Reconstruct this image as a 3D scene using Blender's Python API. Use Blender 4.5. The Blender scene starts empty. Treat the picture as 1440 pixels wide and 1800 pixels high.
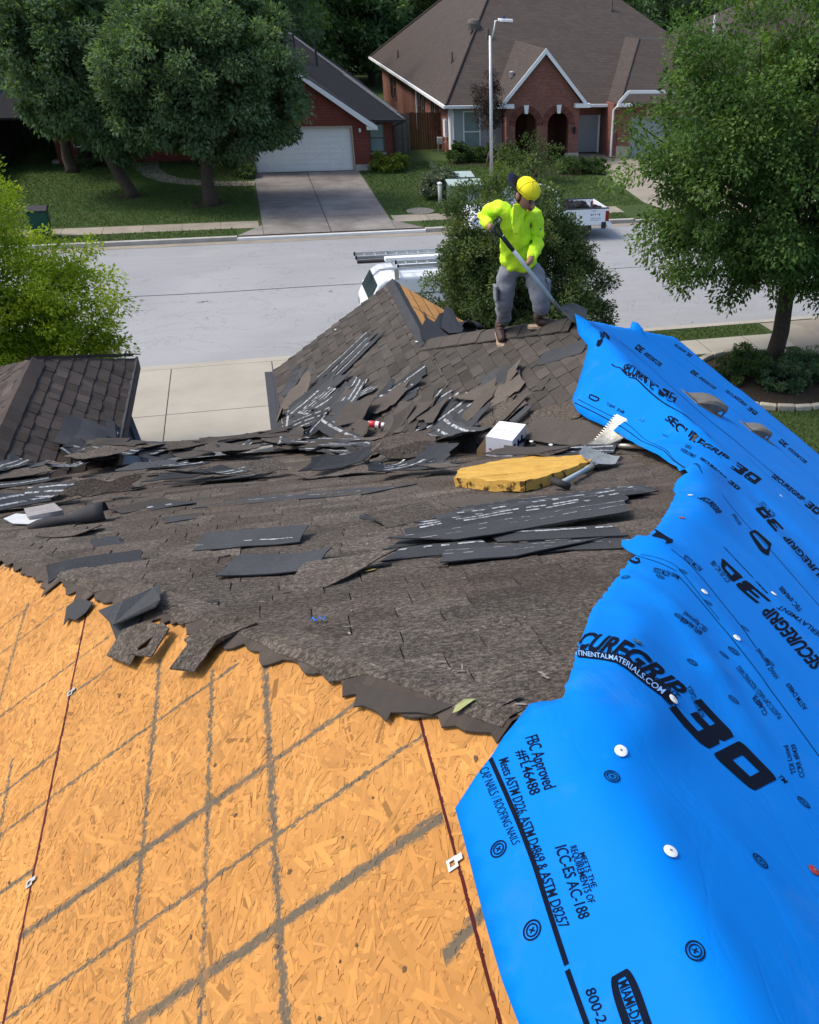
import bpy, bmesh, math, random
import numpy as np
from mathutils import Vector, Matrix, noise, geometry
PI = math.pi
# ---------------------------------------------------------------- camera, sky, sun, exposure
scene = bpy.context.scene
COL = scene.collection
YAW, PITCH, ROLL, FOC, CX, CY = 0.3029096, 0.6100991, 0.0283417, 1573.43, 953.53, 1043.17
def _basis():
    cy, sy = math.cos(YAW), math.sin(YAW)
    f = Vector((sy*math.cos(PITCH), cy*math.cos(PITCH), -math.sin(PITCH)))
    r = Vector((cy, -sy, 0)); u = r.cross(f)
    r2 = r*math.cos(ROLL) + u*math.sin(ROLL)
    return r2, r2.cross(f), f
BR, BU, BF = _basis()
cam_data = bpy.data.cameras.new('camera'); cam = bpy.data.objects.new('camera', cam_data); COL.objects.link(cam)
cam.matrix_world = Matrix(((BR.x, BU.x, -BF.x, 0), (BR.y, BU.y, -BF.y, 0), (BR.z, BU.z, -BF.z, 0), (0, 0, 0, 1)))
cam_data.sensor_fit = 'HORIZONTAL'; cam_data.sensor_width = 36; cam_data.lens = FOC/1440*36
cam_data.shift_x = (720-CX)/1440; cam_data.shift_y = (CY-900)/1440
cam_data.clip_start = 0.05; cam_data.clip_end = 1500
scene.camera = cam
scene.cycles.max_bounces = 16; scene.cycles.diffuse_bounces = 8; scene.cycles.transmission_bounces = 12
SUN_EL, SUN_DIR = math.radians(54), Vector((-0.95, 0.31, 0))
w = bpy.data.worlds.new("World"); scene.world = w; w.use_nodes = True
nt = w.node_tree; bg = nt.nodes['Background']; bg.inputs[1].default_value = 0.15
sky = nt.nodes.new('ShaderNodeTexSky'); sky.sky_type = 'NISHITA'; sky.sun_disc = False
sky.sun_elevation = SUN_EL; sky.sun_rotation = math.atan2(SUN_DIR.x, SUN_DIR.y)
sky.air_density = 1.0; sky.dust_density = 2.5; sky.ozone_density = 1.0
nt.links.new(sky.outputs[0], bg.inputs[0])
sd = bpy.data.lights.new('sun', 'SUN'); sd.energy = 1.7; sd.angle = math.radians(14); sd.color = (1, .95, .87)
so = bpy.data.objects.new('sun', sd); COL.objects.link(so)
sv = Vector((SUN_DIR.x*math.cos(SUN_EL), SUN_DIR.y*math.cos(SUN_EL), math.sin(SUN_EL))).normalized()
so.rotation_euler = (-sv).to_track_quat('-Z', 'Y').to_euler(); so.location = (-20, 20, 40)
vs = scene.view_settings; vs.view_transform = 'Standard'; vs.look = 'None'; vs.exposure = 0.8; vs.gamma = 1.0; vs.use_curve_mapping = False

# ---------------------------------------------------------------- picture points back to the place (surveying helpers)
def ray(px, py):
    return BR*((px-CX)/FOC) - BU*((py-CY)/FOC) + BF
def at_y(px, py, Y):
    r = ray(px, py); return r*(Y/r.y)
def at_z(px, py, Z):
    r = ray(px, py); return r*(Z/r.z)

# ---------------------------------------------------------------- mesh helpers
class MB:
    def __init__(s): s.v = []; s.f = []; s.sh = []; s.uv = None
    def add(s, vs, fs, sh=1.0):
        n = len(s.v); s.v += [tuple(p) for p in vs]
        for f in fs: s.f.append([n+i for i in f]); s.sh.append(sh)
        return s
    def quad(s, a, b, c, d, sh=1.0): return s.add([a, b, c, d], [(0, 1, 2, 3)], sh)
    def box(s, x0, x1, y0, y1, z0, z1, sh=1.0):
        v = [(x0,y0,z0),(x1,y0,z0),(x1,y1,z0),(x0,y1,z0),(x0,y0,z1),(x1,y0,z1),(x1,y1,z1),(x0,y1,z1)]
        return s.add(v, [(3,2,1,0),(4,5,6,7),(0,1,5,4),(1,2,6,5),(2,3,7,6),(3,0,4,7)], sh)
    def bar(s, a, b, wx, wz, up=(0,0,1), sh=1.0):
        a, b = Vector(a), Vector(b); d = (b-a).normalized(); u = Vector(up)
        sd_ = d.cross(u)
        if sd_.length < 1e-4: sd_ = d.cross(Vector((1,0,0)))
        sd_.normalize(); u2 = sd_.cross(d)
        o = [(-1,-1),(1,-1),(1,1),(-1,1)]
        v = [a+sd_*(i*wx/2)+u2*(j*wz/2) for i,j in o]+[b+sd_*(i*wx/2)+u2*(j*wz/2) for i,j in o]
        return s.add(v, [(3,2,1,0),(4,5,6,7),(0,1,5,4),(1,2,6,5),(2,3,7,6),(3,0,4,7)], sh)
    def prism(s, poly, off, sh=1.0):
        n = len(poly); o = Vector(off); p = [Vector(q) for q in poly]
        v = p+[q+o for q in p]
        return s.add(v, [list(range(n))[::-1], list(range(n, 2*n))]+[(i,(i+1)%n,n+(i+1)%n,n+i) for i in range(n)], sh)
    def tube(s, pts, rad, n=8, sh=1.0, cap=True):
        pts = [Vector(p) for p in pts]; rad = rad if isinstance(rad, (list, tuple)) else [rad]*len(pts)
        b = len(s.v); m = len(pts); prev = None
        for i, p in enumerate(pts):
            d = (pts[min(i+1, m-1)]-pts[max(i-1, 0)]).normalized()
            if prev is None:
                t = Vector((0,0,1)) if abs(d.z) < .9 else Vector((1,0,0)); a = d.cross(t).normalized()
            else:
                a = (prev-d*prev.dot(d)).normalized()
            prev = a; c = d.cross(a)
            for k in range(n):
                th = 2*PI*k/n; s.v.append(tuple(p+(a*math.cos(th)+c*math.sin(th))*rad[i]))
        for i in range(m-1):
            for k in range(n):
                s.f.append([b+i*n+k, b+i*n+(k+1)%n, b+(i+1)*n+(k+1)%n, b+(i+1)*n+k]); s.sh.append(sh)
        if cap:
            s.f.append([b+k for k in range(n)][::-1]); s.sh.append(sh)
            s.f.append([b+(m-1)*n+k for k in range(n)]); s.sh.append(sh)
        return s
    def lathe(s, prof, cx, cy, z0, n=16, sh=1.0, axis='z'):
        b = len(s.v)
        for r, z in prof:
            for k in range(n):
                th = 2*PI*k/n; u, v_ = r*math.cos(th), r*math.sin(th)
                s.v.append((cx+u, cy+v_, z0+z) if axis == 'z' else (cx+u, cy+z, z0+v_))
        for i in range(len(prof)-1):
            for k in range(n):
                s.f.append([b+i*n+k, b+i*n+(k+1)%n, b+(i+1)*n+(k+1)%n, b+(i+1)*n+k]); s.sh.append(sh)
        s.f.append([b+k for k in range(n)][::-1]); s.sh.append(sh)
        e = b+(len(prof)-1)*n; s.f.append([e+k for k in range(n)]); s.sh.append(sh)
        return s
def obj(name, mb, m, parent=None, smooth=False, bevel=0, loc=None):
    me = bpy.data.meshes.new(name); me.from_pydata(mb.v, [], mb.f); me.update()
    if any(a != 1.0 for a in mb.sh):
        at = me.attributes.new('shade', 'FLOAT', 'FACE'); at.data.foreach_set('value', mb.sh)
    else:
        at = me.attributes.new('shade', 'FLOAT', 'FACE'); at.data.foreach_set('value', [1.0]*len(mb.f))
    bm = bmesh.new(); bm.from_mesh(me); bmesh.ops.recalc_face_normals(bm, faces=bm.faces); bm.to_mesh(me); bm.free()
    if smooth: me.polygons.foreach_set('use_smooth', [True]*len(me.polygons))
    me.materials.append(m)
    o = bpy.data.objects.new(name, me); COL.objects.link(o)
    if parent is not None:
        o.parent = parent; o.matrix_parent_inverse = Matrix.Translation(-Vector(parent.location))
    if bevel:
        b = o.modifiers.new('bevel', 'BEVEL'); b.width = bevel; b.segments = 2; b.limit_method = 'ANGLE'
    return o
def tag(o, label=None, cat=None, group=None, kind=None):
    if label: o['label'] = label
    if cat: o['category'] = cat
    if group: o['group'] = group
    if kind: o['kind'] = kind
    return o
def thing(name, label, cat, loc=(0,0,0), group=None):
    o = bpy.data.objects.new(name, None); COL.objects.link(o); o.location = loc; o.empty_display_size = .2
    return tag(o, label, cat, group)
def struct(name, mb, m, **k): return tag(obj(name, mb, m, **k), kind='structure')

# ---------------------------------------------------------------- materials
class NB:
    def __init__(s, name):
        s.m = bpy.data.materials.new(name); s.m.use_nodes = True; s.t = s.m.node_tree
        s.p = s.t.nodes['Principled BSDF']; s.out = s.t.nodes['Material Output']
    def n(s, t, **k):
        q = s.t.nodes.new('ShaderNode'+t)
        for a, b in k.items(): setattr(q, a, b)
        return q
    def l(s, a, b): s.t.links.new(a, b)
    def math(s, op, a, b=None, c=None, clamp=False):
        q = s.n('Math', operation=op); q.use_clamp = clamp
        for i, x in enumerate((a, b, c)):
            if x is None: continue
            if isinstance(x, (int, float)): q.inputs[i].default_value = x
            else: s.l(x, q.inputs[i])
        return q.outputs[0]
    def mix(s, fac, a, b, blend='MIX'):
        q = s.n('Mix', data_type='RGBA', blend_type=blend)
        for i, x in ((0, fac), (6, a), (7, b)):
            if isinstance(x, (int, float)): q.inputs[i].default_value = x
            elif isinstance(x, tuple): q.inputs[i].default_value = (*x[:3], 1)
            else: s.l(x, q.inputs[i])
        return q.outputs[2]
    def noise(s, vec, scale, detail=4, rough=.6, dist=0):
        q = s.n('TexNoise'); q.inputs['Scale'].default_value = scale; q.inputs['Detail'].default_value = detail
        q.inputs['Roughness'].default_value = rough; q.inputs['Distortion'].default_value = dist
        if vec is not None: s.l(vec, q.inputs['Vector'])
        return q.outputs['Fac']
    def ramp(s, x, lo, hi):
        q = s.n('MapRange'); q.inputs[1].default_value = lo; q.inputs[2].default_value = hi; s.l(x, q.inputs[0]); return q.outputs[0]
    def pos(s): return s.n('NewGeometry').outputs['Position']
    def objc(s): return s.n('TexCoord').outputs['Object']
    def mapv(s, vec, scale=(1,1,1), rot=(0,0,0)):
        q = s.n('Mapping'); q.inputs['Scale'].default_value = scale; q.inputs['Rotation'].default_value = rot; s.l(vec, q.inputs[0]); return q.outputs[0]
    def shade(s):
        q = s.n('Attribute'); q.attribute_name = 'shade'; return q.outputs['Fac']
    def bump(s, h, strength=.4, dist=.01):
        q = s.n('Bump'); q.inputs['Strength'].default_value = strength; q.inputs['Distance'].default_value = dist
        s.l(h, q.inputs['Height']); s.l(q.outputs[0], s.p.inputs['Normal'])
    def done(s, col=None, rough=.8, metal=0, spec=.3):
        if col is not None:
            if isinstance(col, tuple): s.p.inputs['Base Color'].default_value = (*col[:3], 1)
            else: s.l(col, s.p.inputs['Base Color'])
        s.p.inputs['Roughness'].default_value = rough; s.p.inputs['Metallic'].default_value = metal
        s.p.inputs['Specular IOR Level'].default_value = spec
        return s.m
def mat(name, c1, c2=None, scale=20, rough=.8, bump=0, bscale=None, metal=0, spec=.3, attr=True, lo=.3, hi=.7, detail=5, bdist=.01):
    b = NB(name); v = b.objc()
    if c2 is None: c2 = tuple(x*.8 for x in c1)
    f = b.ramp(b.noise(v, scale, detail), lo, hi)
    col = b.mix(f, c1, c2)
    if attr:
        q = b.n('VectorMath', operation='SCALE'); b.l(col, q.inputs[0]); b.l(b.shade(), q.inputs['Scale']); col = q.outputs[0]
    if bump: b.bump(b.noise(v, bscale or scale*3, 4), bump, bdist)
    return b.done(col, rough, metal, spec)
def brick_mat(name, c1, c2, mortar, size=(.2, .067), roughness=.85, roofing=False):
    b = NB(name); v = b.objc(); sx = b.n('SeparateXYZ'); b.l(v, sx.inputs[0])
    cb = b.n('CombineXYZ'); b.l(b.math('ADD', sx.outputs[0], sx.outputs[1]), cb.inputs[0]); b.l(sx.outputs[2], cb.inputs[1])
    t = b.n('TexBrick'); b.l(cb.outputs[0], t.inputs['Vector'])
    t.inputs['Scale'].default_value = 1; t.inputs['Brick Width'].default_value = size[0]; t.inputs['Row Height'].default_value = size[1]
    t.inputs['Mortar Size'].default_value = .006 if not roofing else .009; t.inputs['Mortar Smooth'].default_value = .3
    t.inputs['Color1'].default_value = (*c1, 1); t.inputs['Color2'].default_value = (*c2, 1); t.inputs['Mortar'].default_value = (*mortar, 1); t.inputs['Bias'].default_value = -.1
    f = b.ramp(b.noise(v, 1.2, 5), .35, .7)
    col = b.mix(b.math('MULTIPLY', f, .35), t.outputs[0], tuple(x*.55 for x in c1))
    col = b.mix(b.math('MULTIPLY', b.ramp(b.noise(v, 60, 2), .4, .7), .3), col, tuple(min(1, x*1.5) for x in c2))
    b.bump(t.outputs['Fac'], -.3, .01)
    return b.done(col, roughness)
M = {}
M['concrete'] = mat('light_concrete', (.38,.345,.285), (.31,.28,.225), .8, .9, .1, 80)
M['walk'] = mat('sidewalk_concrete', (.30,.26,.20), (.22,.19,.15), 1.5, .9, .1, 60)
M['kerb'] = mat('kerb_concrete', (.42,.40,.36), (.30,.28,.25), 2, .9, .1, 60)
M['white'] = mat('white_paint', (.78,.78,.77), (.72,.72,.71), 3, .55)
M['dark'] = mat('black_rubber', (.02,.02,.022), (.03,.03,.03), 8, .7)
M['glass'] = mat('window_glass', (.03,.045,.05), (.05,.07,.075), .7, .08, spec=.8)
M['blinds'] = mat('window_blinds', (.16,.22,.21), (.22,.28,.27), 3, .3, spec=.6)
M['metal'] = mat('galvanised_metal', (.55,.56,.56), (.42,.43,.43), 10, .4, metal=.7)
M['steel'] = mat('worn_steel', (.42,.42,.38), (.25,.23,.18), 25, .45, .1, 90, metal=.6)
M['wood_dark'] = mat('weathered_fence', (.075,.06,.048), (.05,.04,.033), 6, .9)
M['wood_grey'] = mat('grey_fence_wood', (.14,.12,.10), (.09,.08,.07), 6, .9)
M['wood_brown'] = mat('brown_gate_wood', (.11,.05,.022), (.075,.035,.016), 6, .9)
M['bark'] = mat('bark', (.07,.052,.038), (.035,.027,.02), 14, .95, .6, 40)
M['mulch'] = mat('mulch', (.055,.035,.024), (.03,.02,.014), 12, 1, .6, 40)
M['stone'] = mat('pale_stone', (.42,.38,.30), (.30,.27,.21), 5, .9, .4, 20)
M['brick1'] = brick_mat('red_brick', (.19,.038,.026), (.12,.026,.02), (.22,.11,.085))
M['brick2'] = brick_mat('mixed_brick', (.26,.088,.060), (.12,.048,.038), (.31,.21,.165))
M['roof1'] = brick_mat('slate_shingles', (.015,.0165,.021), (.012,.013,.017), (.01,.011,.014), (.3,.11), .9, True)
M['roof2'] = brick_mat('brown_shingles', (.074,.057,.047), (.053,.041,.035), (.034,.027,.023), (.3,.11), .9, True)
M['roof3'] = brick_mat('grey_shingles', (.17,.17,.18), (.13,.13,.14), (.09,.09,.1), (.3,.11), .9, True)
M['siding'] = mat('grey_siding', (.36,.37,.37), (.33,.34,.34), 2, .7)
M['navy'] = mat('navy_print', (.004,.007,.016), (.006,.009,.02), 30, .9, spec=.04)
def leaf_mat(name, c1, c2, c3, trans=.35):
    b = NB(name); sh = b.shade()
    col = b.mix(b.ramp(sh, .0, .5), c1, c2); col = b.mix(b.ramp(sh, .5, 1.), col, c3)
    b.done(col, .6, 0, .12)
    tr = b.n('BsdfTranslucent'); q = b.mix(1.0, col, (1.25, 1.35, .5), 'MULTIPLY'); b.l(q, tr.inputs[0])
    mx = b.n('MixShader'); mx.inputs[0].default_value = trans
    b.l(b.p.outputs[0], mx.inputs[1]); b.l(tr.outputs[0], mx.inputs[2]); b.l(mx.outputs[0], b.out.inputs[0])
    return b.m
M['oak'] = leaf_mat('oak_leaves', (.060,.102,.052), (.105,.168,.084), (.165,.235,.12), .42)
M['elm'] = leaf_mat('elm_leaves', (.040,.082,.022), (.075,.14,.034), (.14,.21,.055), .36)
M['olive'] = leaf_mat('olive_leaves', (.042,.072,.026), (.080,.118,.040), (.16,.20,.07), .36)
M['lime'] = leaf_mat('lime_leaves', (.11,.18,.014), (.23,.31,.022), (.37,.44,.035), .45)
M['far'] = leaf_mat('far_leaves', (.055,.108,.045), (.098,.172,.07), (.155,.24,.095), .42)
M['farlight'] = leaf_mat('far_light_leaves', (.045,.085,.02), (.08,.14,.03), (.12,.19,.045), .3)
M['shrub'] = leaf_mat('shrub_leaves', (.03,.06,.02), (.055,.10,.028), (.11,.16,.05), .25)
M['sage'] = leaf_mat('sage_leaves', (.07,.09,.05), (.13,.16,.10), (.24,.27,.18), .2)
M['yellowbush'] = leaf_mat('yellow_green_leaves', (.06,.10,.015), (.13,.18,.025), (.22,.26,.05), .3)
M['plum'] = leaf_mat('plum_leaves', (.030,.018,.020), (.045,.026,.026), (.06,.05,.035), .2)
def grass_mat():
    b = NB('lawn_grass'); v = b.objc()
    f = b.ramp(b.noise(v, .35, 6), .35, .65); g = b.ramp(b.noise(v, 14, 4, .75), .3, .7)
    col = b.mix(f, (.056,.094,.030), (.088,.116,.042)); col = b.mix(b.math('MULTIPLY', g, .55), col, (.030,.052,.014))
    d = b.ramp(b.noise(v, .8, 6, .65), .62, .78); col = b.mix(b.math('MULTIPLY', d, .55), col, (.11,.09,.045))
    b.bump(b.noise(v, 30, 5, .8), .9, .06); return b.done(col, .95, 0, .1)
M['grass'] = grass_mat()
def road_mat():
    b = NB('road_asphalt'); v = b.objc()
    f = b.ramp(b.noise(v, .25, 5), .3, .7); col = b.mix(f, (.27,.27,.275), (.232,.232,.235))
    s = b.noise(b.mapv(v, (.25, 3, 1)), .8, 5); col = b.mix(b.math('MULTIPLY', b.ramp(s, .42, .72), .5), col, (.22,.22,.215))
    pt = b.noise(v, .12, 3, .5, .4); col = b.mix(b.math('MULTIPLY', b.ramp(pt, .52, .6), .25), col, (.40,.39,.38))
    ck = b.math('ABSOLUTE', b.math('SUBTRACT', b.noise(v, .5, 6, .6, .6), .5)); col = b.mix(b.math('MULTIPLY', b.ramp(ck, .006, .0015), .5), col, (.12,.12,.118))
    col = b.mix(b.math('MULTIPLY', b.ramp(b.noise(v, 35, 3, .8), .42, .7), .5), col, (.37,.37,.365))
    col = b.mix(b.ramp(b.noise(v, 1.7, 3, .5), .72, .78), col, (.13,.12,.11))
    b.bump(b.noise(v, 60, 3), .3, .01); return b.done(col, .9, 0, .2)
M['road'] = road_mat()
def stained_drive():
    b = NB('stained_concrete'); v = b.objc()
    f = b.ramp(b.noise(v, .55, 7, .65), .35, .65); col = b.mix(f, (.115,.098,.085), (.25,.225,.20))
    col = b.mix(b.math('MULTIPLY', b.ramp(b.noise(v, 18, 4), .45, .7), .4), col, (.30,.27,.25)); return b.done(col, .9)
M['drive'] = stained_drive()
# ---------------------------------------------------------------- setting: ground, road, kerbs, walks
G = -8.98
struct('ground', MB().quad((-400,-200,G-.25),(400,-200,G-.25),(400,600,G-.25),(-400,600,G-.25)), M['grass'])
struct('road', MB().quad((-90,24.95,G-.13),(110,24.95,G-.13),(110,38.75,G-.13),(-90,38.75,G-.13)), M['road'])
def wob(x, s, a): return a*noise.noise(Vector((x*.35, s, 0)))
mb = MB()
xs = [-40+.5*i for i in range(200)]
for a, b_ in zip(xs, xs[1:]):
    ya, yb = 31.95+wob(a, 3, .12), 31.95+wob(b_, 3, .12); h = .035
    mb.quad((a,ya-h,G-.126),(b_,yb-h,G-.126),(b_,yb+h,G-.126),(a,ya+h,G-.126))
struct('road_joint', mb, mat('tar_seam', (.09,.09,.09), rough=.7))
struct('far_lawn', MB().quad((-120,38.95,G),(140,38.95,G),(140,170,G),(-120,170,G)), M['grass'])
struct('near_lawn', MB().quad((-60,-30,G),(60,-30,G),(60,24.75,G),(-60,24.75,G)), M['grass'])
# far kerb with dropped driveway crossing
mb = MB(); mb.box(-90,-.9,38.72,38.95,G-.16,G+.02); mb.box(6.6,15.9,38.72,38.95,G-.16,G+.02); mb.box(22.5,110,38.72,38.95,G-.16,G+.02)
mb.box(-.9,6.6,38.72,38.95,G-.16,G-.03); mb.box(15.9,22.5,38.72,38.95,G-.16,G-.03)
struct('far_kerb', mb, M['kerb'])
mb = MB(); mb.quad((-90,38.25,G-.122),(110,38.25,G-.122),(110,38.72,G-.122),(-90,38.72,G-.122)); struct('far_gutter', mb, M['walk'])
mb = MB(); mb.box(-90,-8,24.75,24.98,G-.16,G+.02); mb.box(-8,4.6,24.75,24.98,G-.16,G-.03); mb.box(4.6,16.5,24.75,24.98,G-.16,G+.02); mb.box(16.5,110,24.75,24.98,G-.16,G-.09)
struct('near_kerb', mb, M['concrete'])
struct('near_gutter', MB().quad((-90,24.98,G-.122),(110,24.98,G-.122),(110,25.4,G-.122),(-90,25.4,G-.122)), M['concrete'])
mb = MB()
for a, b_ in ((-60,.05),(5.55,15.95),(22.2,80)):
    x = a
    while x < b_-.1:
        x2 = min(b_, x+1.5); mb.quad((x+.008,40.2,G+.006),(x2-.008,40.2,G+.006),(x2-.008,41.4,G+.006),(x+.008,41.4,G+.006), .92+.16*random.Random(int(x*7)).random()); x = x2
struct('far_sidewalk', mb, M['walk'])
mb = MB(); x = 6.0
while x < 40: mb.quad((x+.008,22.6,G+.006),(x+1.49,22.6,G+.006),(x+1.49,23.75,G+.006),(x+.008,23.75,G+.006)); x += 1.5
struct('near_sidewalk', mb, M['concrete'])
# far driveway in four slabs, with flared apron
mb = MB(); J = .012
for xa, xb in ((.14,2.76),(2.80,5.42)):
    for ya, yb in ((41.75,45.2),(45.23,48.6),(48.63,51.95),(38.96,41.72)):
        za = zb = G+.008
        mb.quad((xa,ya,za),(xb,ya,za),(xb,yb,zb),(xa,yb,zb))
mb.add([(-.9,38.96,G+.008),(.12,38.96,G+.008),(.12,40.6,G+.008)], [(0,1,2)]); mb.add([(6.6,38.96,G+.008),(5.44,38.96,G+.008),(5.44,40.6,G+.008)], [(2,1,0)])
struct('far_driveway', mb, M['drive']); struct('far_driveway_joint', MB().quad((.14,38.97,G+.004),(5.42,38.97,G+.004),(5.42,51.9,G+.004),(.14,51.9,G+.004)), M['dark'])
struct('far_driveway_edge', MB().box(-.9,6.6,38.68,38.76,G-.125,G-.02), M['white'])
mb = MB(); mb.quad((18.2,38.96,G+.008),(22.2,38.96,G+.008),(22.2,42,G+.008),(17.6,42,G+.008)); mb.quad((17.6,42,G+.008),(25,42,G+.008),(25.6,53.5,G+.008),(18.6,55.4,G+.008))
struct('neighbour_driveway', mb, M['walk'])
# curved front walk of the brick house
def ribbon(pts, wdt, z):
    mb_ = MB(); P = [Vector((*p, z)) for p in pts]; L = []; R_ = []
    for i, p in enumerate(P):
        d = (P[min(i+1,len(P)-1)]-P[max(i-1,0)]).normalized(); s_ = Vector((-d.y, d.x, 0))*wdt/2; L.append(p+s_); R_.append(p-s_)
    for i in range(len(P)-1): mb_.quad(R_[i], R_[i+1], L[i+1], L[i])
    return mb_
struct('front_walk', ribbon([(.1,49.4),(-1.2,49.5),(-2.6,49.9),(-3.8,50.8),(-4.6,52.2),(-5.1,54),(-5.2,56)], 1.15, G+.010), M['walk'])
# our own driveway, jointed slabs
mb = MB()
xs_ = [-7.6,-5.2,-2.78,-.2,2.2,4.4]; ys_ = [8,12,15.1,18.4,21.65,24.72]
for xa, xb in zip(xs_, xs_[1:]):
    for ya, yb in zip(ys_, ys_[1:]): mb.quad((xa+J,ya+J,G+.010),(xb-J,ya+J,G+.010),(xb-J,yb-J,G+.010),(xa+J,yb-J,G+.010), .95+.1*random.Random(int(xa*3+ya*11)).random())
struct('near_driveway', mb, M['concrete'])
struct('driveway_joint', MB().quad((-7.6,8,G+.004),(4.4,8,G+.004),(4.4,24.6,G+.004),(-7.6,24.6,G+.004)), M['dark'])
struct('side_driveway', MB().quad((14.9,18,G+.008),(21,18,G+.008),(21,24.7,G+.008),(14.6,24.7,G+.008)), M['walk'])
# hills / wooded rise behind the houses
mb = MB(); n1, n2 = 40, 8
for j in range(n2+1):
    for i in range(n1+1):
        x = -150+300*i/n1; y = 120+100*j/n2; mb.v.append((x, y, G-.2+9*(j/n2)**1.2+1.0*noise.noise(Vector((x*.03, y*.03, 1)))*(j > 0)))
for j in range(n2):
    for i in range(n1):
        k = j*(n1+1)+i; mb.f.append([k,k+1,k+n1+2,k+n1+1]); mb.sh.append(1.0)
struct('hill', mb, M['grass'], smooth=True)

# ---------------------------------------------------------------- houses opposite
def roofface(mb, pts, th=.08):
    mb.prism(pts, (0,0,-th))
def window(name, parent, x0, x1, z0, z1, y, face='y', frame=M['white'], pane=None, t=.06, bars=True):
    """a framed window on a wall whose outer face is at y (facing -y) or at x=y (facing -x)"""
    T = (lambda a, d, z: (a, y+d, z)) if face == 'y' else (lambda a, d, z: (y+d, a, z))
    f = MB()
    def bx(a0, a1, z0_, z1_, d0, d1):
        p, q = T(a0, d0, z0_), T(a1, d1, z1_); f.box(min(p[0],q[0]),max(p[0],q[0]),min(p[1],q[1]),max(p[1],q[1]),z0_,z1_)
    w_ = .07
    bx(x0,x0+w_,z0,z1,-.04,.02); bx(x1-w_,x1,z0,z1,-.04,.02); bx(x0+w_,x1-w_,z0,z0+w_,-.05,.02); bx(x0+w_,x1-w_,z1-w_,z1,-.04,.02)
    if bars: bx(x0+w_,x1-w_,(z0+z1)/2-.03,(z0+z1)/2+.03,-.035,.02)
    fr = obj(name, f, frame, parent)
    g = MB(); a, b_ = T(x0+w_,-.005,z0+w_), T(x1-w_,.02,z1-w_); g.box(min(a[0],b_[0]),max(a[0],b_[0]),min(a[1],b_[1]),max(a[1],b_[1]),z0+w_,z1-w_)
    obj('pane', g, pane or M['glass'], fr)
    return fr
def sect_door(parent, x0, x1, z0, z1, y, m, nx=8, nz=4, name='garage_door'):
    mb = MB(); mb.box(x0,x1,y,y+.05,z0,z1)
    dw, dh = (x1-x0)/nx, (z1-z0)/nz
    for j in range(nz):
        mb.box(x0+.01,x1-.01,y-.008,y,z0+dh*j+.012,z0+dh*(j+1)-.012)
        for i in range(nx):
            xa, xb, za, zb = x0+dw*i+.07, x0+dw*(i+1)-.07, z0+dh*j+.1, z0+dh*(j+1)-.1
            for q in ((xa,xb,za,za+.035),(xa,xb,zb-.035,zb),(xa,xa+.035,za+.035,zb-.035),(xb-.035,xb,za+.035,zb-.035)):
                mb.box(q[0],q[1],y-.022,y-.008,q[2],q[3])
    return obj(name, mb, m, parent)
# --- red brick house with a double garage
h1 = thing('brick_house', 'single storey red brick house with slate roof and white double garage door', 'house', (3,54,G))
mb = MB(); E1z = -6.62
# garage block with a gable wall, door opening left clear
gy = 51.9
mb.prism([(-.5,gy,G-.2),(.30,gy,G-.2),(.30,gy,-6.92),(5.24,gy,-6.92),(5.24,gy,G-.2),(6.12,gy,G-.2),(6.12,gy,-6.72),(2.8,gy,-4.52),(-.5,gy,-6.72)], (0,.3,0))
mb.box(6.12,7.5,52.6,52.9,G+.35,-6.6); mb.box(7.2,7.5,52.9,68,G+.35,-6.6); mb.box(-9.5,-.5,56,56.3,G-.2,-6.6); mb.box(-.5,-.2,52.2,56,G-.2,-6.7)
obj('wall', mb, M['brick1'], h1)
mb = MB(); mb.box(5.28,6.16,51.86,51.9,G-.2,G+.3); mb.box(6.16,7.54,52.56,52.6,G-.2,G+.3); obj('foundation', mb, M['kerb'], h1)
sect_door(h1, .32, 5.22, G+.02, -6.94, 52.02, M['white'])
mb = MB(); mb.box(.24,.32,51.86,51.9,G,-6.86); mb.box(5.22,5.30,51.86,51.9,G,-6.86); mb.box(.32,5.22,51.86,51.9,-6.94,-6.86); obj('door_frame', mb, mat('tan_trim', (.42,.36,.28)), h1)
mb = MB(); mb.box(-.5,6.12,51.88,51.9,-6.75,-6.62); obj('soldier_course', mb, M['brick1'], h1)
mb = MB()
for sx in (-1, 1):
    roofface(mb, [(2.8,51.5,-4.36),(2.8+sx*3.72,51.5,-6.78),(2.8+sx*3.72,58,-6.78),(2.8,58,-4.36)])
# low front section with its hip, and the main hip roof behind
roofface(mb, [(6.1,52.2,-6.64),(8.0,52.2,-6.64),(5.4,54.8,-4.86),(2.9,54.8,-4.86)]); roofface(mb, [(8.0,52.2,-6.64),(8.0,60,-6.64),(5.4,57.4,-4.86),(5.4,54.8,-4.86)])
R0, z0, z1 = 8.02, -6.60, -.6
roofface(mb, [(-12.5,54.3,z0),(R0,54.3,z0),(-.9,63.2,z1),(-3.6,63.2,z1)], .1); roofface(mb, [(R0,54.3,z0),(R0,72,z0),(-.9,63.2,z1)], .1); roofface(mb, [(-12.5,54.3,z0),(-3.6,63.2,z1),(-12.5,72,z0)], .1)
rf = obj('roof', mb, M['roof1'], h1)
mb = MB()
mb.tube([(5.4,54.8,-4.83),(8.0,52.2,-6.6)], .05, 6); mb.tube([(-.9,63.2,z1+.02),(8.02,54.3,z0+.03)], .06, 6); obj('ridge_cap', mb, M['roof3'], rf)
mb = MB(); mb.tube([(4.2,56.4,-4.6),(4.2,56.4,-3.4)], .06, 8); obj('vent_pipe', mb, M['dark'], rf); mb = MB(); mb.tube([(3.2,57.6,-4),(3.2,57.6,-3.0)], .05, 8); obj('vent_pipe', mb, M['dark'], rf)
mb = MB()
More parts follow.
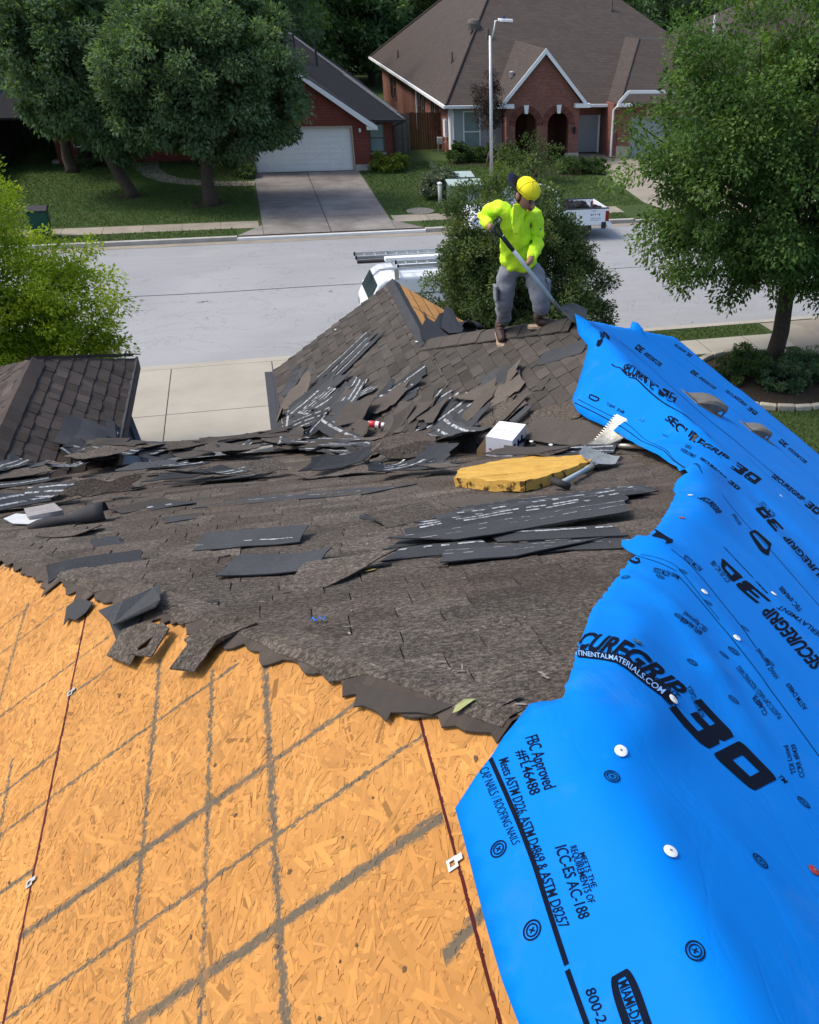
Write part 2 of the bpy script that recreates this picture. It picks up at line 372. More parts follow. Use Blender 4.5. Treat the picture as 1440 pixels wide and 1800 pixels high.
for sx in (-1, 1):
    mb = MB(); mb.prism([(2.8,51.48,-4.40),(2.8+sx*3.74,51.48,-6.84),(2.8+sx*3.74,51.48,-7.04),(2.8+sx*3.2,51.48,-6.80),(2.8,51.48,-4.62)], (0,.03,0)); mb.box(min(2.8+sx*3.2,2.8+sx*3.7),max(2.8+sx*3.2,2.8+sx*3.7),51.52,51.85,-7.02,-6.84); obj('barge_board', mb, M['white'], h1)
mb = MB(); mb.box(6.5,8.1,52.02,52.14,-6.74,-6.62); mb.box(8.0,8.12,52.14,60,-6.74,-6.62); mb.tube([(7.95,52.1,-6.74),(7.5,52.5,-7.0),(7.5,52.52,G+.1)], .045, 8); obj('gutter', mb, M['dark'], h1)
window('window', h1, 6.2, 7.0, -8.22, -6.85, 52.56, frame=M['wood_grey'], pane=M['blinds'])
mb = MB(); mb.box(6.15,7.05,52.5,52.6,-8.32,-8.23); obj('window_sill', mb, M['kerb'], h1)
mb = MB(); mb.prism([(1.55,51.88,-7.0),(1.75,51.88,-7.0),(1.82,51.88,-6.62),(1.48,51.88,-6.62)], (0,.03,0)); mb.prism([(2.6,51.88,-5.75),(3.0,51.88,-5.75),(3.0,51.88,-5.0),(2.6,51.88,-5.0)], (0,.03,0)); obj('keystone', mb, M['white'], h1)
mb = MB(); mb.box(5.62,5.72,51.8,51.9,-7.15,-6.98); obj('wall_lamp', mb, M['white'], h1)
window('window', h1, -3.4, -2.0, -8.2, -6.9, 55.95, pane=M['glass']); window('window', h1, -8.6, -7.2, -8.2, -6.9, 55.95)
# --- brown roofed brick house with arched porch
h2 = thing('brick_house', 'large brick house with brown hip roof and twin arched porch', 'house', (16,60,G))
mb = MB(); L2, ze = 11.1, -6.38
mb.box(L2,L2+.3,55.4,82,G-.2,ze); mb.box(14.0,14.3,53.8,55.4,G-.2,-6.1)
# porch front with two arches: strips round the openings
py = 53.5; x0, x1 = 13.87, 18.1; zt, zb = -6.0, G-.2
arches = ((14.38, 15.62), (16.26, 17.5)); zs = -7.18
def arch_wall(mb, x0, x1, zb, zt, arches, zs, y0, y1):
    edges = [x0]+[v for a in arches for v in a]+[x1]
    for i in range(0, len(edges), 2): mb.box(edges[i], edges[i+1], y0, y1, zb, zs)
    for i in range(0, len(edges), 2): mb.box(edges[i], edges[i+1], y0, y1, zs, zt)
    for a, b_ in arches:
        c, r = (a+b_)/2, (b_-a)/2; n = 14
        for k in range(n):
            t0, t1 = PI-PI*k/n, PI-PI*(k+1)/n
            p0, p1 = (c+r*math.cos(t0), zs+r*math.sin(t0)), (c+r*math.cos(t1), zs+r*math.sin(t1))
            mb.prism([(p0[0],y0,p0[1]),(p1[0],y0,p1[1]),(p1[0],y0,zt),(p0[0],y0,zt)], (0,y1-y0,0))
arch_wall(mb, x0, x1, zb, zt, arches, zs, py, py+.3)
mb.prism([(x0,py,zt),(x1,py,zt),((x0+x1)/2,py,-3.72)], (0,.3,0))
mb.box(x1-.3,x1,py+.3,57,zb,zt); mb.box(13.9,18.1,57,57.3,zb,zt); mb.box(18.1,20.4,55.6,55.9,-6.98,-6.3); mb.box(20.15,20.45,53.6,55.6,zb,-6.2); mb.box(20.45,21.2,53.5,53.8,G+.5,-6.1); mb.box(26.2,27,53.5,53.8,zb,-6.1); mb.box(21.2,26.2,53.5,53.8,-6.85,-6.1)
obj('wall', mb, M['brick2'], h2)
mb = MB()
for a, b_ in arches:
    c, r = (a+b_)/2, (b_-a)/2; n = 22
    for k in range(n):
        t0, t1 = PI-PI*(k+.06)/n, PI-PI*(k+.94)/n
        q = [(c+rr*math.cos(t), py-.03, zs+rr*math.sin(t)) for rr, t in ((r,t0),(r,t1),(r+.34,t1),(r+.34,t0))]; mb.prism(q, (0,.03,0), .8+.4*random.Random(k).random())
obj('arch_trim', mb, mat('arch_brick', (.17,.055,.035), (.12,.042,.03), 3), h2)
mb = MB()
for a, b_ in arches: c = (a+b_)/2; mb.prism([(c-.09,py-.06,-6.62),(c+.09,py-.06,-6.62),(c+.14,py-.06,-6.2),(c-.14,py-.06,-6.2)], (0,.05,0)); obj('keystone', mb, M['white'], h2); mb = MB()
mb = MB(); mb.box(L2-.02,14.2,55.0,55.3,G-.2,ze); obj('siding_wall', mb, M['siding'], h2)
mb = MB(); mb.box(L2-.06,L2+.1,54.95,55.0,G,ze); mb.box(14.02,14.2,54.95,55.0,G,ze); mb.box(L2-.08,L2-.02,55.0,55.5,G,ze); obj('corner_board', mb, M['white'], h2)
window('window', h2, 11.75, 12.75, -8.7, -6.62, 54.97, pane=M['blinds']); window('window', h2, 55.1, 55.36, -8.5, -6.75, L2-.03, face='x')
for y in (58.6, 60.1, 63.2, 64.6, 75, 76.6): window('window', h2, y, y+.85, -8.25, -6.75, L2-.02, face='x', frame=mat('dark_window_trim', (.09,.05,.04)))
ax, ay, az = 17.5, 67.2, .96
mb = MB()
roofface(mb, [(10.75,54.7,-6.33),(30.5,54.7,-6.33),(20.2,ay,az),(ax,ay,az)], .12); roofface(mb, [(10.75,54.7,-6.33),(ax,ay,az),(10.75,86,-6.33)], .12); roofface(mb, [(30.5,54.7,-6.33),(30.5,86,-6.33),(20.2,ay,az)], .12); roofface(mb, [(10.75,86,-6.33),(ax,ay,az),(20.2,ay,az),(30.5,86,-6.33)], .12)
pc = (x0+x1)/2
for sx in (-1, 1): roofface(mb, [(pc,53.2,-3.52),(pc+sx*2.52,53.2,-6.17),(pc+sx*2.52,58,-6.17),(pc,62.5,-3.52)], .09)
roofface(mb, [(20.3,53.0,-6.15),(27.6,53.0,-6.15),(25.0,57.6,-3.3),(23.0,57.6,-3.3)], .1); roofface(mb, [(20.3,53.0,-6.15),(23.0,57.6,-3.3),(23.0,64,-3.3),(20.3,60,-6.15)], .1); roofface(mb, [(27.6,53.0,-6.15),(27.6,62,-6.15),(25,62,-3.3),(25,57.6,-3.3)], .1); roofface(mb, [(23,57.6,-3.3),(25,57.6,-3.3),(25,64,-3.3),(23,64,-3.3)], .1)
rf = obj('roof', mb, M['roof2'], h2)
mb = MB(); mb.tube([(10.75,54.7,-6.28),(ax,ay,az+.03)], .07, 6); mb.tube([(20.3,53,-6.12),(23,57.6,-3.27)], .05, 6); mb.tube([(10.75,86,-6.28),(ax,ay,az+.03)], .07, 6); obj('ridge_cap', mb, M['roof2'], rf)
for q in ((858,66,56.2,.09,.45),(795,110,60,.06,.55),(700,102,72,.06,.5),(1075,20,62,.07,.8)):
    r_ = ray(q[0], q[1]); p = None
    for k in range(520, 900):
        c = r_*(k/10/r_.y)
        zr = min(-6.33+1.08*(c.x-10.75), -6.33+.583*(c.y-54.7), -6.33+.388*(86-c.y)) if q[0] != 858 else -6.33+.583*(c.y-54.7)
        if c.z < zr: p = c; break
    if p: m_ = MB(); m_.tube([(p.x,p.y,p.z-.15),(p.x,p.y,p.z+q[4])], q[3], 8); m_.tube([(p.x,p.y,p.z-.1),(p.x,p.y,p.z+.12)], q[3]*2, 8); obj('vent_pipe', m_, M['wood_grey'], rf)
m_ = MB(); p = Vector((13.72,60.6,-2.9)); m_.lathe([(.36,-.2),(.38,.14),(.3,.3),(.12,.36)], p.x, p.y, p.z, 14); obj('roof_vent', m_, M['wood_grey'], rf, smooth=False)
m_ = MB(); m_.lathe([(.14,-.1),(.15,.16),(.08,.2)], 14.55, 54.9, -4.9, 10); obj('roof_vent', m_, M['metal'], rf)
mb = MB()
for sx in (-1, 1):
    mb = MB(); mb.prism([(pc,53.17,-3.5),(pc+sx*2.56,53.17,-6.19),(pc+sx*2.32,53.17,-6.19),(pc,53.17,-3.76)], (0,.05,0)); a, b_ = sorted((pc+sx*1.75, pc+sx*2.62)); mb.box(a,b_,53.15,53.45,-6.32,-6.12); obj('barge_board', mb, M['white'], h2)
mb = MB()
mb.bar((20.2,52.97,-6.1),(20.75,52.97,-5.55), .05, .16); mb.box(20.75,24.5,52.94,53.02,-5.63,-5.47); mb.box(20.15,21.0,52.9,53.1,-6.28,-6.12)
obj('barge_board', mb, M['white'], h2)
mb = MB(); mb.box(10.62,14.1,54.55,54.68,-6.46,-6.32); mb.box(10.6,10.74,54.68,86,-6.46,-6.32); mb.box(18.15,20.3,54.55,54.68,-6.46,-6.32)
mb.tube([(10.9,54.6,-6.4),(11.2,54.93,-6.7),(11.2,54.94,G+.2)], .05, 8); mb.tube([(20.25,53.2,-6.25),(20.1,53.45,-6.5),(20.1,53.5,G+.1)], .055, 8); mb.tube([(L2-.05,66,-6.4),(L2-.05,66,G)], .06, 8); obj('gutter', mb, M['white'], h2)
gm = mat('pale_grey_door', (.33,.35,.36), (.29,.31,.32), 1)
sect_door(h2, 18.2, 20.0, G+.02, -7.0, 55.7, gm, 4, 5); sect_door(h2, 21.2, 26.2, G+.02, -6.87, 53.65, gm, 8, 5)
mb = MB(); mb.box(20.0,20.12,55.62,55.7,G,-6.95); mb.box(18.08,18.2,55.62,55.7,G,-6.95); obj('door_frame', mb, M['white'], h2)
mb = MB(); mb.box(20.44,21.2,53.46,53.82,G-.1,G+.62); mb.box(17.3,18.14,53.44,53.5,G-.1,G+.35); obj('stone_base', mb, M['stone'], h2, bevel=.02)
mb = MB(); mb.box(15.0,16.0,56.9,57,G+.1,-6.7); obj('front_door', mb, M['wood_brown'], h2)
mb = MB(); mb.lathe([(.05,-.2),(.09,-.05),(.11,.12),(.03,.18)], 17.8, 53.38, -7.45, 8); obj('porch_lamp', mb, M['dark'], h2)
# --- roofs beyond
h3 = thing('brick_house', 'brown hip roofed house half hidden behind the leafy tree', 'house', (38,66,G))
mb = MB(); mb.box(27.5,44,62,76,G-.2,-6.3); obj('wall', mb, M['brick2'], h3)
mb = MB(); a3 = (37.5,69,-.9); roofface(mb, [(26.6,61.4,-6.3),(45,61.4,-6.3),a3], .12); roofface(mb, [(26.6,61.4,-6.3),a3,(26.6,77,-6.3)], .12); roofface(mb, [(45,61.4,-6.3),(45,77,-6.3),a3], .12); obj('roof', mb, M['roof2'], h3)
mb = MB(); mb.tube([(32,66.5,-4),(32,66.5,-2.4)], .09, 8); obj('vent_pipe', mb, M['white'], h3)
h4 = thing('grey_house', 'pale grey roofed house behind the fence at the lawn edge', 'house', (-18,60,G))
mb = MB(); mb.box(-26,-13.2,52,70,G-.2,-6.5); obj('wall', mb, M['siding'], h4)
mb = MB(); roofface(mb, [(-12.7,51,-6.6),(-12.7,71,-6.6),(-19.5,71,-2.4),(-19.5,51,-2.4)], .12); roofface(mb, [(-26.5,51,-6.6),(-19.5,51,-2.4),(-19.5,71,-2.4),(-26.5,71,-6.6)], .12); obj('roof', mb, M['roof3'], h4)
mb = MB(); mb.box(-12.75,-12.6,51,71,-6.75,-6.6); obj('gutter', mb, M['white'], h4)
h5 = thing('grey_house', 'dark roofed house with tan gable far beyond the trees', 'house', (32,105,G))
mb = MB(); mb.box(28,42,100,112,G-.2,-4.4); mb.prism([(33.5,99.7,-4.4),(40,99.7,-4.4),(36.7,99.7,-.6)], (0,.3,0)); obj('wall', mb, mat('tan_siding', (.38,.28,.17)), h5)
mb = MB(); roofface(mb, [(27,99,-4.5),(43,99,-4.5),(43,106,.8),(27,106,.8)], .12); roofface(mb, [(27,113,-4.5),(27,106,.8),(43,106,.8),(43,113,-4.5)], .12)
for sx in (-1,1): roofface(mb, [(36.7,99.2,-.4),(36.7+sx*3.8,99.2,-4.6),(36.7+sx*3.8,105,-4.6),(36.7,105,-.4)], .1)
obj('roof', mb, M['roof1'], h5)
# --- fences
def board_fence(name, label, a, b_, h, m, wd=.14, rails=True, n_post=None):
    a, b_ = Vector((*a, G)), Vector((*b_, G)); d = (b_-a); L = d.length; d.normalize(); s_ = Vector((-d.y, d.x, 0)); t = thing(name, label, 'fence', a)
    rr = random.Random(int(L*100)); mb_ = MB(); x = 0
    while x < L:
        p = a+d*x; q = a+d*min(L, x+wd-.012); hh = h+rr.uniform(-.02,.02)
        mb_.prism([p+Vector((0,0,.04)), q+Vector((0,0,.04)), q+Vector((0,0,hh)), p+Vector((0,0,hh))], s_*.018, rr.uniform(.8,1.15)); x += wd
    obj('board', mb_, m, t)
    if rails:
        mb_ = MB()
        for z in (.3, h*.52, h-.25): mb_.bar(a+Vector((0,0,z))-s_*.05, b_+Vector((0,0,z))-s_*.05, .05, .09)
        obj('rail', mb_, m, t)
        n = max(2, int(L/2.4))
        for i in range(n+1):
            p = a+d*(L*i/n)-s_*.09; mb_ = MB(); mb_.box(p.x-.05,p.x+.05,p.y-.05,p.y+.05,G-.1,G+h-.05); obj('post', mb_, m, t)
    return t
board_fence('wooden_fence', 'dark weathered board fence with rails along the lawn', (-12.0,50.5), (-12.6,66), 1.9, M['wood_dark'])
board_fence('wooden_fence', 'weathered grey board fence between the two brick houses', (7.55,56.5), (9.0,56.7), 2.05, M['wood_grey'], rails=False)
board_fence('wooden_gate', 'brown stained board gate beside the brick side wall', (9.05,57.6), (11.05,57.6), 2.0, M['wood_brown'], rails=False)
# ---------------------------------------------------------------- our own roof: planes (8/12 sides, 5/12 fronts)
MS, MF = .655, .39
XR, YR, ZR = .461, 1.12, -1.2            # end of the near ridge
X2, Y2, Z2 = 2.70, 7.70, -2.664          # far ridge end
XJ, YJ, YG, ZJ = 1.57, 9.53, 11.96, -3.40  # front gable ridge
XW, YW, ZW = -2.754, 11.4, -3.90         # wing over the drive
EV, XE, XWE, XPR = -4.47, -.06, -1.86, 6.60
def smin(a, b, k): return -k*np.logaddexp(-a/k, -b/k)
def smax(a, b, k): return k*np.logaddexp(a/k, b/k)
def planes(x, y):
    PL = ZR-MS*(XR-x); PR = ZR-MS*(x-XR); PF = ZR-MF*(y-YR); PM = Z2-MS*(X2-x); PS = Z2-.41*(y-Y2); PG = ZJ-MS*(x-XJ)
    WR = ZW-MS*(x-XW); WL = ZW+MS*(x-XW); WF = ZW-.41*(y-YW)
    return PL, PR, PF, PM, PS, PG, WR, WL, WF
def hroof(x, y):
    PL, PR, PF, PM, PS, PG, WR, WL, WF = planes(x, y)
    near = np.minimum(np.minimum(PL, PR), PF); far = np.minimum(np.minimum(PM, PR), PS)
    gab = np.where(y < YG, np.minimum(PM, PG), -50); wing = np.minimum(np.minimum(WR, WL), WF)
    z = np.maximum(np.maximum(near, far), np.maximum(gab, wing))
    return np.where(z < np.where(np.asarray(x) < 3, EV-.03, -5.3), -8.9, z)
def hr(x, y): return float(hroof(float(x), float(y)))
def march(px, py, fn, t0=.8, t1=30):
    r = ray(px, py); t = t0; prev = t0
    while t < t1:
        p = r*t
        if p.z < fn(p.x, p.y):
            a, b_ = prev, t
            for _ in range(30):
                m_ = (a+b_)/2; q = r*m_
                if q.z < fn(q.x, q.y): b_ = m_
                else: a = m_
            return r*b_
        prev = t; t += .01+.008*t
    return r*t1
def on_roof(px, py): return march(px, py, hr)
nF = Vector((0, MF, 1)).normalized(); nL = Vector((-MS, 0, 1)).normalized(); nR = Vector((MS, 0, 1)).normalized()
def clip(poly, a, b_, c):
    """keep the part of a 2-D polygon where a*x+b*y <= c"""
    out = []
    for i in range(len(poly)):
        p, q = poly[i], poly[(i+1)%len(poly)]; dp, dq = a*p[0]+b_*p[1]-c, a*q[0]+b_*q[1]-c
        if dp <= 0: out.append(p)
        if dp*dq < 0: t = dp/(dp-dq); out.append((p[0]+(q[0]-p[0])*t, p[1]+(q[1]-p[1])*t))
    return out
def clip_poly(poly, conv):
    for i in range(len(conv)):
        (x0, y0), (x1, y1) = conv[i], conv[(i+1)%len(conv)]
        poly = clip(poly, (y1-y0), -(x1-x0), (y1-y0)*x0-(x1-x0)*y0)
        if len(poly) < 3: return []
    return poly
def ccw(p):
    a = sum(p[i][0]*p[(i+1)%len(p)][1]-p[(i+1)%len(p)][0]*p[i][1] for i in range(len(p))); return p if a > 0 else p[::-1]
def shingles(mb, conv, zf, downdir, expo, rng, lo=.7, hi=1.2, base=.012, thick=.008, tabw=(.10,.30), big=.6):
    """courses of laminated tabs on a plane z=zf(x,y); downdir is +-x or +-y in plan; conv a convex plan polygon"""
    conv = ccw(conv); k = MS if downdir[0] else MF; ex = expo/math.sqrt(1+k*k)
    if downdir[0]: s0, s1 = min(p[0] for p in conv), max(p[0] for p in conv); l0, l1 = min(p[1] for p in conv), max(p[1] for p in conv)
    else: s0, s1 = min(p[1] for p in conv), max(p[1] for p in conv); l0, l1 = min(p[0] for p in conv), max(p[0] for p in conv)
    sg = downdir[0] or downdir[1]; n = int((s1-s0)/ex)+2; cs = 1/math.sqrt(1+k*k)
    for i in range(n):
        d0 = (s1 if sg > 0 else s0)-sg*ex*i; d1 = d0-sg*(ex+.01)   # butt edge, upper edge
        l = l0-rng.random()*.3; raised = rng.random() < .5; row = rng.uniform(.92, 1.08)
        while l < l1:
            wd = rng.uniform(*tabw); raised = not raised if rng.random() < .8 else raised
            a, b_ = l, l+wd-.004; l += wd; sh = row*(rng.uniform(lo, hi) if rng.random() < .85 else rng.uniform(lo*.8, hi*1.15))
            hb = base+(thick if raised else 0)+rng.uniform(0, .0025)
            lap = 0 if raised else .012*rng.random()
            q = [(d0-sg*lap, a), (d0-sg*lap, b_), (d1, b_), (d1, a)]
            q = [(u, v) if downdir[0] else (v, u) for u, v in q]; c = clip_poly(ccw(q), conv)
            if len(c) < 3: continue
            V_ = []
            for p in c:
                u = p[0] if downdir[0] else p[1]; t = abs((u-d0)/(ex+.01)); V_.append((p[0], p[1], zf(*p)+(hb*(1-t)+.003*t)))
            lowv = [(p[0], p[1], zf(*p)-.004) for p in c]; m_ = len(c)
            mb.add(V_+lowv, [tuple(range(m_))]+[(j, j+m_, (j+1)%m_+m_, (j+1)%m_) for j in range(m_)], sh)
def shingle_mat(name, c1, c2, grit, streak=None):
    b = NB(name); v = b.objc()
    f = b.ramp(b.noise(v, 5, 6, .7), .3, .7); col = b.mix(f, c1, c2)
    g = b.noise(v, 170, 3, .8); col = b.mix(b.math('MULTIPLY', b.ramp(g, .5, .72), .55), col, grit)
    col = b.mix(b.math('MULTIPLY', b.ramp(b.noise(v, 95, 3, .8), .52, .7), .55), col, tuple(x*.25 for x in c1))
    if streak:
        w1 = b.noise(b.mapv(v, (20, 42, 30), (0, 0, .15)), 1.0, 6, .8, .8); col = b.mix(b.math('MULTIPLY', b.ramp(w1, .54, .74), .6), col, streak)
        w3 = b.noise(b.mapv(v, (60, 70, 75)), 1.0, 6, .9, .3); col = b.mix(b.math('MULTIPLY', b.ramp(w3, .5, .6), .85), col, tuple(x*1.05 for x in grit)); col = b.mix(b.math('MULTIPLY', b.ramp(w3, .5, .38), .85), col, (.022,.018,.016))
        w2 = b.noise(v, 1.1, 5, .6); col = b.mix(b.math('MULTIPLY', b.ramp(w2, .42, .68), .5), col, (.055,.036,.026))
    q = b.n('VectorMath', operation='SCALE'); b.l(col, q.inputs[0]); b.l(b.shade(), q.inputs['Scale'])
    b.bump(b.math('ADD', g, b.math('MULTIPLY', b.noise(v, 40, 4), .7)), .7, .008); return b.done(q.outputs[0], .95, 0, .15)
M['sh_brown'] = shingle_mat('brown_roof_shingles', (.078,.066,.057), (.056,.049,.043), (.17,.145,.12))
M['sh_worn'] = shingle_mat('worn_roof_shingles', (.082,.067,.056), (.056,.047,.040), (.21,.175,.14), (.27,.22,.175))
M['sh_wing'] = shingle_mat('dark_brown_roof_shingles', (.075,.058,.05), (.05,.041,.037), (.13,.11,.095))
M['sh_back'] = shingle_mat('shingle_backing', (.058,.060,.064), (.044,.046,.05), (.085,.086,.088))
M['sh_light'] = shingle_mat('pale_shingle', (.12,.10,.08), (.085,.072,.06), (.2,.17,.14))
M['felt'] = mat('black_felt', (.035,.034,.036), (.022,.022,.024), 6, .75, .2, 30)
M['seal'] = mat('sealant_strip', (.40,.41,.41), (.10,.10,.105), 40, .55, lo=.44, hi=.6)
house = thing('reroofed_house', 'house stripped for reroofing with bare board deck and worn brown shingles', 'house', (0, 6, G))
rng = random.Random(5)
PLz = lambda x, y: ZR-MS*(XR-x); PFz = lambda x, y: ZR-MF*(y-YR); PMz = lambda x, y: Z2-MS*(X2-x); PGz = lambda x, y: ZJ-MS*(x-XJ)
WRz = lambda x, y: ZW-MS*(x-XW); WLz = lambda x, y: ZW+MS*(x-XW); PRz = lambda x, y: ZR-MS*(x-XR); PSz = lambda x, y: Z2-.41*(y-Y2)
K = MS/MF
hipy = lambda x: YR+K*(XR-x)             # left hip of the near roof in plan
YV = YR+(ZR-Z2)/MF                       # valley point at the far ridge
vy = lambda x: YV+(X2-x)*K               # valley between front slope and left-facing slope
YE = YR+(ZR-EV)/MF
# bearing slabs under the faces
def slab(mb, pl, zf, drop=.02, th=.10):
    mb.prism([(x, y, zf(x, y)-drop) for x, y in pl], (0, 0, -th))
mb = MB()
slab(mb, [(XR,-4),(-4.53,-4),(-4.53,hipy(-4.53)),(XR,YR)], PLz); slab(mb, [(XR,-4),(XR,YR),(X2,YV),(X2,Y2),(XPR,Y2+1.6*(XPR-X2)),(XPR,-4)], PRz)
obj('roof_deck', mb, mat('deck_underside', (.35,.2,.09)), house)
mb = MB(); slab(mb, [(XR,YR),(hipx:=-2.2,hipy(-2.2)),(-4.2,YE),(XE,YE),(X2,YV)], PFz, .0); slab(mb, [(X2,YV),(XE,YE),(XE,YG),(XJ,YG),(XJ,YJ),(X2,Y2)], PMz, 0)
slab(mb, [(XJ,YJ),(XJ,YG),(XJ+1.62,YG),(XJ+1.3,YJ+.9)], PGz, 0); slab(mb, [(X2,Y2),(XJ,YJ),(XJ+1.4,YJ+2.2),(XPR,Y2+1.6*(XPR-X2))], PSz, .01)
slab(mb, [(XW,3),(XW,YW),(XWE,12.86),(XWE,3)], WRz, 0); slab(mb, [(XW,3),(XW,YW),(XW-1.6,YW+2.6),(XW-1.6,3)], WLz, 0); slab(mb, [(XW,YW),(XWE,12.86),(XW-1.6,YW+2.6)], lambda x, y: ZW-.41*(y-YW), .005)
obj('roof_sheathing', mb, M['felt'], house)
# shingled faces
mb = MB(); hx = XR
shingles(mb, [(XR+.02,YR+.02),(-1.6,hipy(-1.6)),(-4.2,YE),(-1.86,YE),(XE,YE),(X2,YV)], PFz, (0,1), .143, rng, .76, 1.2, .009, .006, (.14,.34)); obj('worn_shingle_roof', mb, M['sh_worn'], house)
mb = MB(); shingles(mb, [(XE,YE),(XE-.03,YG+.03),(XJ,YG+.03),(XJ,vy(XJ))], PMz, (-1,0), .122, rng, .82, 1.2, tabw=(.08,.22)); shingles(mb, [(XJ,vy(XJ)),(XJ,YJ),(X2,Y2),(X2,YV)], PMz, (-1,0), .122, rng, .82, 1.2, tabw=(.08,.22)); obj('shingle_roof', mb, M['sh_brown'], house)
mb = MB(); shingles(mb, [(XW,4),(XW,YW),(XWE+.03,12.9),(XWE+.03,6.5)], WRz, (1,0), .143, rng, .78, 1.18, tabw=(.09,.24)); shingles(mb, [(XW-1.6,4),(XW-1.6,YW+2.6),(XW,YW),(XW,4)], WLz, (-1,0), .155, rng, .8, 1.3); obj('shingle_roof', mb, M['sh_wing'], house)
# caps: overlapping folded pieces
def caps(name, a, b_, m, n1, n2, wd=.14, expo=.14, lift=.022):
    mb = MB(); a, b_ = Vector(a), Vector(b_); d = (b_-a); L = d.length; d.normalize(); n = int(L/expo)
    r1, r2 = Vector(n1).normalized(), Vector(n2).normalized()
    for i in range(n+1):
        p0 = a+d*min(L, i*expo); p1 = a+d*min(L, i*expo+expo*1.02)
        if (p1-p0).length < .02: continue
        up = Vector((0,0,1)); u0, u1 = up*(lift+.006), up*(lift); w_ = wd+rng.uniform(-.006,.006); sh = rng.uniform(.8, 1.2); off = rng.uniform(-.004,.004)
        f1 = (r1*w_); f2 = (r2*w_); o = Vector((0,0,off))
        top = [p0+f1+u1+o, p0+u0*1.3+o, p0+f2+u1+o, p1+f2+up*(lift+.008)+o, p1+up*(lift*1.3+.014)+o, p1+f1+up*(lift+.008)+o]
        lowr = [v-up*.012 for v in top]
        mb.add(top+lowr, [(0,1,4,5),(1,2,3,4),(0,5,11,6),(2,8,9,3),(4,10,11,5),(3,9,10,4),(1,0,6,7),(2,1,7,8)], sh)
    return obj(name, mb, m, house)
dl = Vector((-1,0,-MS)); dr = Vector((1,0,-MS)); dsf = Vector((.3,1,-.41)); dcl = Vector((0,-1,MF))
caps('ridge_cap', (XJ,YJ,ZJ), (XJ,YG+.02,ZJ), M['felt'], dl, dr, .10, .62, .012)
caps('hip_cap', (XJ,YJ,ZJ), (X2-.05,Y2+.06,Z2-.02), M['sh_brown'], Vector((-.55,-.65,-.36)), Vector((.5,.75,0)), .13, .3)
caps('hip_cap', (XWE,12.88,EV+.01), (XW,YW,ZW), M['sh_wing'], Vector((-.5,-.85,.2)), Vector((.4,.9,-.3)), .13, .22)
caps('ridge_cap', (XW,4.5,ZW), (XW,YW,ZW), M['sh_wing'], dl, dr, .13, .16)
# stripped right side of the small gable: pale boards
def osb_mat(name):
    b = NB(name); v = b.objc()
    f = b.ramp(b.noise(v, 3, 4), .3, .7); col = b.mix(f, (.495,.235,.062), (.40,.178,.043))
    g = b.noise(b.mapv(v, (90, 9, 60)), 1, 4, .7, .6); col = b.mix(b.math('MULTIPLY', b.ramp(g, .5, .75), .45), col, (.42,.20,.055))
    sh = b.shade(); q = b.n('VectorMath', operation='SCALE'); b.l(col, q.inputs[0]); b.l(sh, q.inputs['Scale']); col = q.outputs[0]
    sx = b.n('SeparateXYZ'); b.l(v, sx.inputs[0]); X, Y = sx.outputs[0], sx.outputs[1]
    fine = b.math('MULTIPLY', b.math('SUBTRACT', b.noise(b.mapv(v, (45, 90, 1)), 1, 4, .8), .5), .055)
    fine2 = b.math('MULTIPLY', b.math('SUBTRACT', b.noise(b.mapv(v, (90, 45, 1), (0,0,.3)), 1, 4, .8), .5), .055)
    fade = b.ramp(b.noise(v, 9, 3, .6), .22, .45); tot = None
    def line(u, half, nz, lim=None):
        d = b.math('ABSOLUTE', b.math('ADD', u, nz)); q_ = b.n('MapRange'); q_.inputs[1].default_value = half*.5; q_.inputs[2].default_value = half*1.02; q_.inputs[3].default_value = 1; q_.inputs[4].default_value = 0; b.l(d, q_.inputs[0]); o = q_.outputs[0]
        if lim: o = b.math('MULTIPLY', o, b.math('MULTIPLY', b.math('GREATER_THAN', lim[0], lim[1]), b.math('LESS_THAN', lim[0], lim[2])))
        return o
    for (p, q_, half, across) in STAINS:
        if not across:   # runs along the seams
            k = (q_[0]-p[0])/(q_[1]-p[1]); u = b.math('SUBTRACT', b.math('SUBTRACT', X, p[0]), b.math('MULTIPLY', b.math('SUBTRACT', Y, p[1]), k)); lim = (Y, min(p[1],q_[1]), max(p[1],q_[1])); o = line(u, half, fine2, lim)
        else:
            k = (q_[1]-p[1])/(q_[0]-p[0]); u = b.math('SUBTRACT', b.math('SUBTRACT', Y, p[1]), b.math('MULTIPLY', b.math('SUBTRACT', X, p[0]), k)); lim = (X, min(p[0],q_[0]), max(p[0],q_[0])); o = line(u, half, fine, lim)
        tot = o if tot is None else b.math('MAXIMUM', tot, o)
    tot = b.math('MULTIPLY', tot, b.math('ADD', b.math('MULTIPLY', fade, .5), .42))
    col = b.mix(tot, col, (.085,.075,.055))
    b.bump(g, .25, .002); return b.done(col, .75, 0, .2)
def hitL(px, py):
    r = ray(px, py); n = Vector((-MS, 0, 1)); return r*((ZR-MS*XR)/r.dot(n))
STAINS = []
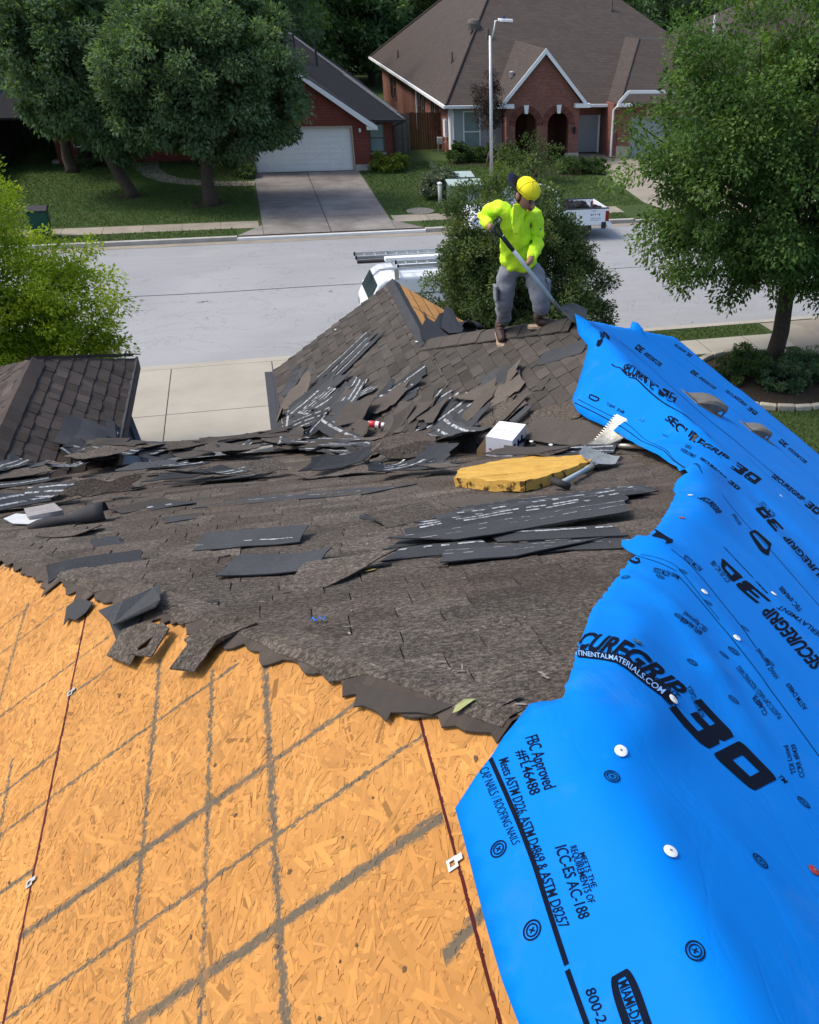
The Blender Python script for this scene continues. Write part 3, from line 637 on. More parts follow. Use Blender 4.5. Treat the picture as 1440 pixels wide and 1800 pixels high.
for a, b_, half, ac in (((280,1155),(216,1830),.0085,0),((372,1172),(350,1830),.007,0),((464,1165),(502,1830),.011,0),((47,1058),(-6,1240),.007,0),((20,1330),(-20,1560),.006,0),
        ((30,1645),(460,1345),.017,1),((460,1345),(630,1228),.012,1),((-10,1800),(745,1285),.0085,1),((208,1812),(778,1428),.019,1),((-10,1470),(215,1305),.009,1),((215,1305),(420,1160),.0075,1),((-10,1400),(105,1312),.009,1),((-10,1262),(190,1115),.007,1),((-10,1152),(112,1062),.006,1),((-10,1108),(62,1052),.006,1),((125,1216),(196,1166),.009,1),((-10,1572),(60,1522),.012,1),((780,1680),(860,1582),.02,1)):
    p, q = hitL(*a), hitL(*b_); STAINS.append(((p.x,p.y),(q.x,q.y),half,ac))
M['osb'] = osb_mat('strand_board')
seam1, seam2 = (hitL(62,1500).x+hitL(150,1085).x)/2, (hitL(735,1265).x+hitL(812,1515).x)/2
def in_deck(x, y): return y < hipy(x)+.12 and x < XR+.3
def strand_panel(xa, xb, ya, yb, n, seed):
    r = np.random.default_rng(seed); mb = MB(); zf = PLz; nn = nL
    pl = ccw([(xa,ya),(xb,ya),(xb,min(yb,hipy(xb)-.004)),(xa,min(yb,hipy(xa)-.004))]); mb.prism([(x,y,zf(x,y)-.012) for x,y in pl], (0,0,-.011), (.90,.94,.98)[seed%3])
    eu = Vector((1,0,MS)).normalized(); ev = Vector((0,1,0)); s_ = math.sqrt(1+MS*MS)
    for i in range(n):
        L = float(r.uniform(.02,.095)); W = float(r.uniform(.004,.016)); x = float(r.uniform(xa+.002, xb-.002)); y = float(r.uniform(ya, yb))
        if y > hipy(x)-.035-.06*abs(math.cos(0)): continue
        th = float(r.normal(0, .62)) if r.random() < .8 else float(r.uniform(0, PI))
        dx, dy = math.sin(th), math.cos(th); sk = float(r.uniform(-.5,.5))*W; pts = []
        m1, m2 = float(r.uniform(-.3,.3)), float(r.uniform(-.3,.3))
        for (l, w_) in ((-.5,-.5),(0,-.5+.3*m1),(.5,-.5+m1*.5),(.5+.1*m2,.5),(0,.5+.3*m2),(-.5,.5+m2*.5)):
            u = dx*L*l+dy*W*w_; v = dy*L*l-dx*W*w_+sk*l; px_ = min(max(x+u/s_, xa), xb); py_ = y+v; py_ = min(py_, hipy(px_)-.002); pts.append((px_, py_))
        h = -.0115+.0014*(i/n)+float(r.uniform(0,.0002)); tl = float(r.normal(0, .003))
        base = (.95,1.0,1.04)[seed%3]*float(np.clip(r.normal(1.0, .105), .72, 1.2)); base *= .6 if r.random() < .02 else 1
        mb.add([(a, b2, zf(a, b2)+h+tl*((a-x)*dy-(b2-y)*dx)*.5) for a, b2 in pts], [(0,1,2,3,4,5)], base)
    return mb
xs_ = [seam1-1.25, seam1, seam2, XR-.004]
for i in range(3):
    ya, yb = (.2, 5.2); dens = 5200
    o = obj('deck_board', strand_panel(xs_[i]+.002, xs_[i+1]-.002, ya, yb, int((xs_[i+1]-xs_[i])*(yb-ya)*dens), 20+i), M['osb'], house)
mb = MB(); red = mat('red_edge_paint', (.10,.008,.006), (.05,.006,.005), 12)
for s_ in (seam1, seam2):
    y = .2
    while y < hipy(s_)-.06: mb.box(s_-.0035+.0012*noise.noise(Vector((y*5,s_,0))), s_+.0035, y, y+.06, PLz(s_,0)-.02, PLz(s_,0)-.0095); y += .06
    obj('board_edge', mb, red, house); mb = MB()
# a few knots, staple dents and dark chips in the boards
mb = MB(); r = random.Random(4)
for i in range(170):
    x, y = r.uniform(-1.6, .4), r.uniform(.3, 4.2)
    if y > hipy(x)-.1: continue
    n = r.randint(4, 7); a0 = r.random()*6; s_ = r.choice((.003,.0035,.004,.006)); el = r.uniform(1, 2.4)
    mb.add([(x+s_*math.cos(a0+2*PI*k/n)*r.uniform(.5,1.2), y+s_*el*math.sin(a0+2*PI*k/n)*r.uniform(.5,1.2), 0) for k in range(n)], [tuple(range(n))])
mb.v = [(a, b_, PLz(a, b_)-.0085) for a, b_, c in mb.v]
obj('board_knot', mb, mat('dark_knot', (.07,.035,.018), (.13,.07,.028), 30), house)
# panel clips along the seams
def clipmesh(px, py):
    p = hitL(px, py); eu = Vector((1,0,MS)).normalized(); ev = Vector((0,1,0)); mb = MB(); rr = random.Random(px)
    def rect(u0,u1,v0,v1,h): mb.prism([p+eu*a*.72+ev*b_*.72+nL*h for a, b_ in ((u0,v0),(u1,v0),(u1,v1),(u0,v1))], nL*.0016)
    rect(-.020,-.012,-.018,.018,-.006); rect(.004,.012,-.018,.018,-.006); rect(-.012,.004,-.018,-.009,-.006); rect(-.012,.004,.009,.018,-.006); rect(.012,.03,-.006,.014,-.004)
    return mb
for q in ((122,1216),(50,1550),(795,1515)): obj('panel_clip', clipmesh(*q), M['metal'], house)
# orange stripped slope of the small gable, its lines and the torn felt left on it
mb = MB(); mb.prism([(x,y,PGz(x,y)+.012) for x,y in ((XJ+.06,YJ+.35),(XJ+.05,YG+.02),(XJ+1.62,YG+.02),(XJ+1.5,YJ+1.0))], (0,0,-.012)); obj('gable_board', mb, M['osb2'] if 'osb2' in M else mat('old_deck_board', (.60,.29,.08), (.42,.19,.05), 9, .85, .2, 60), house)
mb = MB()
for k in range(9):
    x = XJ+.2+.16*k; mb.prism([(x,YJ+.8,PGz(x,0)+.0135),(x+.012,YJ+.8,PGz(x+.012,0)+.0135),(x+.012,YG,PGz(x+.012,0)+.0135),(x,YG,PGz(x,0)+.0135)], (0,0,.002))
mb.prism([(XJ+.1,11.0,PGz(XJ+.1,0)+.0136),(XJ+.1,11.02,PGz(XJ+.1,0)+.0136),(XJ+1.5,11.02,PGz(XJ+1.5,0)+.0136),(XJ+1.5,11.0,PGz(XJ+1.5,0)+.0136)], (0,0,.002))
obj('board_line', mb, mat('old_board_line', (.16,.08,.03)), house)
# walls, gutters and trim under the eaves
mb = MB(); mb.box(XE+.35,XE+.6,YE-.3,YG-.2,G-.1,EV-.05); mb.box(XE+.6,XJ+1.4,YG-.35,YG-.15,G-.1,EV-.1); mb.box(XWE-.6,XWE-.35,7,12.4,G-.1,EV-.05); mb.box(-4.2,XWE-.6,12.2,12.4,G-.1,EV-.1); mb.box(-2.2,.3,YE-.6,YE-.35,G-.1,EV-.1)
mb.prism([(XE+.2,YG-.15,EV-.1),(XJ,YG-.15,ZJ-.14),(XJ+1.5,YG-.15,ZJ-1.1),(XJ+1.5,YG-.15,EV-.1)], (0,.1,0)); mb.box(4.9,5.2,3,13,G-.1,-4.6)
obj('wall', mb, mat('painted_wall', (.46,.47,.48), (.40,.41,.43), 1), house)
mb = MB(); mb.box(XE-.05,XE-.02,YE,YG+.05,EV-.16,EV-.01); mb.box(XE-.15,XE-.052,YE+.1,YG+.05,EV-.13,EV-.03); mb.box(XWE-.01,XWE+.02,7,12.9,EV-.17,EV+.0); mb.box(-1.86,XE,YE+.01,YE+.04,EV-.15,EV-.02)
mb.tube([(XE-.1,YG-.05,EV-.1),(XE+.02,YG-.1,EV-.5),(XE+.3,YG-.1,EV-.7),(XE+.3,YG-.1,G)], .045, 8)
obj('gutter', mb, mat('dark_gutter', (.05,.05,.055)), house)
p0, p1 = at_z(223,722,-5.0), at_z(257,812,-5.0)
mb = MB(); mb.bar(p0, p1+(p1-p0)*.15, .06, .14); obj('wall_trim', mb, mat('blue_grey_trim', (.10,.11,.13)), house)
mb = MB(); e0 = Vector((.03,0,0)); mb.prism([p0-e0, p1+(p1-p0)*.15-e0, (-2.2,p1.y-.2,-5.0), (-2.2,p0.y,-5.0)], (0,0,-.04)); obj('wall_ledge', mb, mat('pale_ledge', (.40,.41,.44)), house)
mb = MB(); q = [on_roof(x, y) for x, y in ((740,603),(752,612),(738,616),(733,608))]
# brick chimney-free hips: frayed remains where boards meet shingles
mb = MB(); r = random.Random(9)
def jag_edge(pts, depth, step, lift, rr, out):
    """ragged strip along a plan polyline, reaching `depth` to the left-hand side of travel"""
    P = [Vector((*p, 0)) for p in pts]; res = []
    for a, b_ in zip(P, P[1:]):
        L = (b_-a).length; n = max(1, int(L/step))
        for i in range(n):
            t = i/n; res.append((a.lerp(b_, t), (b_-a).normalized()))
    m_ = MB(); prev = None; d = depth
    for i, (p, t) in enumerate(res):
        nrm = Vector((-t.y, t.x, 0)); d = max(.006, d*.55+.45*rr.uniform(.0, 2.0)*depth + (rr.random() < .06)*depth*1.8)
        q = p+nrm*d; cur = (p-nrm*.06, p, q)
        if prev:
            tt = [Vector((v.x, v.y, hr(v.x, v.y)+l)) for v, l in ((prev[0],lift+.006),(prev[1],lift+.005),(prev[2],lift),(cur[2],lift),(cur[1],lift+.005),(cur[0],lift+.006))]
            bb = [v-Vector((0,0,.005)) for v in tt]
            m_.add(tt+bb, [(0,1,4,5),(1,2,3,4),(2,8,9,3),(1,7,8,2),(4,3,9,10)], rr.uniform(.8,1.2))
        prev = cur
    return m_
hipline = [(x, hipy(x)) for x in [XR-.11-.05*i for i in range(43)]]
brn = mat('rusty_felt', (.075,.055,.042), (.045,.036,.030), 9, .9, .3, 60)
o = jag_edge([(x, y) for x, y in hipline], .046, .028, .003, r, 1); obj('torn_felt', o, brn, house)
o = jag_edge([(x, y+.015) for x, y in hipline], .018, .05, .009, r, 1); obj('torn_shingle', o, M['sh_worn'], house)
o = jag_edge([(x, y+.07) for x, y in hipline], .02, .09, .014, r, 1); obj('torn_shingle', o, M['sh_worn'], house)
# felt flaps torn at the hip, hanging over the boards
def flap(pxs, m, lift=.012, par=house, name='torn_felt'):
    P = [on_roof(*p) for p in pxs]; n = len(P)
    top = [(p.x, p.y, p.z+lift) for p in P]; return obj(name, MB().prism(top, (0,0,-.004)), m, par)
flap([(620,1205),(628,1225),(622,1248),(640,1246),(662,1256),(680,1274),(688,1258),(735,1258),(760,1262),(800,1245),(700,1225)], mat('black_torn_felt', (.028,.026,.026), (.05,.038,.03), 8, .85, .2, 40), .011)
flap([(118,1070),(113,1102),(122,1090),(134,1094),(152,1080),(165,1062),(140,1055)], M['felt'], .01)
flap([(185,1075),(205,1128),(240,1108),(250,1090),(215,1075)], M['felt'], .012)
def hit_plane(px, py, n, d): r_ = ray(px, py); return r_*(d/r_.dot(n))
def gabp(px, py): return hit_plane(px, py, Vector((MS,0,1)), ZJ+MS*XJ)
q = [gabp(*p)+Vector((0,0,.03)) for p in ((742,604),(738,585),(748,566),(745,549),(752,563),(764,570),(772,556),(784,551),(790,570),(806,573),(822,571),(838,581),(836,596),(790,600))]
obj('torn_felt', MB().prism([(v.x, v.y, v.z) for v in q], (0,0,-.006)), M['felt'], house)
q = [gabp(*p)+Vector((0,0,.06)) for p in ((776,583),(782,553),(795,556),(806,574),(820,572),(812,592),(790,594))]
obj('torn_felt', MB().prism([(v.x, v.y, v.z+.05*(i in (1,2))) for i, v in enumerate(q)], (0,0,-.006)), mat('grey_felt_fold', (.055,.052,.055), (.04,.038,.04), 9), house)
# ---------------------------------------------------------------- blue underlayment sheet
BUMPS = []                                # (x0,y0,x1,y1,height,sigma) soft folds along short segments
def hbase(x, y):
    PL, PR, PF, PM, PS, PG, WR, WL, WF = planes(x, y)
    near = smin(smin(PL, PR, .03), PF, .03); far = smin(smin(PM, PR, .025), PS, .02)
    return smax(near, far, .04)+.05
def hsheet(x, y):
    z = hbase(x, y)
    for x0, y0, x1, y1, h, s_ in BUMPS:
        dx, dy = x1-x0, y1-y0; L2_ = dx*dx+dy*dy+1e-9
        t = np.clip(((x-x0)*dx+(y-y0)*dy)/L2_, 0, 1); d2 = (x-x0-t*dx)**2+(y-y0-t*dy)**2
        z = z+h*np.exp(-d2/(2*s_*s_))
    return z
def hsf(x, y):
    p = Vector((x*2.2, y*1.6, 3.1)); q = Vector((x*7, y*3.5, 8.8))
    return float(hsheet(x, y))+.007*noise.noise(p)+.0035*noise.noise(q)
def hb1(x, y): return float(hbase(x, y))
def onb(px, py): return march(px, py, hb1)
def fold(a, b_, h, s_):
    p, q = onb(*a), onb(*b_); BUMPS.append((p.x, p.y, q.x, q.y, h, s_))
fold((1022,690), (1195,800), .065, .15)        # drooping far flap lifts off the valley
fold((1120,690), (1225,765), .05, .08)
fold((1100,655), (1180,760), .05, .07)
fold((1195,850), (1225,835), .05, .07)
fold((1100,955), (1150,960), .035, .05)
fold((1250,835), (1235,905), .04, .09)
fold((985,1262), (1055,1330), -.010, .04)     # crease where the sheet tents over the ridge end
fold((1062,1330), (1085,1260), -.008, .04)
for a_, b_, h_ in (((1120,1130),(1100,1060),.010),((1120,1130),(1150,1075),.009),((1120,1130),(1085,1190),.008),((1183,1230),(1130,1300),.009),((1183,1230),(1240,1180),.007),((1091,1321),(1040,1400),.008),((1091,1321),(1150,1280),.007),((1295,1122),(1330,1190),.008),((1295,1122),(1262,1070),.008),((1238,1041),(1200,1000),.008),((1178,1498),(1150,1420),.007),((1360,1044),(1400,1100),.008),((1000,1196),(1060,1200),.012),((1048,1062),(1100,1075),.012),((1106,986),(1150,1010),.012),((1187,870),(1230,900),.012),((930,1240),(975,1300),.012),((860,1500),(905,1560),.008),((1240,1600),(1330,1750),.010),((1250,1420),(1420,1640),.008),((1060,600),(1100,700),.015),((1075,590),(1140,690),.012),((1040,640),(1060,720),.015),((1180,690),(1290,820),.012),((1300,700),(1400,800),.010),((1150,610),(1230,680),.010)): fold(a_, b_, h_*.7, .024)
fold((1100,1150), (1120,1270), .03, .07)
fold((1050,1290), (1010,1210), .02, .05)
fold((1180,1060), (1255,1180), .016, .035); fold((1255,1180), (1330,1300), .012, .03)
fold((1085,1005), (1140,1030), .012, .03)
fold((1270,820), (1420,1010), .015, .05)
fold((950,1260), (1000,1480), .016, .06)
BUMPS.append((X2-.03, Y2-.1, X2-.06, Y2-.02, .09, .045)); BUMPS.append((X2+.05, Y2-.3, X2+.1, Y2-.9, .03, .06)); BUMPS.append((4.35, 10.2, 4.3, 10.32, .11, .05))
EDGE = [(940,1860),(912,1800),(882,1722),(858,1640),(836,1556),(815,1474),(800,1421),(838,1362),(866,1326),(886,1294),(905,1268),(928,1241),(952,1232),(972,1230),(987,1226),(1000,1196),(1008,1168),(1014,1145),(1024,1120),(1032,1104),(1038,1080),(1048,1062),(1060,1048),(1076,1026),(1088,1012),(1098,998),(1106,986),(1118,976),(1104,968),(1094,962),(1092,950),(1112,948),(1140,941),(1152,930),(1163,915),(1174,896),(1182,880),(1187,870),(1184,862),(1187,852),(1191,844),(1200,836),(1212,830)]
EDGE2 = [(1208,829),(1190,820),(1170,808),(1140,791),(1112,776),(1087,761),(1057,746),(1034,736),(1016,724),(1009,712),(1006,701),(1009,692),(1013,684),(1017,671),(1020,660),(1024,649),(1027,636),(1031,622),(1034,608)]
bp = []
rr = random.Random(12)
for e in EDGE+EDGE2:
    p = march(e[0], e[1], hsf); bp.append((p.x, p.y))
bp += [(X2-.10, Y2-.25), (X2-.06, Y2+.0), (X2+.05, Y2+.12)]
for k in range(1, 14): t = k/13; bp.append((X2+t*(XPR+.05-X2)+.02*rr.uniform(-1,1), Y2+1.6*t*(XPR+.05-X2)+.06+.03*rr.uniform(-1,1)))
bp += [(XPR+.06, 12), (XPR+.06, 8), (XPR+.06, 3.5), (4.2, .3), (2.2, -.1), (.8, -.1)]
# dense outline with a slightly torn edge on the visible side
out = []
nvis = len(EDGE)+len(EDGE2)
for i in range(len(bp)):
    a, b_ = Vector((*bp[i], 0)), Vector((*bp[(i+1)%len(bp)], 0)); L = (b_-a).length; n = max(1, int(L/(.022 if i < nvis and a.y < 6 else .08)))
    for k in range(n):
        q = a.lerp(b_, k/n); torn = 10 <= i < 40
        if torn: q += Vector((rr.uniform(-1,1), rr.uniform(-1,1), 0))*.005
        out.append((q.x, q.y))
polyv = [Vector(p) for p in out]
def inside(x, y, P=out):
    c = False; j = len(P)-1
    for i in range(len(P)):
        if (P[i][1] > y) != (P[j][1] > y) and x < (P[j][0]-P[i][0])*(y-P[i][1])/(P[j][1]-P[i][1])+P[i][0]: c = not c
        j = i
    return c
pts = list(polyv)
arr = np.array(out); 
def addgrid(x0, x1, y0, y1, st, rej=None):
    y = y0
    while y < y1:
        x = x0+(st/2 if int(y/st) % 2 else 0)
        while x < x1:
            if (rej is None or not rej(x, y)) and inside(x, y) and np.min((arr[:, 0]-x)**2+(arr[:, 1]-y)**2) > (st*.5)**2: pts.append(Vector((x, y)))
            x += st
        y += st
nearz = lambda x, y: x < 2.4 and y < 4.6
addgrid(-.2, 2.4, -.1, 4.6, .030)
addgrid(0, 6.7, -.1, 14.5, .075, nearz)
nb = len(polyv)
ov, oe, of_, *_ = geometry.delaunay_2d_cdt(pts, [(i, (i+1)%nb) for i in range(nb)], [list(range(nb))], 1, 1e-6)
mb = MB(); mb.v = [(v.x, v.y, hsf(v.x, v.y)) for v in ov]; mb.f = [list(f) for f in of_]; mb.sh = [1.0]*len(mb.f)
def blue_mat():
    b = NB('blue_underlayment'); v = b.objc()
    f = b.ramp(b.noise(v, 1.5, 4), .3, .7); col = b.mix(f, (.001,.175,.60), (.001,.16,.565))
    wv = b.noise(b.mapv(v, (260, 260, 260)), 1, 2); cr = b.math('ABSOLUTE', b.math('SUBTRACT', b.noise(b.mapv(v, (5, 2.2, 4), (0,0,.5)), 1, 4, .55, .8), .5)); hh = b.math('ADD', b.math('MULTIPLY', b.ramp(cr, .0, .05), .5), b.math('MULTIPLY', wv, .12)); b.bump(hh, .2, .005)
    du = b.ramp(b.noise(v, 3.5, 6, .7), .55, .75); col = b.mix(b.math('MULTIPLY', du, .10), col, (.20,.30,.42)); b.p.inputs['Coat Weight'].default_value = 0
    return b.done(col, .55, 0, .05)
M['blue'] = blue_mat()
sheet = obj('roofing_underlayment', mb, M['blue'], None, smooth=True)
tag(sheet, 'blue synthetic underlayment sheet printed with dark lettering covering the roof slope', 'underlayment')
sm = sheet.modifiers.new('thickness', 'SOLIDIFY'); sm.thickness = .003; sm.offset = -1
# ---- printing on the sheet
INK = MB(); PALE = MB()
def on_sheet(px, py): return march(px, py, hsf)
def lerp_poly(P, s_):
    n = len(P)-1; f = max(-.2, min(n+.2, s_*n)); i = min(n-1, max(0, int(f))); t = f-i
    return P[i]*(1-t)+P[i+1]*t
def smooth_pts(P, n=24):
    """even samples along a picked line, by arc length, eased"""
    if len(P) == 2: return [P[0].lerp(P[1], k/n) for k in range(n+1)]
    res = []
    m = len(P)-1
    for i in range(m):
        p0, p1, p2, p3 = P[max(0,i-1)], P[i], P[i+1], P[min(m,i+2)]
        for k in range(12):
            t = k/12; res.append(.5*((2*p1)+(p2-p0)*t+(2*p0-5*p1+4*p2-p3)*t*t+(3*p1-p0-3*p2+p3)*t**3))
    res.append(P[-1])
    d = [0]
    for a, b_ in zip(res, res[1:]): d.append(d[-1]+(b_-a).length)
    o = []
    for k in range(n+1):
        q = d[-1]*k/n; i = max(j for j in range(len(d)) if d[j] <= q+1e-9); i = min(i, len(res)-2)
        o.append(res[i].lerp(res[i+1], (q-d[i])/max(1e-9, d[i+1]-d[i])))
    return o
def frame_px(base, top):
    B = smooth_pts([Vector((p.x, p.y, 0)) for p in (on_sheet(*q) for q in base)]); T = smooth_pts([Vector((p.x, p.y, 0)) for p in (on_sheet(*q) for q in top)])
    return lambda s_, t: lerp_poly(B, s_).lerp(lerp_poly(T, s_), t)
def frame_xy(o, along, up, L, H):
    o, a, u = Vector((*o, 0)), Vector((*along, 0)).normalized(), Vector((*up, 0)).normalized(); return lambda s_, t: o+a*(L*s_)+u*(H*t)
FONT = {}
def text_mesh(txt, bold=0, shear=0):
    k = (txt, bold, shear)
    if k in FONT: return FONT[k]
    c = bpy.data.curves.new('t', 'FONT'); c.body = txt; c.offset = bold; c.shear = shear; c.resolution_u = 3; c.fill_mode = 'FRONT' if False else 'BOTH'
    o = bpy.data.objects.new('t', c); COL.objects.link(o); dg = bpy.context.evaluated_depsgraph_get(); me = bpy.data.meshes.new_from_object(o.evaluated_get(dg))
    V_ = [(v.co.x, v.co.y) for v in me.vertices]; F_ = [tuple(p.vertices) for p in me.polygons]
    bpy.data.objects.remove(o); bpy.data.curves.remove(c); bpy.data.meshes.remove(me)
    x0, x1 = min(p[0] for p in V_), max(p[0] for p in V_)
    V_ = [((p[0]-x0)/(x1-x0), p[1]/.72) for p in V_]; FONT[k] = (V_, F_); return V_, F_
def stamp(mb, V_, F_, fr, lift=.0022, cuts=12):
    """bend flat outline shapes over the sheet; cut along s so they follow the folds"""
    bm = bmesh.new(); vs_ = [bm.verts.new((x, y, 0)) for x, y in V_]
    for f in F_:
        try: bm.faces.new([vs_[i] for i in f])
        except ValueError: pass
    if cuts:
        for k in range(1, cuts): bmesh.ops.bisect_plane(bm, geom=bm.verts[:]+bm.edges[:]+bm.faces[:], plane_co=(k/cuts, 0, 0), plane_no=(1, 0, 0))
        ys = [v.co.y for v in bm.verts]
        for k in (.25, .5, .75): bmesh.ops.bisect_plane(bm, geom=bm.verts[:]+bm.edges[:]+bm.faces[:], plane_co=(0, min(ys)+(max(ys)-min(ys))*k, 0), plane_no=(0, 1, 0))
    bmesh.ops.triangulate(bm, faces=[f for f in bm.faces if len(f.verts) > 4])
    bm.verts.index_update(); P = []
    for v in bm.verts:
        q = fr(v.co.x, v.co.y); P.append((q.x, q.y, hsf(q.x, q.y)+lift*.75))
    ok = [inside(p[0], p[1]) for p in P]; mb.add(P, [tuple(v.index for v in f.verts) for f in bm.faces if all(ok[v.index] for v in f.verts)]); bm.free()
def write(txt, fr, bold=0, shear=0, mb=None, cuts=10, lift=.0022): stamp(mb or INK, *text_mesh(txt, bold, shear), fr, lift, cuts)
def rrect(x0, x1, y0, y1, r_, n=5):
    p = []
    for cx, cy, a in ((x1-r_,y0+r_,-PI/2),(x1-r_,y1-r_,0),(x0+r_,y1-r_,PI/2),(x0+r_,y0+r_,PI)):
        for k in range(n+1): t = a+PI/2*k/n; p.append((cx+r_*math.cos(t), cy+r_*math.sin(t)))
    return p
def ring(out_, inn):
    n = len(out_); return out_+inn, [(i, (i+1)%n, n+(i+1)%n, n+i) for i in range(n)]
def sh_(P, k=.16): return [(x+k*y, y) for x, y in P]
def big30(fr, mb=INK, cuts=10):
    """wide slanted 3 and 0 in the unit box"""
    three = [((0,0),(.40,0),(.47,.07),(.47,.42),(.43,.5),(.47,.58),(.47,.93),(.40,1),(0,1),(0,.78),(.28,.78),(.28,.61),(.10,.61),(.10,.40),(.28,.40),(.28,.22),(0,.22))]
    def sl(P): return [((x+.10*y)/1.1, y) for x, y in P]
    bm_quads = [[(0,0),(.40,0),(.47,.07),(.47,.22),(0,.22)],[(.28,.22),(.47,.22),(.47,.42),(.43,.5),(.28,.5)],[(.10,.40),(.28,.40),(.28,.61),(.10,.61)],[(.28,.5),(.43,.5),(.47,.58),(.47,.78),(.28,.78)],[(0,.78),(.47,.78),(.47,.93),(.40,1),(0,1)]]
    for q in bm_quads: stamp(mb, sl(q), [tuple(range(len(q)))], fr, cuts=cuts)
    o_, i_ = rrect(.53, 1.0, 0, 1, .09, 3), rrect(.66, .87, .32, .68, .002, 3)
    stamp(mb, sl(o_+i_), ring(o_, i_)[1], fr, cuts=cuts)
def target(px, py, R_=.021, mb=INK, sym=True, xy=None):
    p = Vector((*xy, 0)) if xy else on_sheet(px, py); n = 20; k = .85 if abs(p.y-1) < 9 else 1
    for ro, ri in ((1, .84), (.66, .52)):
        P = [(p.x+R_*q*k*math.cos(2*PI*i/n), p.y+R_*q*math.sin(2*PI*i/n)) for q in (ro, ri) for i in range(n)]
        mb.add([(a, b_, hsf(a, b_)+.0018) for a, b_ in P], [(i, (i+1)%n, n+(i+1)%n, n+i) for i in range(n)])
    for a in (PI/4, -PI/4):
        d, e = Vector((math.cos(a), math.sin(a), 0))*R_*.3, Vector((-math.sin(a), math.cos(a), 0))*R_*.06
        Q = [p-d-e, p+d-e, p+d+e, p-d+e]; mb.add([(q.x, q.y, hsf(q.x, q.y)+.0018) for q in Q], [(0,1,2,3)])
def stripe(pxs, w_, mb=INK, xy=None):
    P = smooth_pts([Vector((p.x, p.y, 0)) for p in ([on_sheet(*q) for q in pxs] if not xy else [Vector((*q, 0)) for q in xy])], 60)
    for a, b_ in zip(P, P[1:]):
        if (b_-a).length < 1e-5: continue
        s_ = Vector((-(b_-a).y, (b_-a).x, 0)).normalized()*w_/2
        mb.add([(q.x, q.y, hsf(q.x, q.y)+.0016) for q in (a-s_, b_-s_, b_+s_, a+s_)], [(0,1,2,3)])
# near slope: the readable rows
write('FBC Approved', frame_px([(923,1298),(957,1390)], [(945,1291),(979,1383)]), .008)
write('#FL46488', frame_px([(907,1322),(932,1400)], [(925,1316),(951,1393)]), .008)
write('Meets ASTM D226, ASTM D4869 & ASTM D8257', frame_px([(876,1337),(935,1500),(983,1634)], [(894,1331),(953,1494),(1002,1627)]), .006, cuts=20)
write('PLASTIC CAP NAILS / ROOFING NAILS', frame_px([(826,1318),(868,1415),(901,1487)], [(843,1311),(884,1408),(915,1481)]), -.004, cuts=14)
stripe([(862,1334),(910,1444),(955,1570),(996,1697)], .0075); stripe([(997,1706),(1035,1812)], .0075)
write('ICC-ES AC-188', frame_px([(975,1491),(1018,1618)], [(996,1485),(1038,1611)]), .008)
write('REQUIREMENTS OF', frame_px([(1001,1490),(1034,1590)], [(1013,1486),(1047,1586)]), .004)
write('MEETS THE', frame_px([(1018,1501),(1040,1562)], [(1028,1498),(1050,1559)]), .004)
write('800-247-3368', frame_px([(1028,1742),(1085,1900)], [(1046,1735),(1104,1893)]), .008)
fr = frame_px([(1069,1722),(1150,1960)], [(1108,1700),(1192,1940)])
o_, i_ = rrect(0, 1, -.05, 1.05, .24, 6), rrect(.045, .96, .27, .74, .11, 6)
o_ = [(x if x < .5 else x, y) for x, y in o_]; stamp(INK, o_+i_, ring(o_, i_)[1], fr, cuts=12)
write('MIAMI-DADE COUNTY', frame_px([(1086,1729),(1152,1922)], [(1103,1721),(1170,1914)]), .012, cuts=14)
write('APPROVED', frame_px([(1090,1770),(1120,1860)], [(1098,1766),(1128,1856)]), .012)
for q in ((876,1493),(935,1636),(1076,1365),(1222,1672),(1337,1514),(1413,1411)): target(*q, R_=.017)
# the big name row that folds over the hip
write('SECUREGRIP', frame_px([(985,1128),(1045,1146),(1095,1160),(1150,1197),(1185,1226)], [(1000,1100),(1060,1116),(1110,1130),(1168,1176),(1212,1213)]), .034, .18, cuts=26)
write('THE NEXT LEVEL OF UNDERLAYMENT', frame_px([(985,1138),(1045,1150),(1110,1173),(1150,1205),(1186,1232)], [(988,1122),(1048,1138),(1112,1160),(1160,1194),(1198,1224)]), .008, cuts=26)
fr = frame_px([(985,1151),(1045,1158),(1105,1178),(1140,1206),(1180,1238)], [(985,1137),(1048,1147),(1112,1167),(1150,1197),(1191,1229)])
stamp(INK, [(.0,-.1),(1,-.1),(1,1.1),(0,1.1)], [(0,1,2,3)], fr, cuts=30); write('CONTINENTALMATERIALS.COM', lambda s_, t: fr(.02+.9*s_, .12+.76*t), .01, mb=PALE, cuts=26, lift=.0042)
big30(frame_px([(1176,1245),(1255,1330),(1340,1406)], [(1220,1214),(1290,1290),(1368,1370)]))
write('TM', frame_px([(1366,1365),(1379,1378)], [(1373,1362),(1386,1374)]), .008)
target(1290,1145, .02); target(1175,1230)
for q in ((1140,1160),(1217,1165),(1290,1230),(1310,1105),(1332,1235),(1194,1084),(1273,1152),(1161,1014),(1201,1005),(1100,1015),(1245,1060),(1354,1165)): target(*q, R_=.016)
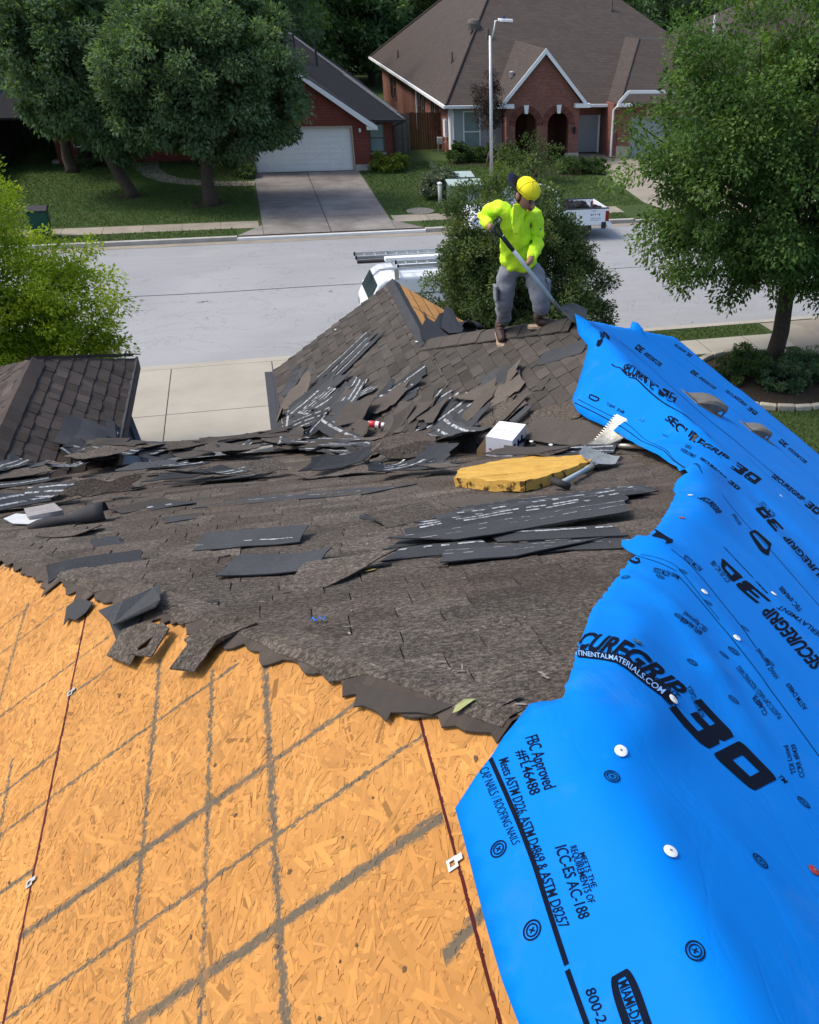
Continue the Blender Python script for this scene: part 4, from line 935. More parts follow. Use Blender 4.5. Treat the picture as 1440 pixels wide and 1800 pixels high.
# second and third rows, printed the other way up
fr = frame_px([(1440,1155),(1345,1062),(1257,975)], [(1400,1172),(1310,1087),(1240,1003)])
big30(frame_px([(1366,1052),(1312,1010),(1258,975)][::1], [(1342,1068),(1296,1028),(1272,1000)][::1]) if False else frame_px([(1356,1057),(1306,1014),(1262,974)], [(1339,1068),(1296,1032),(1268,998)]))
write('SECUREGRIP', frame_px([(1450,1170),(1400,1112),(1352,1062)], [(1430,1180),(1385,1130),(1338,1078)]), .034, .18, cuts=12)
write('UNDERLAYMENT', frame_px([(1470,1135),(1420,1095),(1372,1064)], [(1462,1140),(1412,1100),(1364,1069)]), .008, cuts=12)
for (a, b_, w_) in ([(1105,973),(1145,985),(1190,1005)],0,.004),([(1180,965),(1215,995),(1290,1085),(1330,1140)],0,.004),([(1195,1015),(1255,1085),(1320,1165),(1440,1330)],0,.004),([(1126,975),(1180,990),(1210,1020),(1265,1090)],0,.003): stripe(a, w_)
for t, a, b_ in (('ASTM E108 CLASS A', (1215,1205),(1240,1260)),('FBC Approved', (1205,1075),(1245,1105)),('#FL46488', (1200,1085),(1236,1112)),('TDI Listed', (1385,1310),(1400,1360)),('CCRR #0439', (1398,1308),(1415,1366)),('ICC-ES AC-188', (1255,985),(1285,1020)),('ASTM D226', (1205,975),(1236,1000)),('PLASTIC CAP NAILS / ROOFING NAILS', (1300,1170),(1375,1260)),('Meets ASTM D226', (1150,998),(1195,1012)),('HVHZ Approved', (1335,1140),(1370,1190)),('CLASS A', (1330,1220),(1350,1255)),('FBC #46488', (1375,1030),(1410,1070)),('ASTM D4869', (1388,1200),(1420,1245)),('ASTM D8257', (1340,880),(1365,905))):
    d = Vector((b_[0]-a[0], b_[1]-a[1])).normalized(); h = 9; n = (d.y*h, -d.x*h)
    write(t, frame_px([b_, a], [(b_[0]-n[0], b_[1]-n[1]), (a[0]-n[0], a[1]-n[1])]), .006, cuts=6)
fr = frame_px([(1352,975),(1340,965),(1318,935)], [(1355,962),(1350,955),(1326,932)]); o_, i_ = rrect(0,1,-.3,1.3,.2,5), rrect(.1,.9,.2,.8,.12,5); stamp(INK, o_+i_, ring(o_, i_)[1], fr, cuts=4)
fr = frame_px([(1143,937),(1165,952),(1181,955)], [(1152,930),(1172,943),(1184,949)]); o_ = rrect(0,1,0,1,.1,4); stamp(INK, o_, [tuple(range(len(o_)))], fr, cuts=6)
fr = frame_px([(1104,985),(1116,992),(1126,989)], [(1108,976),(1117,980),(1124,981)]); o_, i_ = rrect(0,1,0,1,.1,4), rrect(.15,.85,.3,.7,.1,4); stamp(INK, o_+i_, ring(o_, i_)[1], fr, cuts=3)
write('SECUREGRIP', frame_px([(1225,875),(1245,886),(1262,905)], [(1238,874),(1252,880),(1270,900)]), .034, .18, cuts=8)
# rows further off on the right slope
def row(pa, pb, h, flip=False, what='SECUREGRIP'):
    d = Vector((pb[0]-pa[0], pb[1]-pa[1])); L = d.length; d.normalize(); n = Vector((d.y, -d.x))*h*(1 if not flip else -1); a, b_ = Vector(pa), Vector(pb)
    if flip: a, b_ = b_, a
    m_ = a.lerp(b_, .66)
    write(what, frame_px([a, m_], [a+n*.8, m_+n*.8]), .034, .18, cuts=6); q = a.lerp(b_, .71)
    big30(frame_px([q-n*.3, b_-n*.3], [q+n*.9, b_+n*.9]), cuts=3)
row((1168,738),(1334,852), 13); row((1335,888),(1475,1040), 12, True); row((1092,650),(1186,706), 12); row((1120,606),(1165,640), 9, True); row((1356,838),(1440,905), 10); row((1216,650),(1260,682), 6, True)
row((1275,688),(1330,730), 6); row((1372,772),(1420,812), 7, True); row((1185,607),(1215,628), 5); row((1230,806),(1300,862), 5); row((1272,962),(1350,1045), 2)
for a, b_, w_ in (((1090,600),(1440,905),.010),((1075,640),(1250,770),.008),((1205,630),(1440,815),.010),((1150,600),(1440,850),.006),((1180,680),(1440,900),.006),((1270,870),(1440,1065),.006),((1310,800),(1440,920),.005)): stripe([a, ((a[0]+b_[0])/2, (a[1]+b_[1])/2), b_], w_)
stripe([(1010,708),(1060,733),(1120,770),(1180,806),(1235,832)], .006); stripe([(1016,702),(1065,727),(1120,760),(1175,795),(1232,822)], .004)
fr = frame_px([(1034,700),(1045,706),(1053,705)], [(1037,692),(1047,696),(1054,699)]); o_, i_ = rrect(0,1,0,1,.2,5), rrect(.12,.88,.28,.72,.12,5); stamp(INK, o_+i_, ring(o_, i_)[1], fr, cuts=3)
for t, a, b_ in (('FBC Approved',(1066,712),(1080,718)),('#FL46488',(1084,722),(1096,728)),('ASTM D226',(1118,735),(1126,740)),('AC-188',(1128,742),(1136,748)),('CLASS A',(1164,764),(1174,770)),('UNDERLAYMENT',(1196,792),(1222,806)),('CLASS A',(1204,785),(1214,791)),('APPROVED',(1286,905),(1300,925))):
    d = Vector((b_[0]-a[0], b_[1]-a[1])).normalized(); n = (d.y*6, -d.x*6); write(t, frame_px([a, b_], [(a[0]+n[0], a[1]+n[1]), (b_[0]+n[0], b_[1]+n[1])]), .01, cuts=2)
fr = frame_px([(1048,606),(1056,604),(1075,600)], [(1053,585),(1062,583),(1070,588)]); write('30', fr, .06, .2, cuts=4)
obj('printed_lettering', INK, M['navy'], sheet); obj('pale_lettering', PALE, mat('pale_print', (.25,.45,.8)), sheet)
# cap nails through the sheet
capm = mat('white_plastic_cap', (.75,.75,.72), (.68,.68,.66), 30, .4)
redc = mat('red_plastic_cap', (.35,.02,.015), (.28,.02,.015), 30, .4)
for i, (q, m_) in enumerate([((1091,1321),capm),((1178,1498),capm),((1183,1230),capm),((1238,1041),capm),((1295,1122),capm),((1360,1044),capm),((1430,1531),redc),((1214,871),capm),((1199,911),redc),((1120,1129),mat('blue_grey_cap',(.03,.10,.16))),((1352,1400) if False else (1373,872),capm)]):
    p = on_sheet(*q); mb = MB(); mb.lathe([(.0125,.0),(.0125,.0012),(.009,.0022),(.004,.003)], p.x, p.y, p.z+.002, 18); o = obj('cap_nail', mb, m_, sheet, smooth=False)
    e = .004; nrm = Vector(((hsf(p.x-e,p.y)-hsf(p.x+e,p.y))/(2*e), (hsf(p.x,p.y-e)-hsf(p.x,p.y+e))/(2*e), 1)).normalized(); Mx = Matrix.Translation(p)@Vector((0,0,1)).rotation_difference(nrm).to_matrix().to_4x4()@Matrix.Translation(-p); o.data.transform(Mx)
    h_ = MB(); c = p+nrm*.004; h_.lathe([(.003,.0),(.003,.0012)], c.x, c.y, c.z, 8); hd = obj('nail_head', h_, M['steel'], o); hd.data.transform(Matrix.Translation(c)@Vector((0,0,1)).rotation_difference(nrm).to_matrix().to_4x4()@Matrix.Translation(-c))
# ---------------------------------------------------------------- roof vents poking through the sheet
def frame_mesh(mb, O, U, V_, N): mb.v = [tuple(O+U*a+V_*b_+N*c) for a, b_, c in mb.v]; return mb
uR, vR = Vector((1,0,-MS)).normalized(), Vector((0,1,0))
ventm = mat('weathered_vent', (.16,.145,.125), (.10,.092,.082), 16, .7, .15, 60)
def roof_vent(px, py, s_, label):
    p = on_sheet(px, py); t = thing('roof_vent', label, 'roof vent', p, 'slant back vents on the blue sheet')
    mb = MB(); n = 7; L, W, H = .46*s_, .36*s_, .15*s_; A = []
    for i in range(n):
        u = -L*.5+L*i/(n-1); h = .012+H*math.sin(min(1, i/(n-1)*1.25)*PI/2); wv_ = W/2*(1-.10*i/(n-1))
        A.append([(u,-wv_,0 if i < n-2 else h*.45),(u,-wv_,h*.72),(u,-wv_*.8,h),(u,wv_*.8,h),(u,wv_,h*.72),(u,wv_,0 if i < n-2 else h*.45)])
    for a, b_ in zip(A, A[1:]):
        for k in range(5): mb.add([a[k],a[k+1],b_[k+1],b_[k]], [(0,1,2,3)])
    e = A[-1]; mb.add([e[0],e[1],e[2],e[3],e[4],e[5],(e[0][0]+.012,e[0][1],e[0][2]-.012),(e[5][0]+.012,e[5][1],e[5][2]-.012),(e[2][0]+.015,e[2][1],e[2][2]-.02),(e[3][0]+.015,e[3][1],e[3][2]-.02)], [(1,2,8,6),(2,3,9,8),(3,4,7,9)])
    obj('hood', frame_mesh(mb, p, uR, vR, nR), ventm, t, smooth=False)
    mb = MB(); mb.box(-L*.62,L*.72,-W*.7,W*.7,-.03,.006); obj('flange', frame_mesh(mb, p, uR, vR, nR), ventm, t)
    mb = MB(); mb.box(-L*.1,L*.30,-W*.36,W*.36,.006,H*.5); obj('throat', frame_mesh(mb, p, uR, vR, nR), M['dark'], t)
    for sg in (-1, 1):
        mb = MB(); mb.box(L*.46,L*.49,sg*W*.40-.008,sg*W*.40+.008,.006,H*.75); obj('leg', frame_mesh(mb, p, uR, vR, nR), ventm, t)
    return t
roof_vent(1238, 714, .70, 'larger grey box vent on the blue sheet, its dark mouth open')
roof_vent(1328, 760, .52, 'smaller grey box vent lower on the blue sheet, nearer the eave')
# ---------------------------------------------------------------- shovels
def frame3(d, up):
    d = Vector(d).normalized(); s_ = d.cross(Vector(up)).normalized(); return d, s_, s_.cross(d).normalized()
def shovel(name, label, grip, socket, tip, up, bw=.23, teeth=True, mats=None, dgrip=True, blade_up=.03, sw=.016):
    t = thing(name, label, 'shovel', socket, 'tear-off shovels on the roof')
    grip, socket, tip = Vector(grip), Vector(socket), Vector(tip); mm = mats or (M['steel'], mat('pale_blue_shaft', (.36,.42,.44), (.30,.36,.38), 12, .45), M['dark'])
    d, s_, n = frame3(tip-socket, up); L = (tip-socket).length
    mb = MB(); na, nb_ = 8, 8; top = []
    for i in range(na+1):
        f = i/na; w_ = bw*(.28+.72*min(1, f*2.2)) if f < .45 else bw
        for k in range(nb_+1):
            g = k/nb_*2-1; top.append(socket+d*(L*f)+s_*(w_/2*g)+n*(.030*abs(g)**2.5*(1-.5*f)+blade_up*math.sin(PI*f)*-.4+.03*(1-f)**3*(1-abs(g))))
    m_ = len(top); idx = lambda i, k: i*(nb_+1)+k; F_ = []
    for i in range(na):
        for k in range(nb_): F_ += [(idx(i,k),idx(i,k+1),idx(i+1,k+1),idx(i+1,k)), (m_+idx(i,k),m_+idx(i+1,k),m_+idx(i+1,k+1),m_+idx(i,k+1))]
    for i in range(na): F_ += [(idx(i,0),idx(i+1,0),m_+idx(i+1,0),m_+idx(i,0)), (idx(i,nb_),m_+idx(i,nb_),m_+idx(i+1,nb_),idx(i+1,nb_))]
    F_ += [(idx(na,k),idx(na,k+1),m_+idx(na,k+1),m_+idx(na,k)) for k in range(nb_)]+[(idx(0,k+1),idx(0,k),m_+idx(0,k),m_+idx(0,k+1)) for k in range(nb_)]
    mb.add(top+[p-n*.003 for p in top], F_)
    if teeth:
        nt_ = 12
        for k in range(nt_):
            c = tip+s_*(bw*((k+.5)/nt_-.5)); q = bw/nt_*.32
            mb.prism([c-s_*q-d*.004, c+s_*q-d*.004, c+s_*q*.6+d*.022, c-s_*q*.6+d*.022], -n*.003)
    obj('blade', mb, mm[0], t)
    sh = (grip-socket).normalized()
    obj('socket', MB().tube([socket+d*.05+n*.012, socket, socket+sh*.14], [.014,.02,.019], 10), mm[0], t, smooth=True)
    e = grip-sh*.10 if dgrip else grip
    obj('shaft', MB().tube([socket+sh*.10, socket.lerp(grip, .5), e], [sw,sw,sw], 10), mm[1], t, smooth=True)
    mb = MB(); x_ = s_ if abs(sh.dot(s_)) < .8 else n; x_ = (x_-sh*x_.dot(sh)).normalized()
    if dgrip:
        mb.tube([e-sh*.16, e-sh*.02, e], [.019,.021,.018], 10)
        for g in (-1, 1): mb.tube([e-sh*.01, e+sh*.03+x_*g*.035, e+sh*.075+x_*g*.052, e+sh*.10+x_*g*.052], [.014,.013,.012,.012], 8)
        mb.tube([e+sh*.10-x_*.058, e+sh*.10+x_*.058], .0145, 10)
    else: mb.tube([grip-x_*.055, grip+x_*.055], .021, 12)
    obj('grip', mb, mm[2], t, smooth=True)
    return t
def lie(px, py, h=.02): p = on_roof(px, py); p.z += h; return p
shovel('shovel', 'toothed steel shovel with pale blue shaft lying behind the foam slab', lie(985,864,.05), lie(1040,832,.05), lie(1056,819,.10), (0,-.35,1), .25, dgrip=False)
rust = (M['steel'], mat('worn_wood_shaft', (.22,.16,.10), (.14,.10,.065), 20, .8), M['wood_dark'])
shovel('shovel', 'upper of two toothed shovels poking out under the blue sheet edge', lie(1215,801,.10), lie(1100,784,.07), lie(1076,780,.07)+Vector((-.04,.03,.05)), (.1,-1,.6), .26, mats=rust)
shovel('shovel', 'lower toothed shovel with dark blade edge under the blue sheet edge', lie(1230,806,.06), lie(1088,792,.04), lie(1046,789,.04)+Vector((-.02,0,.02)), (.1,-.5,1), .25, mats=rust)
PILE = [((-3.4,7.0),(-1.95,9.25),.10,.40),((-1.9,9.3),(-.1,9.35),.10,.28),((-.1,9.2),(1.2,6.9),.05,.40),((1.2,6.9),(2.3,5.3),.03,.30)]
def hpile(x, y):
    xx, yy, drop = x, y, 0
    if XWE < x < XE and y > YE-.02: drop = .25*(y-YE+.02); yy = YE-.02
    z = hr(xx, yy)-drop
    if z < -6: xx = XE+.02 if x > -.9 else XWE-.02; z = hr(xx, yy)-.2*abs(x-xx); z = EV-.05 if z < -6 else z
    for (x0,y0),(x1,y1),h,s_ in PILE:
        dx, dy = x1-x0, y1-y0; t = max(0, min(1, ((x-x0)*dx+(y-y0)*dy)/(dx*dx+dy*dy))); d2 = (x-x0-t*dx)**2+(y-y0-t*dy)**2; z += h*math.exp(-d2/(2*s_*s_))
    return z
# ---------------------------------------------------------------- foam slab, carton, can, paver
def rough_slab(pts, n, th, m, name, label, cat, sub=9, amp=.012):
    bm = bmesh.new(); b0 = [bm.verts.new(p) for p in pts]; f = bm.faces.new(b0); ex = bmesh.ops.extrude_face_region(bm, geom=[f])
    for v in ex['geom']:
        if isinstance(v, bmesh.types.BMVert): v.co += n*th
    bmesh.ops.subdivide_edges(bm, edges=bm.edges[:], cuts=sub, use_grid_fill=True); bmesh.ops.triangulate(bm, faces=[f for f in bm.faces if len(f.verts) > 4]); bmesh.ops.subdivide_edges(bm, edges=[e for e in bm.edges if e.calc_length() > .06], cuts=2)
    for v in bm.verts: v.co += Vector((noise.noise(v.co*9), noise.noise(v.co*9+Vector((5,0,0))), noise.noise(v.co*11+Vector((0,9,0)))))*amp
    bmesh.ops.recalc_face_normals(bm, faces=bm.faces); me = bpy.data.meshes.new(name); bm.to_mesh(me); bm.free(); me.materials.append(m); o = bpy.data.objects.new(name, me); COL.objects.link(o)
    me.attributes.new('shade', 'FLOAT', 'FACE').data.foreach_set('value', [1.0]*len(me.polygons)); return tag(o, label, cat)
def foam_mat():
    b = NB('yellow_foam'); v = b.objc(); f = b.ramp(b.noise(v, 9, 5), .3, .7); col = b.mix(f, (.60,.36,.085), (.45,.255,.055))
    sx = b.n('SeparateXYZ'); g = b.n('NewGeometry'); b.l(g.outputs['Normal'], sx.inputs[0]); side = b.math('LESS_THAN', sx.outputs[2], .55)
    sp = b.math('MULTIPLY', b.ramp(b.noise(v, 12, 4, .7), .55, .61), b.math('ADD', b.math('MULTIPLY', side, .9), .06)); col = b.mix(sp, col, (.045,.03,.015))
    b.bump(b.noise(v, 70, 4, .7), .8, .008); return b.done(col, .95, 0, .1)
P = [on_roof(*q) for q in ((800,859),(862,866),(921,869),(985,850),(1044,828),(1030,818),(985,822),(935,818),(880,828),(812,840))]
P = [Vector((p.x, p.y, hr(p.x, p.y)+.012)) for p in P]
rough_slab(P, nF, .062, foam_mat(), 'foam_slab', 'yellow foam slab with dark stains lying on the worn shingles', 'foam slab')
c0 = on_roof(884, 786); c0.z = hpile(c0.x, c0.y)+.05; zt = c0.z+.165; Q = [at_z(px, py, zt) for px, py in ((854,768),(878,741),(925,747),(901,776))]
t = thing('carton', 'open white cardboard box lying on the debris', 'box', (c0.x, c0.y, c0.z))
cw = mat('white_card', (.72,.72,.74), (.68,.68,.70), 5, .6); cb = mat('brown_card', (.26,.17,.10), (.22,.14,.08), 8, .9)
dn = Vector((0,0,-.165)); mb = MB()
for i, j in ((1,2),(2,3),(3,0)):
    a, b_ = Q[i], Q[j]; nn = Vector(((b_-a).y, -(b_-a).x, 0)).normalized()*.006; mb.prism([a, b_, b_+dn, a+dn], nn)
mb.prism([Q[0],Q[1],Q[2],Q[3]], (0,0,.006)); mb.prism([q+dn for q in Q], (0,0,.006)); obj('box_shell', mb, cw, t)
mb = MB(); ctr = (Q[0]+Q[1]+Q[2]+Q[3])/4+dn/2
mb.prism([Q[0].lerp(ctr,.05)+Vector((0,0,-.01)), Q[1].lerp(ctr,.05)+Vector((0,0,-.01)), Q[1].lerp(ctr,.05)+dn*.92, Q[0].lerp(ctr,.05)+dn*.92], (Q[2]-Q[1])*.3); obj('box_inside', mb, cb, t)
mb = MB(); a, b_ = Q[0], Q[1]; mb.prism([a+dn, a, a+(a-Q[3])*.35+dn*.75, a+(a-Q[3])*.35+dn*1.1], (b_-a)*.02); obj('flap', mb, cb, t)
def facemark(A, B, D, rects, m, name):
    nn = (B-A).cross(D).normalized(); mb = MB()
    for u0, u1, v0, v1 in rects:
        q = [A+(B-A)*u+D*v for u, v in ((u0,v0),(u1,v0),(u1,v1),(u0,v1))]; mb.prism([p-nn*.008 for p in q], nn*.016)
    return obj(name, mb, m, t)
facemark(Q[3], Q[2], dn, [(.10+.13*k, .16+.13*k+.02*(k%2), .25+.3*(k%2), .42+.3*(k%3)/2) for k in range(6)]+[(.55,.68,.45,.6)], M['navy'], 'printed_mark')
facemark(Q[0], Q[3], dn, [(.30+.05*k, .335+.05*k, .62, .68) for k in range(8)]+[(.34+.05*k, .375+.05*k, .74, .80) for k in range(5)]+[(.12,.2,.55,.62),(.08,.16,.74,.8)], mat('red_print', (.35,.10,.08)), 'printed_text')
mb = MB(); q = [Q[0].lerp(Q[1], .48).lerp(Q[3].lerp(Q[2], .48), s_)+Vector((0,0,.0065)) for s_ in (.02,.98)]; d = (Q[1]-Q[0]).normalized()*.003; mb.prism([q[0]-d,q[1]-d,q[1]+d,q[0]+d], (0,0,.001)); obj('lid_seam', mb, mat('grey_seam', (.45,.45,.47)), t)
can_p = on_roof(666, 768); p = Vector((can_p.x, can_p.y, hpile(can_p.x, can_p.y)+.10)); t = thing('drink_can', 'red and white drink can lying in the shingle debris', 'can', p)
ax_ = Vector((.9,-.42,-.05)).normalized(); Rm = Matrix.Translation(p)@Vector((0,0,1)).rotation_difference(ax_).to_matrix().to_4x4()
def local(mb, Mx): mb.v = [tuple(Mx@Vector(v)) for v in mb.v]; return mb
obj('can_body', local(MB().lathe([(.028,-.085),(.034,-.075),(.034,.04)], 0, 0, 0, 18), Rm), mat('red_can', (.50,.03,.03), (.42,.025,.025), 20, .3), t, smooth=True)
obj('white_band', local(MB().lathe([(.0345,-.02),(.0345,.015)], 0, 0, 0, 18), Rm), M['white'], t); obj('can_top', local(MB().lathe([(.034,.04),(.033,.072),(.027,.085),(.024,.08)], 0, 0, 0, 18), Rm), M['metal'], t, smooth=True)
# grey paver weighing down a flashing sheet, and a black felt curl
p = on_roof(76, 915); zc = p.z; pav = p; mb = MB(); q = [at_z(px, py, zc+.075) for px, py in ((42,894),(96,884),(110,896),(50,908))]
tag(rough_slab([v-Vector((0,0,.085)) for v in q], Vector((0,0,1)), .085, mat('grey_paver', (.30,.28,.27), (.23,.215,.205), 30, .95, .4, 90), 'paver_block', 'grey concrete paver block resting on white metal flashing', 'paver', 4, .003))
q = [on_roof(px, py)+Vector((0,0,.02)) for px, py in ((8,917),(30,908),(100,912),(62,927),(25,926))]
tag(obj('metal_flashing', MB().prism(q, (0,0,.004)), mat('white_flashing', (.60,.61,.60), (.45,.46,.46), 12, .5)), 'bent white metal flashing scrap under the grey paver block', 'flashing')
def felt_curl(pa, pb, r0, r1, label, sweep=4.4, start=-.4, m=None):
    a, b_ = on_roof(*pa), on_roof(*pb); a.z += r0*.9; b_.z += r1*.9; d, s_, n = frame3(b_-a, (0,0,1)); mb = MB(); na, ns = 8, 16; V_ = []
    for i in range(na+1):
        f = i/na; r_ = r0+(r1-r0)*f+.01*math.sin(f*9)
        for k in range(ns+1): th = start+sweep*k/ns; V_.append(a.lerp(b_, f)+s_*(r_*math.cos(th))+n*(r_*math.sin(th)))
    mb.add(V_, [(i*(ns+1)+k, i*(ns+1)+k+1, (i+1)*(ns+1)+k+1, (i+1)*(ns+1)+k) for i in range(na) for k in range(ns)])
    o = obj('felt_scrap', mb, m or M['felt'], None, smooth=True); s2 = o.modifiers.new('thickness', 'SOLIDIFY'); s2.thickness = .004; return tag(o, label, 'felt scrap')
felt_curl((52,932), (192,916), .02, .065, 'black felt scrap curled into a cone beside the grey paver', 3.6, -.2)
felt_curl((437,790), (478,782), .11, .10, 'black felt rolled up at the eave above the driveway')
felt_curl((825,590), (850,583), .10, .12, 'grey felt curl standing behind the hip beside the worker', 4.2, .2)
# ---------------------------------------------------------------- torn-off shingles
def piece_mb(ax, ay, bx, by, wid, lift, rr_, tilt=0, curl=0, ends=(0,0), jag=.01, th=.006, bands=()):
    d = Vector((bx-ax, by-ay, 0)); L = d.length; d.normalize(); s_ = Vector((-d.y, d.x, 0)); na, nb_ = max(4, int(L/.07)), 4
    def at(f, g, up=0):
        e = (ends[0]*(1-f)+ends[1]*f)*g
        q = Vector((ax, ay, 0))+d*(L*f+e)+s_*(wid*g); z = hpile(q.x, q.y)+lift+tilt*max(0, g+.5)+curl*(abs(f-.5)*2)**3*L+.006*noise.noise(Vector((q.x*6, q.y*6, lift*50)))
        return Vector((q.x, q.y, z+up))
    V_ = []
    js = [rr_.uniform(-jag, jag) for _ in range(nb_+1)]; je = [rr_.uniform(-jag, jag) for _ in range(nb_+1)]; jb = [rr_.uniform(-jag, jag)*.5 for _ in range(na+1)]
    for i in range(na+1):
        for k in range(nb_+1):
            f = i/na+(js[k] if i == 0 else je[k] if i == na else 0)/L; g = k/nb_-.5+(jb[i]/wid if k in (0, nb_) else 0); V_.append(at(f, g))
    m_ = len(V_); ix = lambda i, k: i*(nb_+1)+k; F_ = []
    for i in range(na):
        for k in range(nb_): F_ += [(ix(i,k),ix(i+1,k),ix(i+1,k+1),ix(i,k+1)), (m_+ix(i,k),m_+ix(i,k+1),m_+ix(i+1,k+1),m_+ix(i+1,k))]
        F_ += [(ix(i,0),m_+ix(i,0),m_+ix(i+1,0),ix(i+1,0)), (ix(i,nb_),ix(i+1,nb_),m_+ix(i+1,nb_),m_+ix(i,nb_))]
    for k in range(nb_): F_ += [(ix(0,k),ix(0,k+1),m_+ix(0,k+1),m_+ix(0,k)), (ix(na,k),m_+ix(na,k),m_+ix(na,k+1),ix(na,k+1))]
    mb = MB(); mb.add(V_+[v-Vector((0,0,th)) for v in V_], F_, rr_.uniform(.8, 1.25))
    bm_ = []
    for g0, g1, dash in bands:
        b2 = MB(); n = int(L/.035)
        for i in range(n):
            if dash and rr_.random() < dash: continue
            f0, f1 = i/n+.002, (i+1)/n-.001; j0, j1 = rr_.uniform(-.02,.02), rr_.uniform(-.02,.02)
            b2.add([at(f0,g0+j0*.5,.0025), at(f1,g0+j0*.5,.0025), at(f1,g1+j1*.5,.0025), at(f0,g1+j1*.5,.0025)], [(0,1,2,3)])
        if b2.f: bm_.append(b2)
    return mb, bm_
def loose(ax, ay, bx, by, wid, m, lift, rr_, label, group=None, **k):
    mb, bands = piece_mb(ax, ay, bx, by, wid, lift, rr_, **k); o = obj('loose_shingle', mb, m, None); tag(o, label, 'shingle', group or 'torn-off shingles lying on the roof')
    for b2 in bands: obj('sealant_strip', b2, M['seal'], o)
    return o
rr = random.Random(31)
SB, SW, SL, SN = M['sh_back'], M['sh_worn'], M['sh_light'], M['sh_brown']
DT2 = ((.22,.34,.35),); B2 = ((-.30,-.20,.04),(.10,.22,.06)); B1 = ((.0,.14,.05),); B3 = ((-.36,-.26,.1),(-.05,.05,.12),(.28,.36,.1)); DOT = ((.02,.05,.5),(.35,.38,.45)); 
def lp(pa, pb, wid, m, lift, label, group=None, **k):
    a, b_ = on_roof(*pa), on_roof(*pb)
    if a.z < -6 or b_.z < -6: print('MISS', label, a, b_); return None
    return loose(a.x, a.y, b_.x, b_.y, wid, m, lift, rr, label, group, **k)
near = 'shingle strips laid in a heap before the foam slab'
lp((760,975),(1108,957), .22, SB, .016, 'long grey shingle strip at the bottom of the heap, reaching the blue sheet', near, bands=DOT, ends=(.1,.0))
lp((780,988),(985,972), .20, SB, .030, 'grey shingle strip with a slanted end on the front edge of the strip heap', near, bands=DOT, ends=(0,.35))
lp((745,968),(1100,908), .20, SB, .050, 'longest grey shingle strip on top of the heap before the foam slab', near, bands=DOT, ends=(-.25,.1), tilt=.02)
lp((800,915),(1125,876), .16, SB, .044, 'grey shingle strip with pale dotted seam behind the longest strip of the heap', near, bands=DOT)
lp((815,903),(1140,862), .26, SB, .022, 'narrow grey shingle strip at the back of the heap, by the shovel grip', near, bands=DOT)
for a, b_, lf in (((715,955),(1060,897),.040),((735,945),(1075,888),.036),((760,935),(1100,884),.033),((775,925),(1132,870),.030),((690,985),(860,968),.020),((860,955),(1085,944),.024),((700,966),(880,942),.030)):
    lp(a, b_, .15, SB, lf, 'narrow grey shingle strip fanned out within the heap before the foam slab', near, bands=DT2, ends=(rr.uniform(-.15,.15), rr.uniform(-.1,.1)), tilt=.02)
lp((790,893),(905,876), .40, SL, .014, 'pale tan shingle piece just before the foam slab', near)
lp((660,925),(770,905), .28, SW, .012, 'dark worn shingle flap left of the strip heap, one corner lifted', near, tilt=.05)
lp((650,905),(720,915), .22, SB, .012, 'small dark shingle scrap beside the pale tan shingle piece', near)
lp((1055,897),(1100,893), .12, SL, .012, 'tiny tan shingle sliver between the strip heap and the blue sheet', near)
mid = 'torn shingle pieces lying on the near slope'
lp((395,886),(690,862), .30, SB, .014, 'long dark shingle strip lying crosswise on the mid slope', mid, bands=((.0,.05,.6),), ends=(.3,.3))
lp((352,966),(535,952), .20, SB, .02, 'black shingle strip tilted up with two nail holes', mid, tilt=.05, bands=((-.25,-.2,.7),))
lp((405,1008),(570,996), .26, SB, .02, 'dark shingle piece with one shiny sealant mark on the near slope', mid, tilt=.025, curl=.03)
lp((315,985),(375,972), .36, SW, .014, 'square dark shingle piece beside the tilted black strip', mid)
lp((85,1022),(252,986), .09, SB, .015, 'narrow black shingle with a curled edge near the bare boards', mid, tilt=.04)
lp((80,945),(170,938), .20, SW, .015, 'curved dark shingle scrap under the felt cone', mid, curl=.08)
lp((260,898),(335,886), .24, SB, .02, 'dark shingle tab with one white sealant patch', mid, bands=((-.5,.5,0),) and ((-.1,.1,.5),))
lp((520,1030),(640,1012), .26, SW, .014, 'brown shingle piece with lifted pointed end above the blue string', mid, tilt=.05, ends=(.1,.3))
lp((590,1000),(690,985), .24, SW, .012, 'brown worn shingle piece beside the pointed one', mid, ends=(.1,-.1))
lp((700,990),(800,984), .28, SW, .012, 'worn brown shingle peeking out under the strip heap', mid)
lp((205,905),(300,885), .16, SN, .014, 'thin brown shingle strip curling on the mid slope', mid, tilt=.03)
lp((290,918),(345,910), .2, SB, .014, 'small dark shingle tab on the mid slope', mid)
lp((165,965),(215,956), .12, SB, .014, 'little black shingle sliver on the mid slope', mid, tilt=.03)
edge = 'shingle pieces hanging over the bare boards'
def outline(pxs, m, lift, label, g):
    P_ = [on_roof(*p) for p in pxs]; mb = MB(); mb.prism([(p.x, p.y, p.z+lift+(.012 if i % 3 == 0 else 0)) for i, p in enumerate(P_)], (0,0,-.006), rr.uniform(.85, 1.15)); tag(obj('loose_shingle', mb, m, None), label, 'shingle', g)
outline([(219,1120),(190,1159),(232,1177),(248,1150),(282,1118),(300,1112),(262,1104)], SW, .02, 'granular shingle tab hanging down over the bare boards', edge)
outline([(236,1168),(270,1167),(301,1118),(290,1112),(262,1150)], SW, .032, 'narrow granular shingle tab beside the wider hanging tab', edge)
outline([(181,1097),(205,1118),(280,1086),(289,1080),(286,1046),(276,1052),(225,1080)], SB, .05, 'dark shingle strip lying raised on the board edge', edge)
